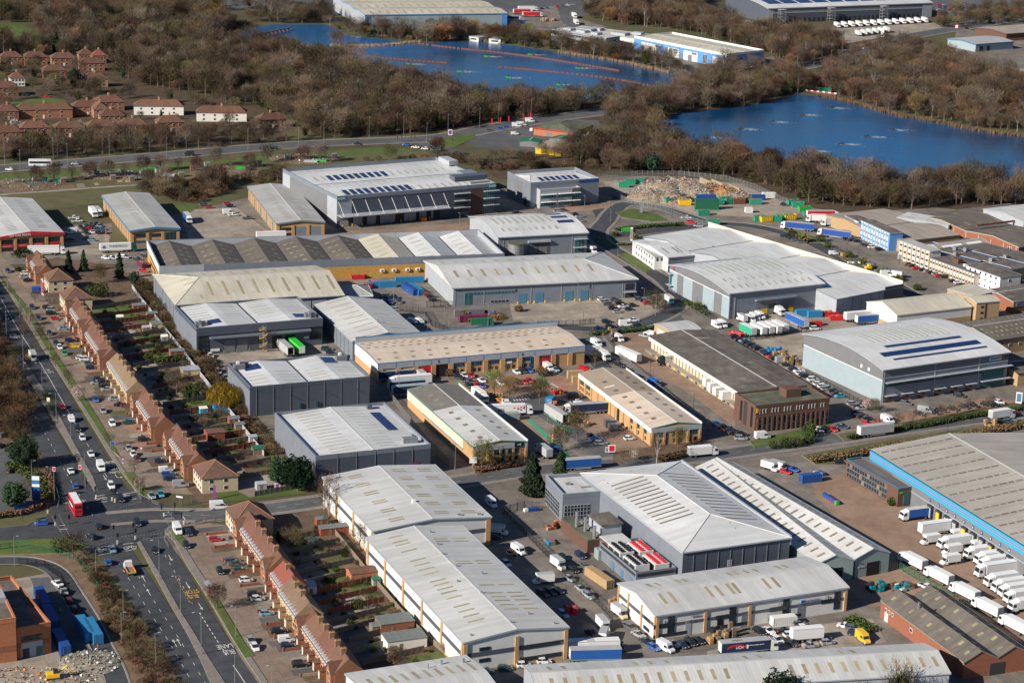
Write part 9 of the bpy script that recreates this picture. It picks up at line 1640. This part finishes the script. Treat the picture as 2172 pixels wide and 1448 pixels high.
for i,(x,y)in enumerate(((1508,408),(1535,412))):heap(f'pinkish timber waste mound, {ORD[i]} from the left in the recycling yard',(x,y),9,11,4.5,900,['card','wood','bk_o','wood_r','sandpile'],i+8)
heap('rubble heap near the recycling yard fence',(1560,420),12,14,3,700,['sandpile','wood_gr','kerb'],4);heap('building waste and bags on the site at lower left',(60,1440),18,7,.7,420,['concrete','c_w','kerb','wood','sandpile','kerb','wood_gr','orange'],5,.5);heap('pallets and rubble by the site containers',(190,1405),8,8,1.4,350,['concrete','wood','c_w','kerb','wood_gr','galv','skpg'],6,.5);heap('spoil and junk at the allotment edge',(40,392),22,12,1.5,500,['soil','c_lt','wood','teal','wood_gr','soil2'],7,.5);heap('allotment clutter by the polytunnels',(250,372),20,12,1.2,300,['soil','teal','c_lt','wood'],8,.6);heap('junk on the allotments behind parcel warehouse',(640,338),18,14,1.2,320,['soil','c_w','wood','teal'],9,.6);heap('junk heap of tyres and timber behind tyre depot',(1255,290),10,16,2.2,500,['black','dark','wood','c_w'],10,.6)
for i,(x,y)in enumerate(((1440,395),(1475,398),(1510,398),(1535,402),(1570,412),(1430,425))):t=thing('concrete_bay',f'concrete storage bay wall, {ORD[i]} in the recycling yard','bay wall',at(x,y),R(115));bx('wall_block',t,0,12,0,.8,0,3.2,'sandpile')
# polytunnels and allotment huts
def tunnel(px,L,w,m,label,rz):
 t=thing('polytunnel',label,'polytunnel',at(*px),R(rz));q=MB();n=8
 for i in range(n):a0,a1=PI*i/n,PI*(i+1)/n;q.poly([(0,w/2*math.cos(a0),w/2*math.sin(a0)),(L,w/2*math.cos(a0),w/2*math.sin(a0)),(L,w/2*math.cos(a1),w/2*math.sin(a1)),(0,w/2*math.cos(a1),w/2*math.sin(a1))],m)
 for x in(0,L):q.poly([(x,w/2*math.cos(PI*i/n),w/2*math.sin(PI*i/n))for i in range(n+1)],m)
 q.obj('cover',t);q=MB()
 for k in range(int(L/1.5)+1):
  for i in range(n):a0,a1=PI*i/n,PI*(i+1)/n;q.tube((k*1.5,w/2*1.01*math.cos(a0),w/2*1.01*math.sin(a0)),(k*1.5,w/2*1.01*math.cos(a1),w/2*1.01*math.sin(a1)),.04,.04,'galv',4,False)
 q.obj('hoop',t)
for px,L,w,m,l,rz in(((350,372),7,3.4,'c_lt','clear polytunnel on the allotments',-30),((430,364),5,3,'teal','small green polytunnel on allotments, left',10),((500,358),5,3,'green','small green polytunnel on allotments, right',10),((645,345),7,3.2,'c_lt','clear polytunnel behind the parcel warehouse',5),((668,343),6,3,'green','green polytunnel behind the parcel warehouse',5),((112,385),5,3,'skpg','green polytunnel on the left allotments',10),((60,398),4,2.6,'teal','small teal polytunnel on the left allotments',60),((300,360),16,2.4,'green_b','long bright green netting tunnel along the verge',12)):tunnel(px,L,w,m,l,rz)
for i,(px,c)in enumerate((((298,372),'c_w'),((168,382),'wood'),((90,388),'skpg'),((435,355),'c_lt'),((405,362),'wood_r'),((258,372),'teal'),((605,340),'c_lt'),((705,336),'purple'),((235,382),'wood'),((30,392),'wood'),((70,384),'c_lt'),((130,388),'wood_r'),((200,374),'teal'),((275,384),'wood'),((330,366),'c_w'),((380,376),'wood'),((455,368),'teal'),((520,362),'wood'),((545,352),'c_lt'))):shed(px,2.6,2.2,2.1,c,'felt',f'allotment hut, {ORD[i]} among the plots',gable=True)
# lake: floating barriers and aerators
def boom(label,pts):
 P=smooth([at(*p)for p in pts],6);t=thing('floating_barrier',label,'barrier',P[0]);o=P[0];q=MB();q.box(0,2.6,-.3,.3,-.1,.75,'rust');q.box(.6,1.6,-.4,.4,.75,1.0,'rust');me=q.mesh('float_panel');acc=0
 for i in range(len(P)-1):
  a,c=P[i],P[i+1];L=(c-a).length;ang=math.atan2((c-a).y,(c-a).x);n=max(1,int(L/2.4))
  for k in range(n):link('float_panel',me,t,a+(c-a)*(k/n)-o,ang)
boom('upper long rust-red floating barrier across far lake',[(887,93),(960,102),(1090,116),(1200,132),(1314,151)]);boom('left rust-red floating barrier in far lake',[(765,119),(850,127),(952,135)]);boom('lower right rust-red floating barrier in far lake',[(1057,143),(1180,154),(1300,168),(1395,186)]);boom('pale barrier beside the pond spit',[(560,84),(640,95),(690,102)])
def aerator(px,label,m='green'):
 t=thing('aerator_raft',label,'raft',at(*px));bx('float',t,-1.6,1.6,-1.2,1.2,0,.5,m);q=MB();q.tube((0,0,.5),(0,0,2.0),.35,.3,'dark',8);q.obj('motor',t);q=MB();rg=random.Random(px[0])
 for k in range(90):
  x,y=rg.gauss(5,3.2),rg.gauss(0,1.6);s=rg.uniform(.2,.7);q.poly([(x-s,y-.1,.04),(x+s,y-.15,.04),(x+s*.8,y+.15,.04),(x-s*.7,y+.12,.04)],'white')
 f=q.obj('foam',t);f['kind']='stuff'
for i,(x,y)in enumerate(((1031,120),(1124,116),(1225,145),(975,152),(1078,165),(1185,180),(866,136))):aerator((x,y),f'small green aerator raft, {ORD[i]} on the far lake','green')
for i,(x,y)in enumerate(((1762,229),(1701,244),(1638,259),(1571,274),(1500,292),(1893,276),(1839,290),(1784,306),(1724,321))):aerator((x,y),f'dark aerator raft with white wash, {ORD[i]} on the right lake','dark')
container((1738,196),8,'skpg','green pump cabin at the head of the right lake',10,2.8,'pump_cabin','cabin')
t=thing('jetty','red and white jetty barriers at the head of the right lake','jetty',at(1705,195),R(-25));bx('deck',t,0,22,0,2,.2,.6,'wood')
for k in range(11):bx('barrier_block',t,2*k,2*k+1.8,2.2,2.6,.2,1.2,'red' if k%2 else 'white')
t=thing('pond_gantry','rusty gantry walkway across the far pond','gantry',at(568,74),R(62));bx('deck',t,-10,30,-.8,.8,1.8,2.2,'rust')
for k in range(8):bx('pier',t,-9+5*k,-8.6+5*k,-.7,.7,-.1,1.8,'rust')
# big-top and slides of the far playground
t=thing('play_dome','round green domed roof of the far treatment works','dome',at(328,75));q=MB();q.tube((0,0,0),(0,0,4),7,7,'c_gn',20);q.obj('drum',t);q=MB();q.tube((0,0,4),(0,0,7),7.4,.4,'green_dk',20);q.obj('roof',t)
for i,(x,y)in enumerate(((370,82),(330,85),(292,76))):t=thing('settling_tank',f'round settling tank, {ORD[i]} at the far treatment works','tank',at(x,y));q=MB();q.tube((0,0,0),(0,0,1.6),9,9,'c_lt',24);q.obj('wall',t);q=MB();q.tube((0,0,1.5),(0,0,1.65),8.6,8.6,'water_murky',24);q.obj('water',t);bx('bridge',t,-9,9,-.3,.3,1.9,2.2,'galv')
# bollards, barriers and people
for i in range(7):
 x,y=1028+6.2*i,838+i*.8;t=thing('striped_post',f'black and yellow striped post, {ORD[i]} from the left in the courtyard','bollard',at(x,y),0,'striped posts in the courtyard')
 for k in range(4):q=MB();q.tube((0,0,.4*k),(0,0,.4*k+.4),.18,.18,'yellow' if k%2 else 'black',8);q.obj('band',t)
t=thing('barrier_arm','raised red and white barrier arm at courtyard exit','barrier',at(1172,935));
for k in range(10):q=MB();q.tube((0,0,.8+.55*k),(.02*k,0,1.35+.55*k),.13,.13,'red' if k%2 else 'white',6);q.obj('band',t)
bx('housing',t,-.25,.25,-.25,.25,0,1.1,'yellow')
t=thing('barrier_arm','raised red and white barrier arm at the car parts yard','barrier',at(225,512))
for k in range(10):q=MB();q.tube((0,0,.8+.5*k),(.01*k,0,1.3+.5*k),.12,.12,'red' if k%2 else 'white',6);q.obj('band',t)
t=thing('access_platform','orange and cream cherry picker folded in the courtyard','platform',at(1165,862),R(20));bx('base',t,-1.2,1.2,-.8,.8,.3,1.0,'orange');q=MB();q.tube((-.8,0,1),(1.6,0,1.9),.25,.2,'c_cr',6);q.tube((1.6,0,1.9),(-.6,0,2.4),.2,.18,'c_cr',6);q.obj('boom',t);bx('basket',t,1.4,2.6,-.6,.6,1.0,2.0,'orange')
t=thing('digger','yellow digger on the building site','digger',at(112,1440),R(20));bx('body',t,-1.6,1.6,-1.2,1.2,.9,1.9,'yellow');q=MB();q.box(-1.9,1.9,-1.3,-.8,0,.9,'dark');q.box(-1.9,1.9,.8,1.3,0,.9,'dark');q.obj('track',t);bx('cabin',t,.1,1.3,-.9,.2,1.9,2.9,'glass');q=MB();q.tube((1.4,.4,1.6),(3.8,.4,3.2),.25,.2,'yellow',6);q.tube((3.8,.4,3.2),(5.2,.4,1.0),.2,.15,'yellow',6);q.box(4.8,5.6,0,.9,.3,1.0,'dark');q.obj('boom',t)
t=thing('yellow_loader','yellow loader parked by the golden shrubs','loader',at(1842,572),R(20));bx('body',t,-1.6,1.4,-.9,.9,.6,1.6,'yellow');bx('cabin',t,-.4,.8,-.8,.8,1.6,2.6,'yellow')
for a in(-1,1):
 for s in(-1,1):link('wheel',WM['hgv'],t,(a*1.0,s*1.0,.5))
t=thing('forklift','orange forklift beside the pallets at numbered units','forklift',at(1545,1378),R(20));bx('body',t,-1,.6,-.5,.5,.3,1.1,'orange');bx('mast',t,.6,.75,-.45,.45,.1,2.6,'dark');bx('roof_guard',t,-.8,.4,-.5,.5,2.0,2.1,'dark')
PERS={}
def person(px,label,top,leg,rz=0):
 k=(top,leg)
 if k not in PERS:
  q=MB();rings=[]
  def ring(z,rx,ry,y=0,n=8):return[(rx*math.cos(2*PI*i/n),y+ry*math.sin(2*PI*i/n),z)for i in range(n)]
  def tubes(R_,m):
   for a,b in zip(R_,R_[1:]):
    n=len(a)
    for i in range(n):q.poly([a[i],a[(i+1)%n],b[(i+1)%n],b[i]],m)
   q.poly(R_[-1],m)
  for s in(-1,1):tubes([ring(.0,.13,.07,s*.1),ring(.06,.12,.07,s*.1),ring(.45,.065,.065,s*.1),ring(.86,.1,.09,s*.09)],leg);tubes([ring(.82,.04,.04,s*.28),ring(1.1,.05,.05,s*.27),ring(1.42,.065,.065,s*.2)],top)
  tubes([ring(.84,.12,.17),ring(1.05,.12,.16),ring(1.35,.13,.21),ring(1.46,.07,.1),ring(1.52,.05,.055)],top);tubes([ring(1.50,.06,.06),ring(1.56,.09,.08),ring(1.66,.1,.085),ring(1.74,.07,.06),ring(1.77,.02,.02)],'yellow' if top=='yellow' else 'bk_t');PERS[k]=q.mesh('person')
 o=link('person',PERS[k],None,at(*px),R(rz));return tag(o,label,'person')
mat('hivis',(0.45,0.75,0.02),.6)
person((1188,838),'person in yellow hi-vis jacket and orange trousers, left of two','hivis','orange');person((1194,840),'person in orange and yellow hi-vis, right of two','hivis','orange');person((143,1402),'person in yellow hi-vis standing on the building site','hivis','dark');person((207,1378),'person in orange hi-vis by the bright blue container','orange','orange');person((128,1300),'person in green hi-vis between site cabins','hivis','dark');person((145,1370),'person in red jacket beside site fence','red','dark');person((876,805),'person in yellow hi-vis beside grey lorry','hivis','dark');person((1858,530),'person in hi-vis beside the striped office door','hivis','dark')
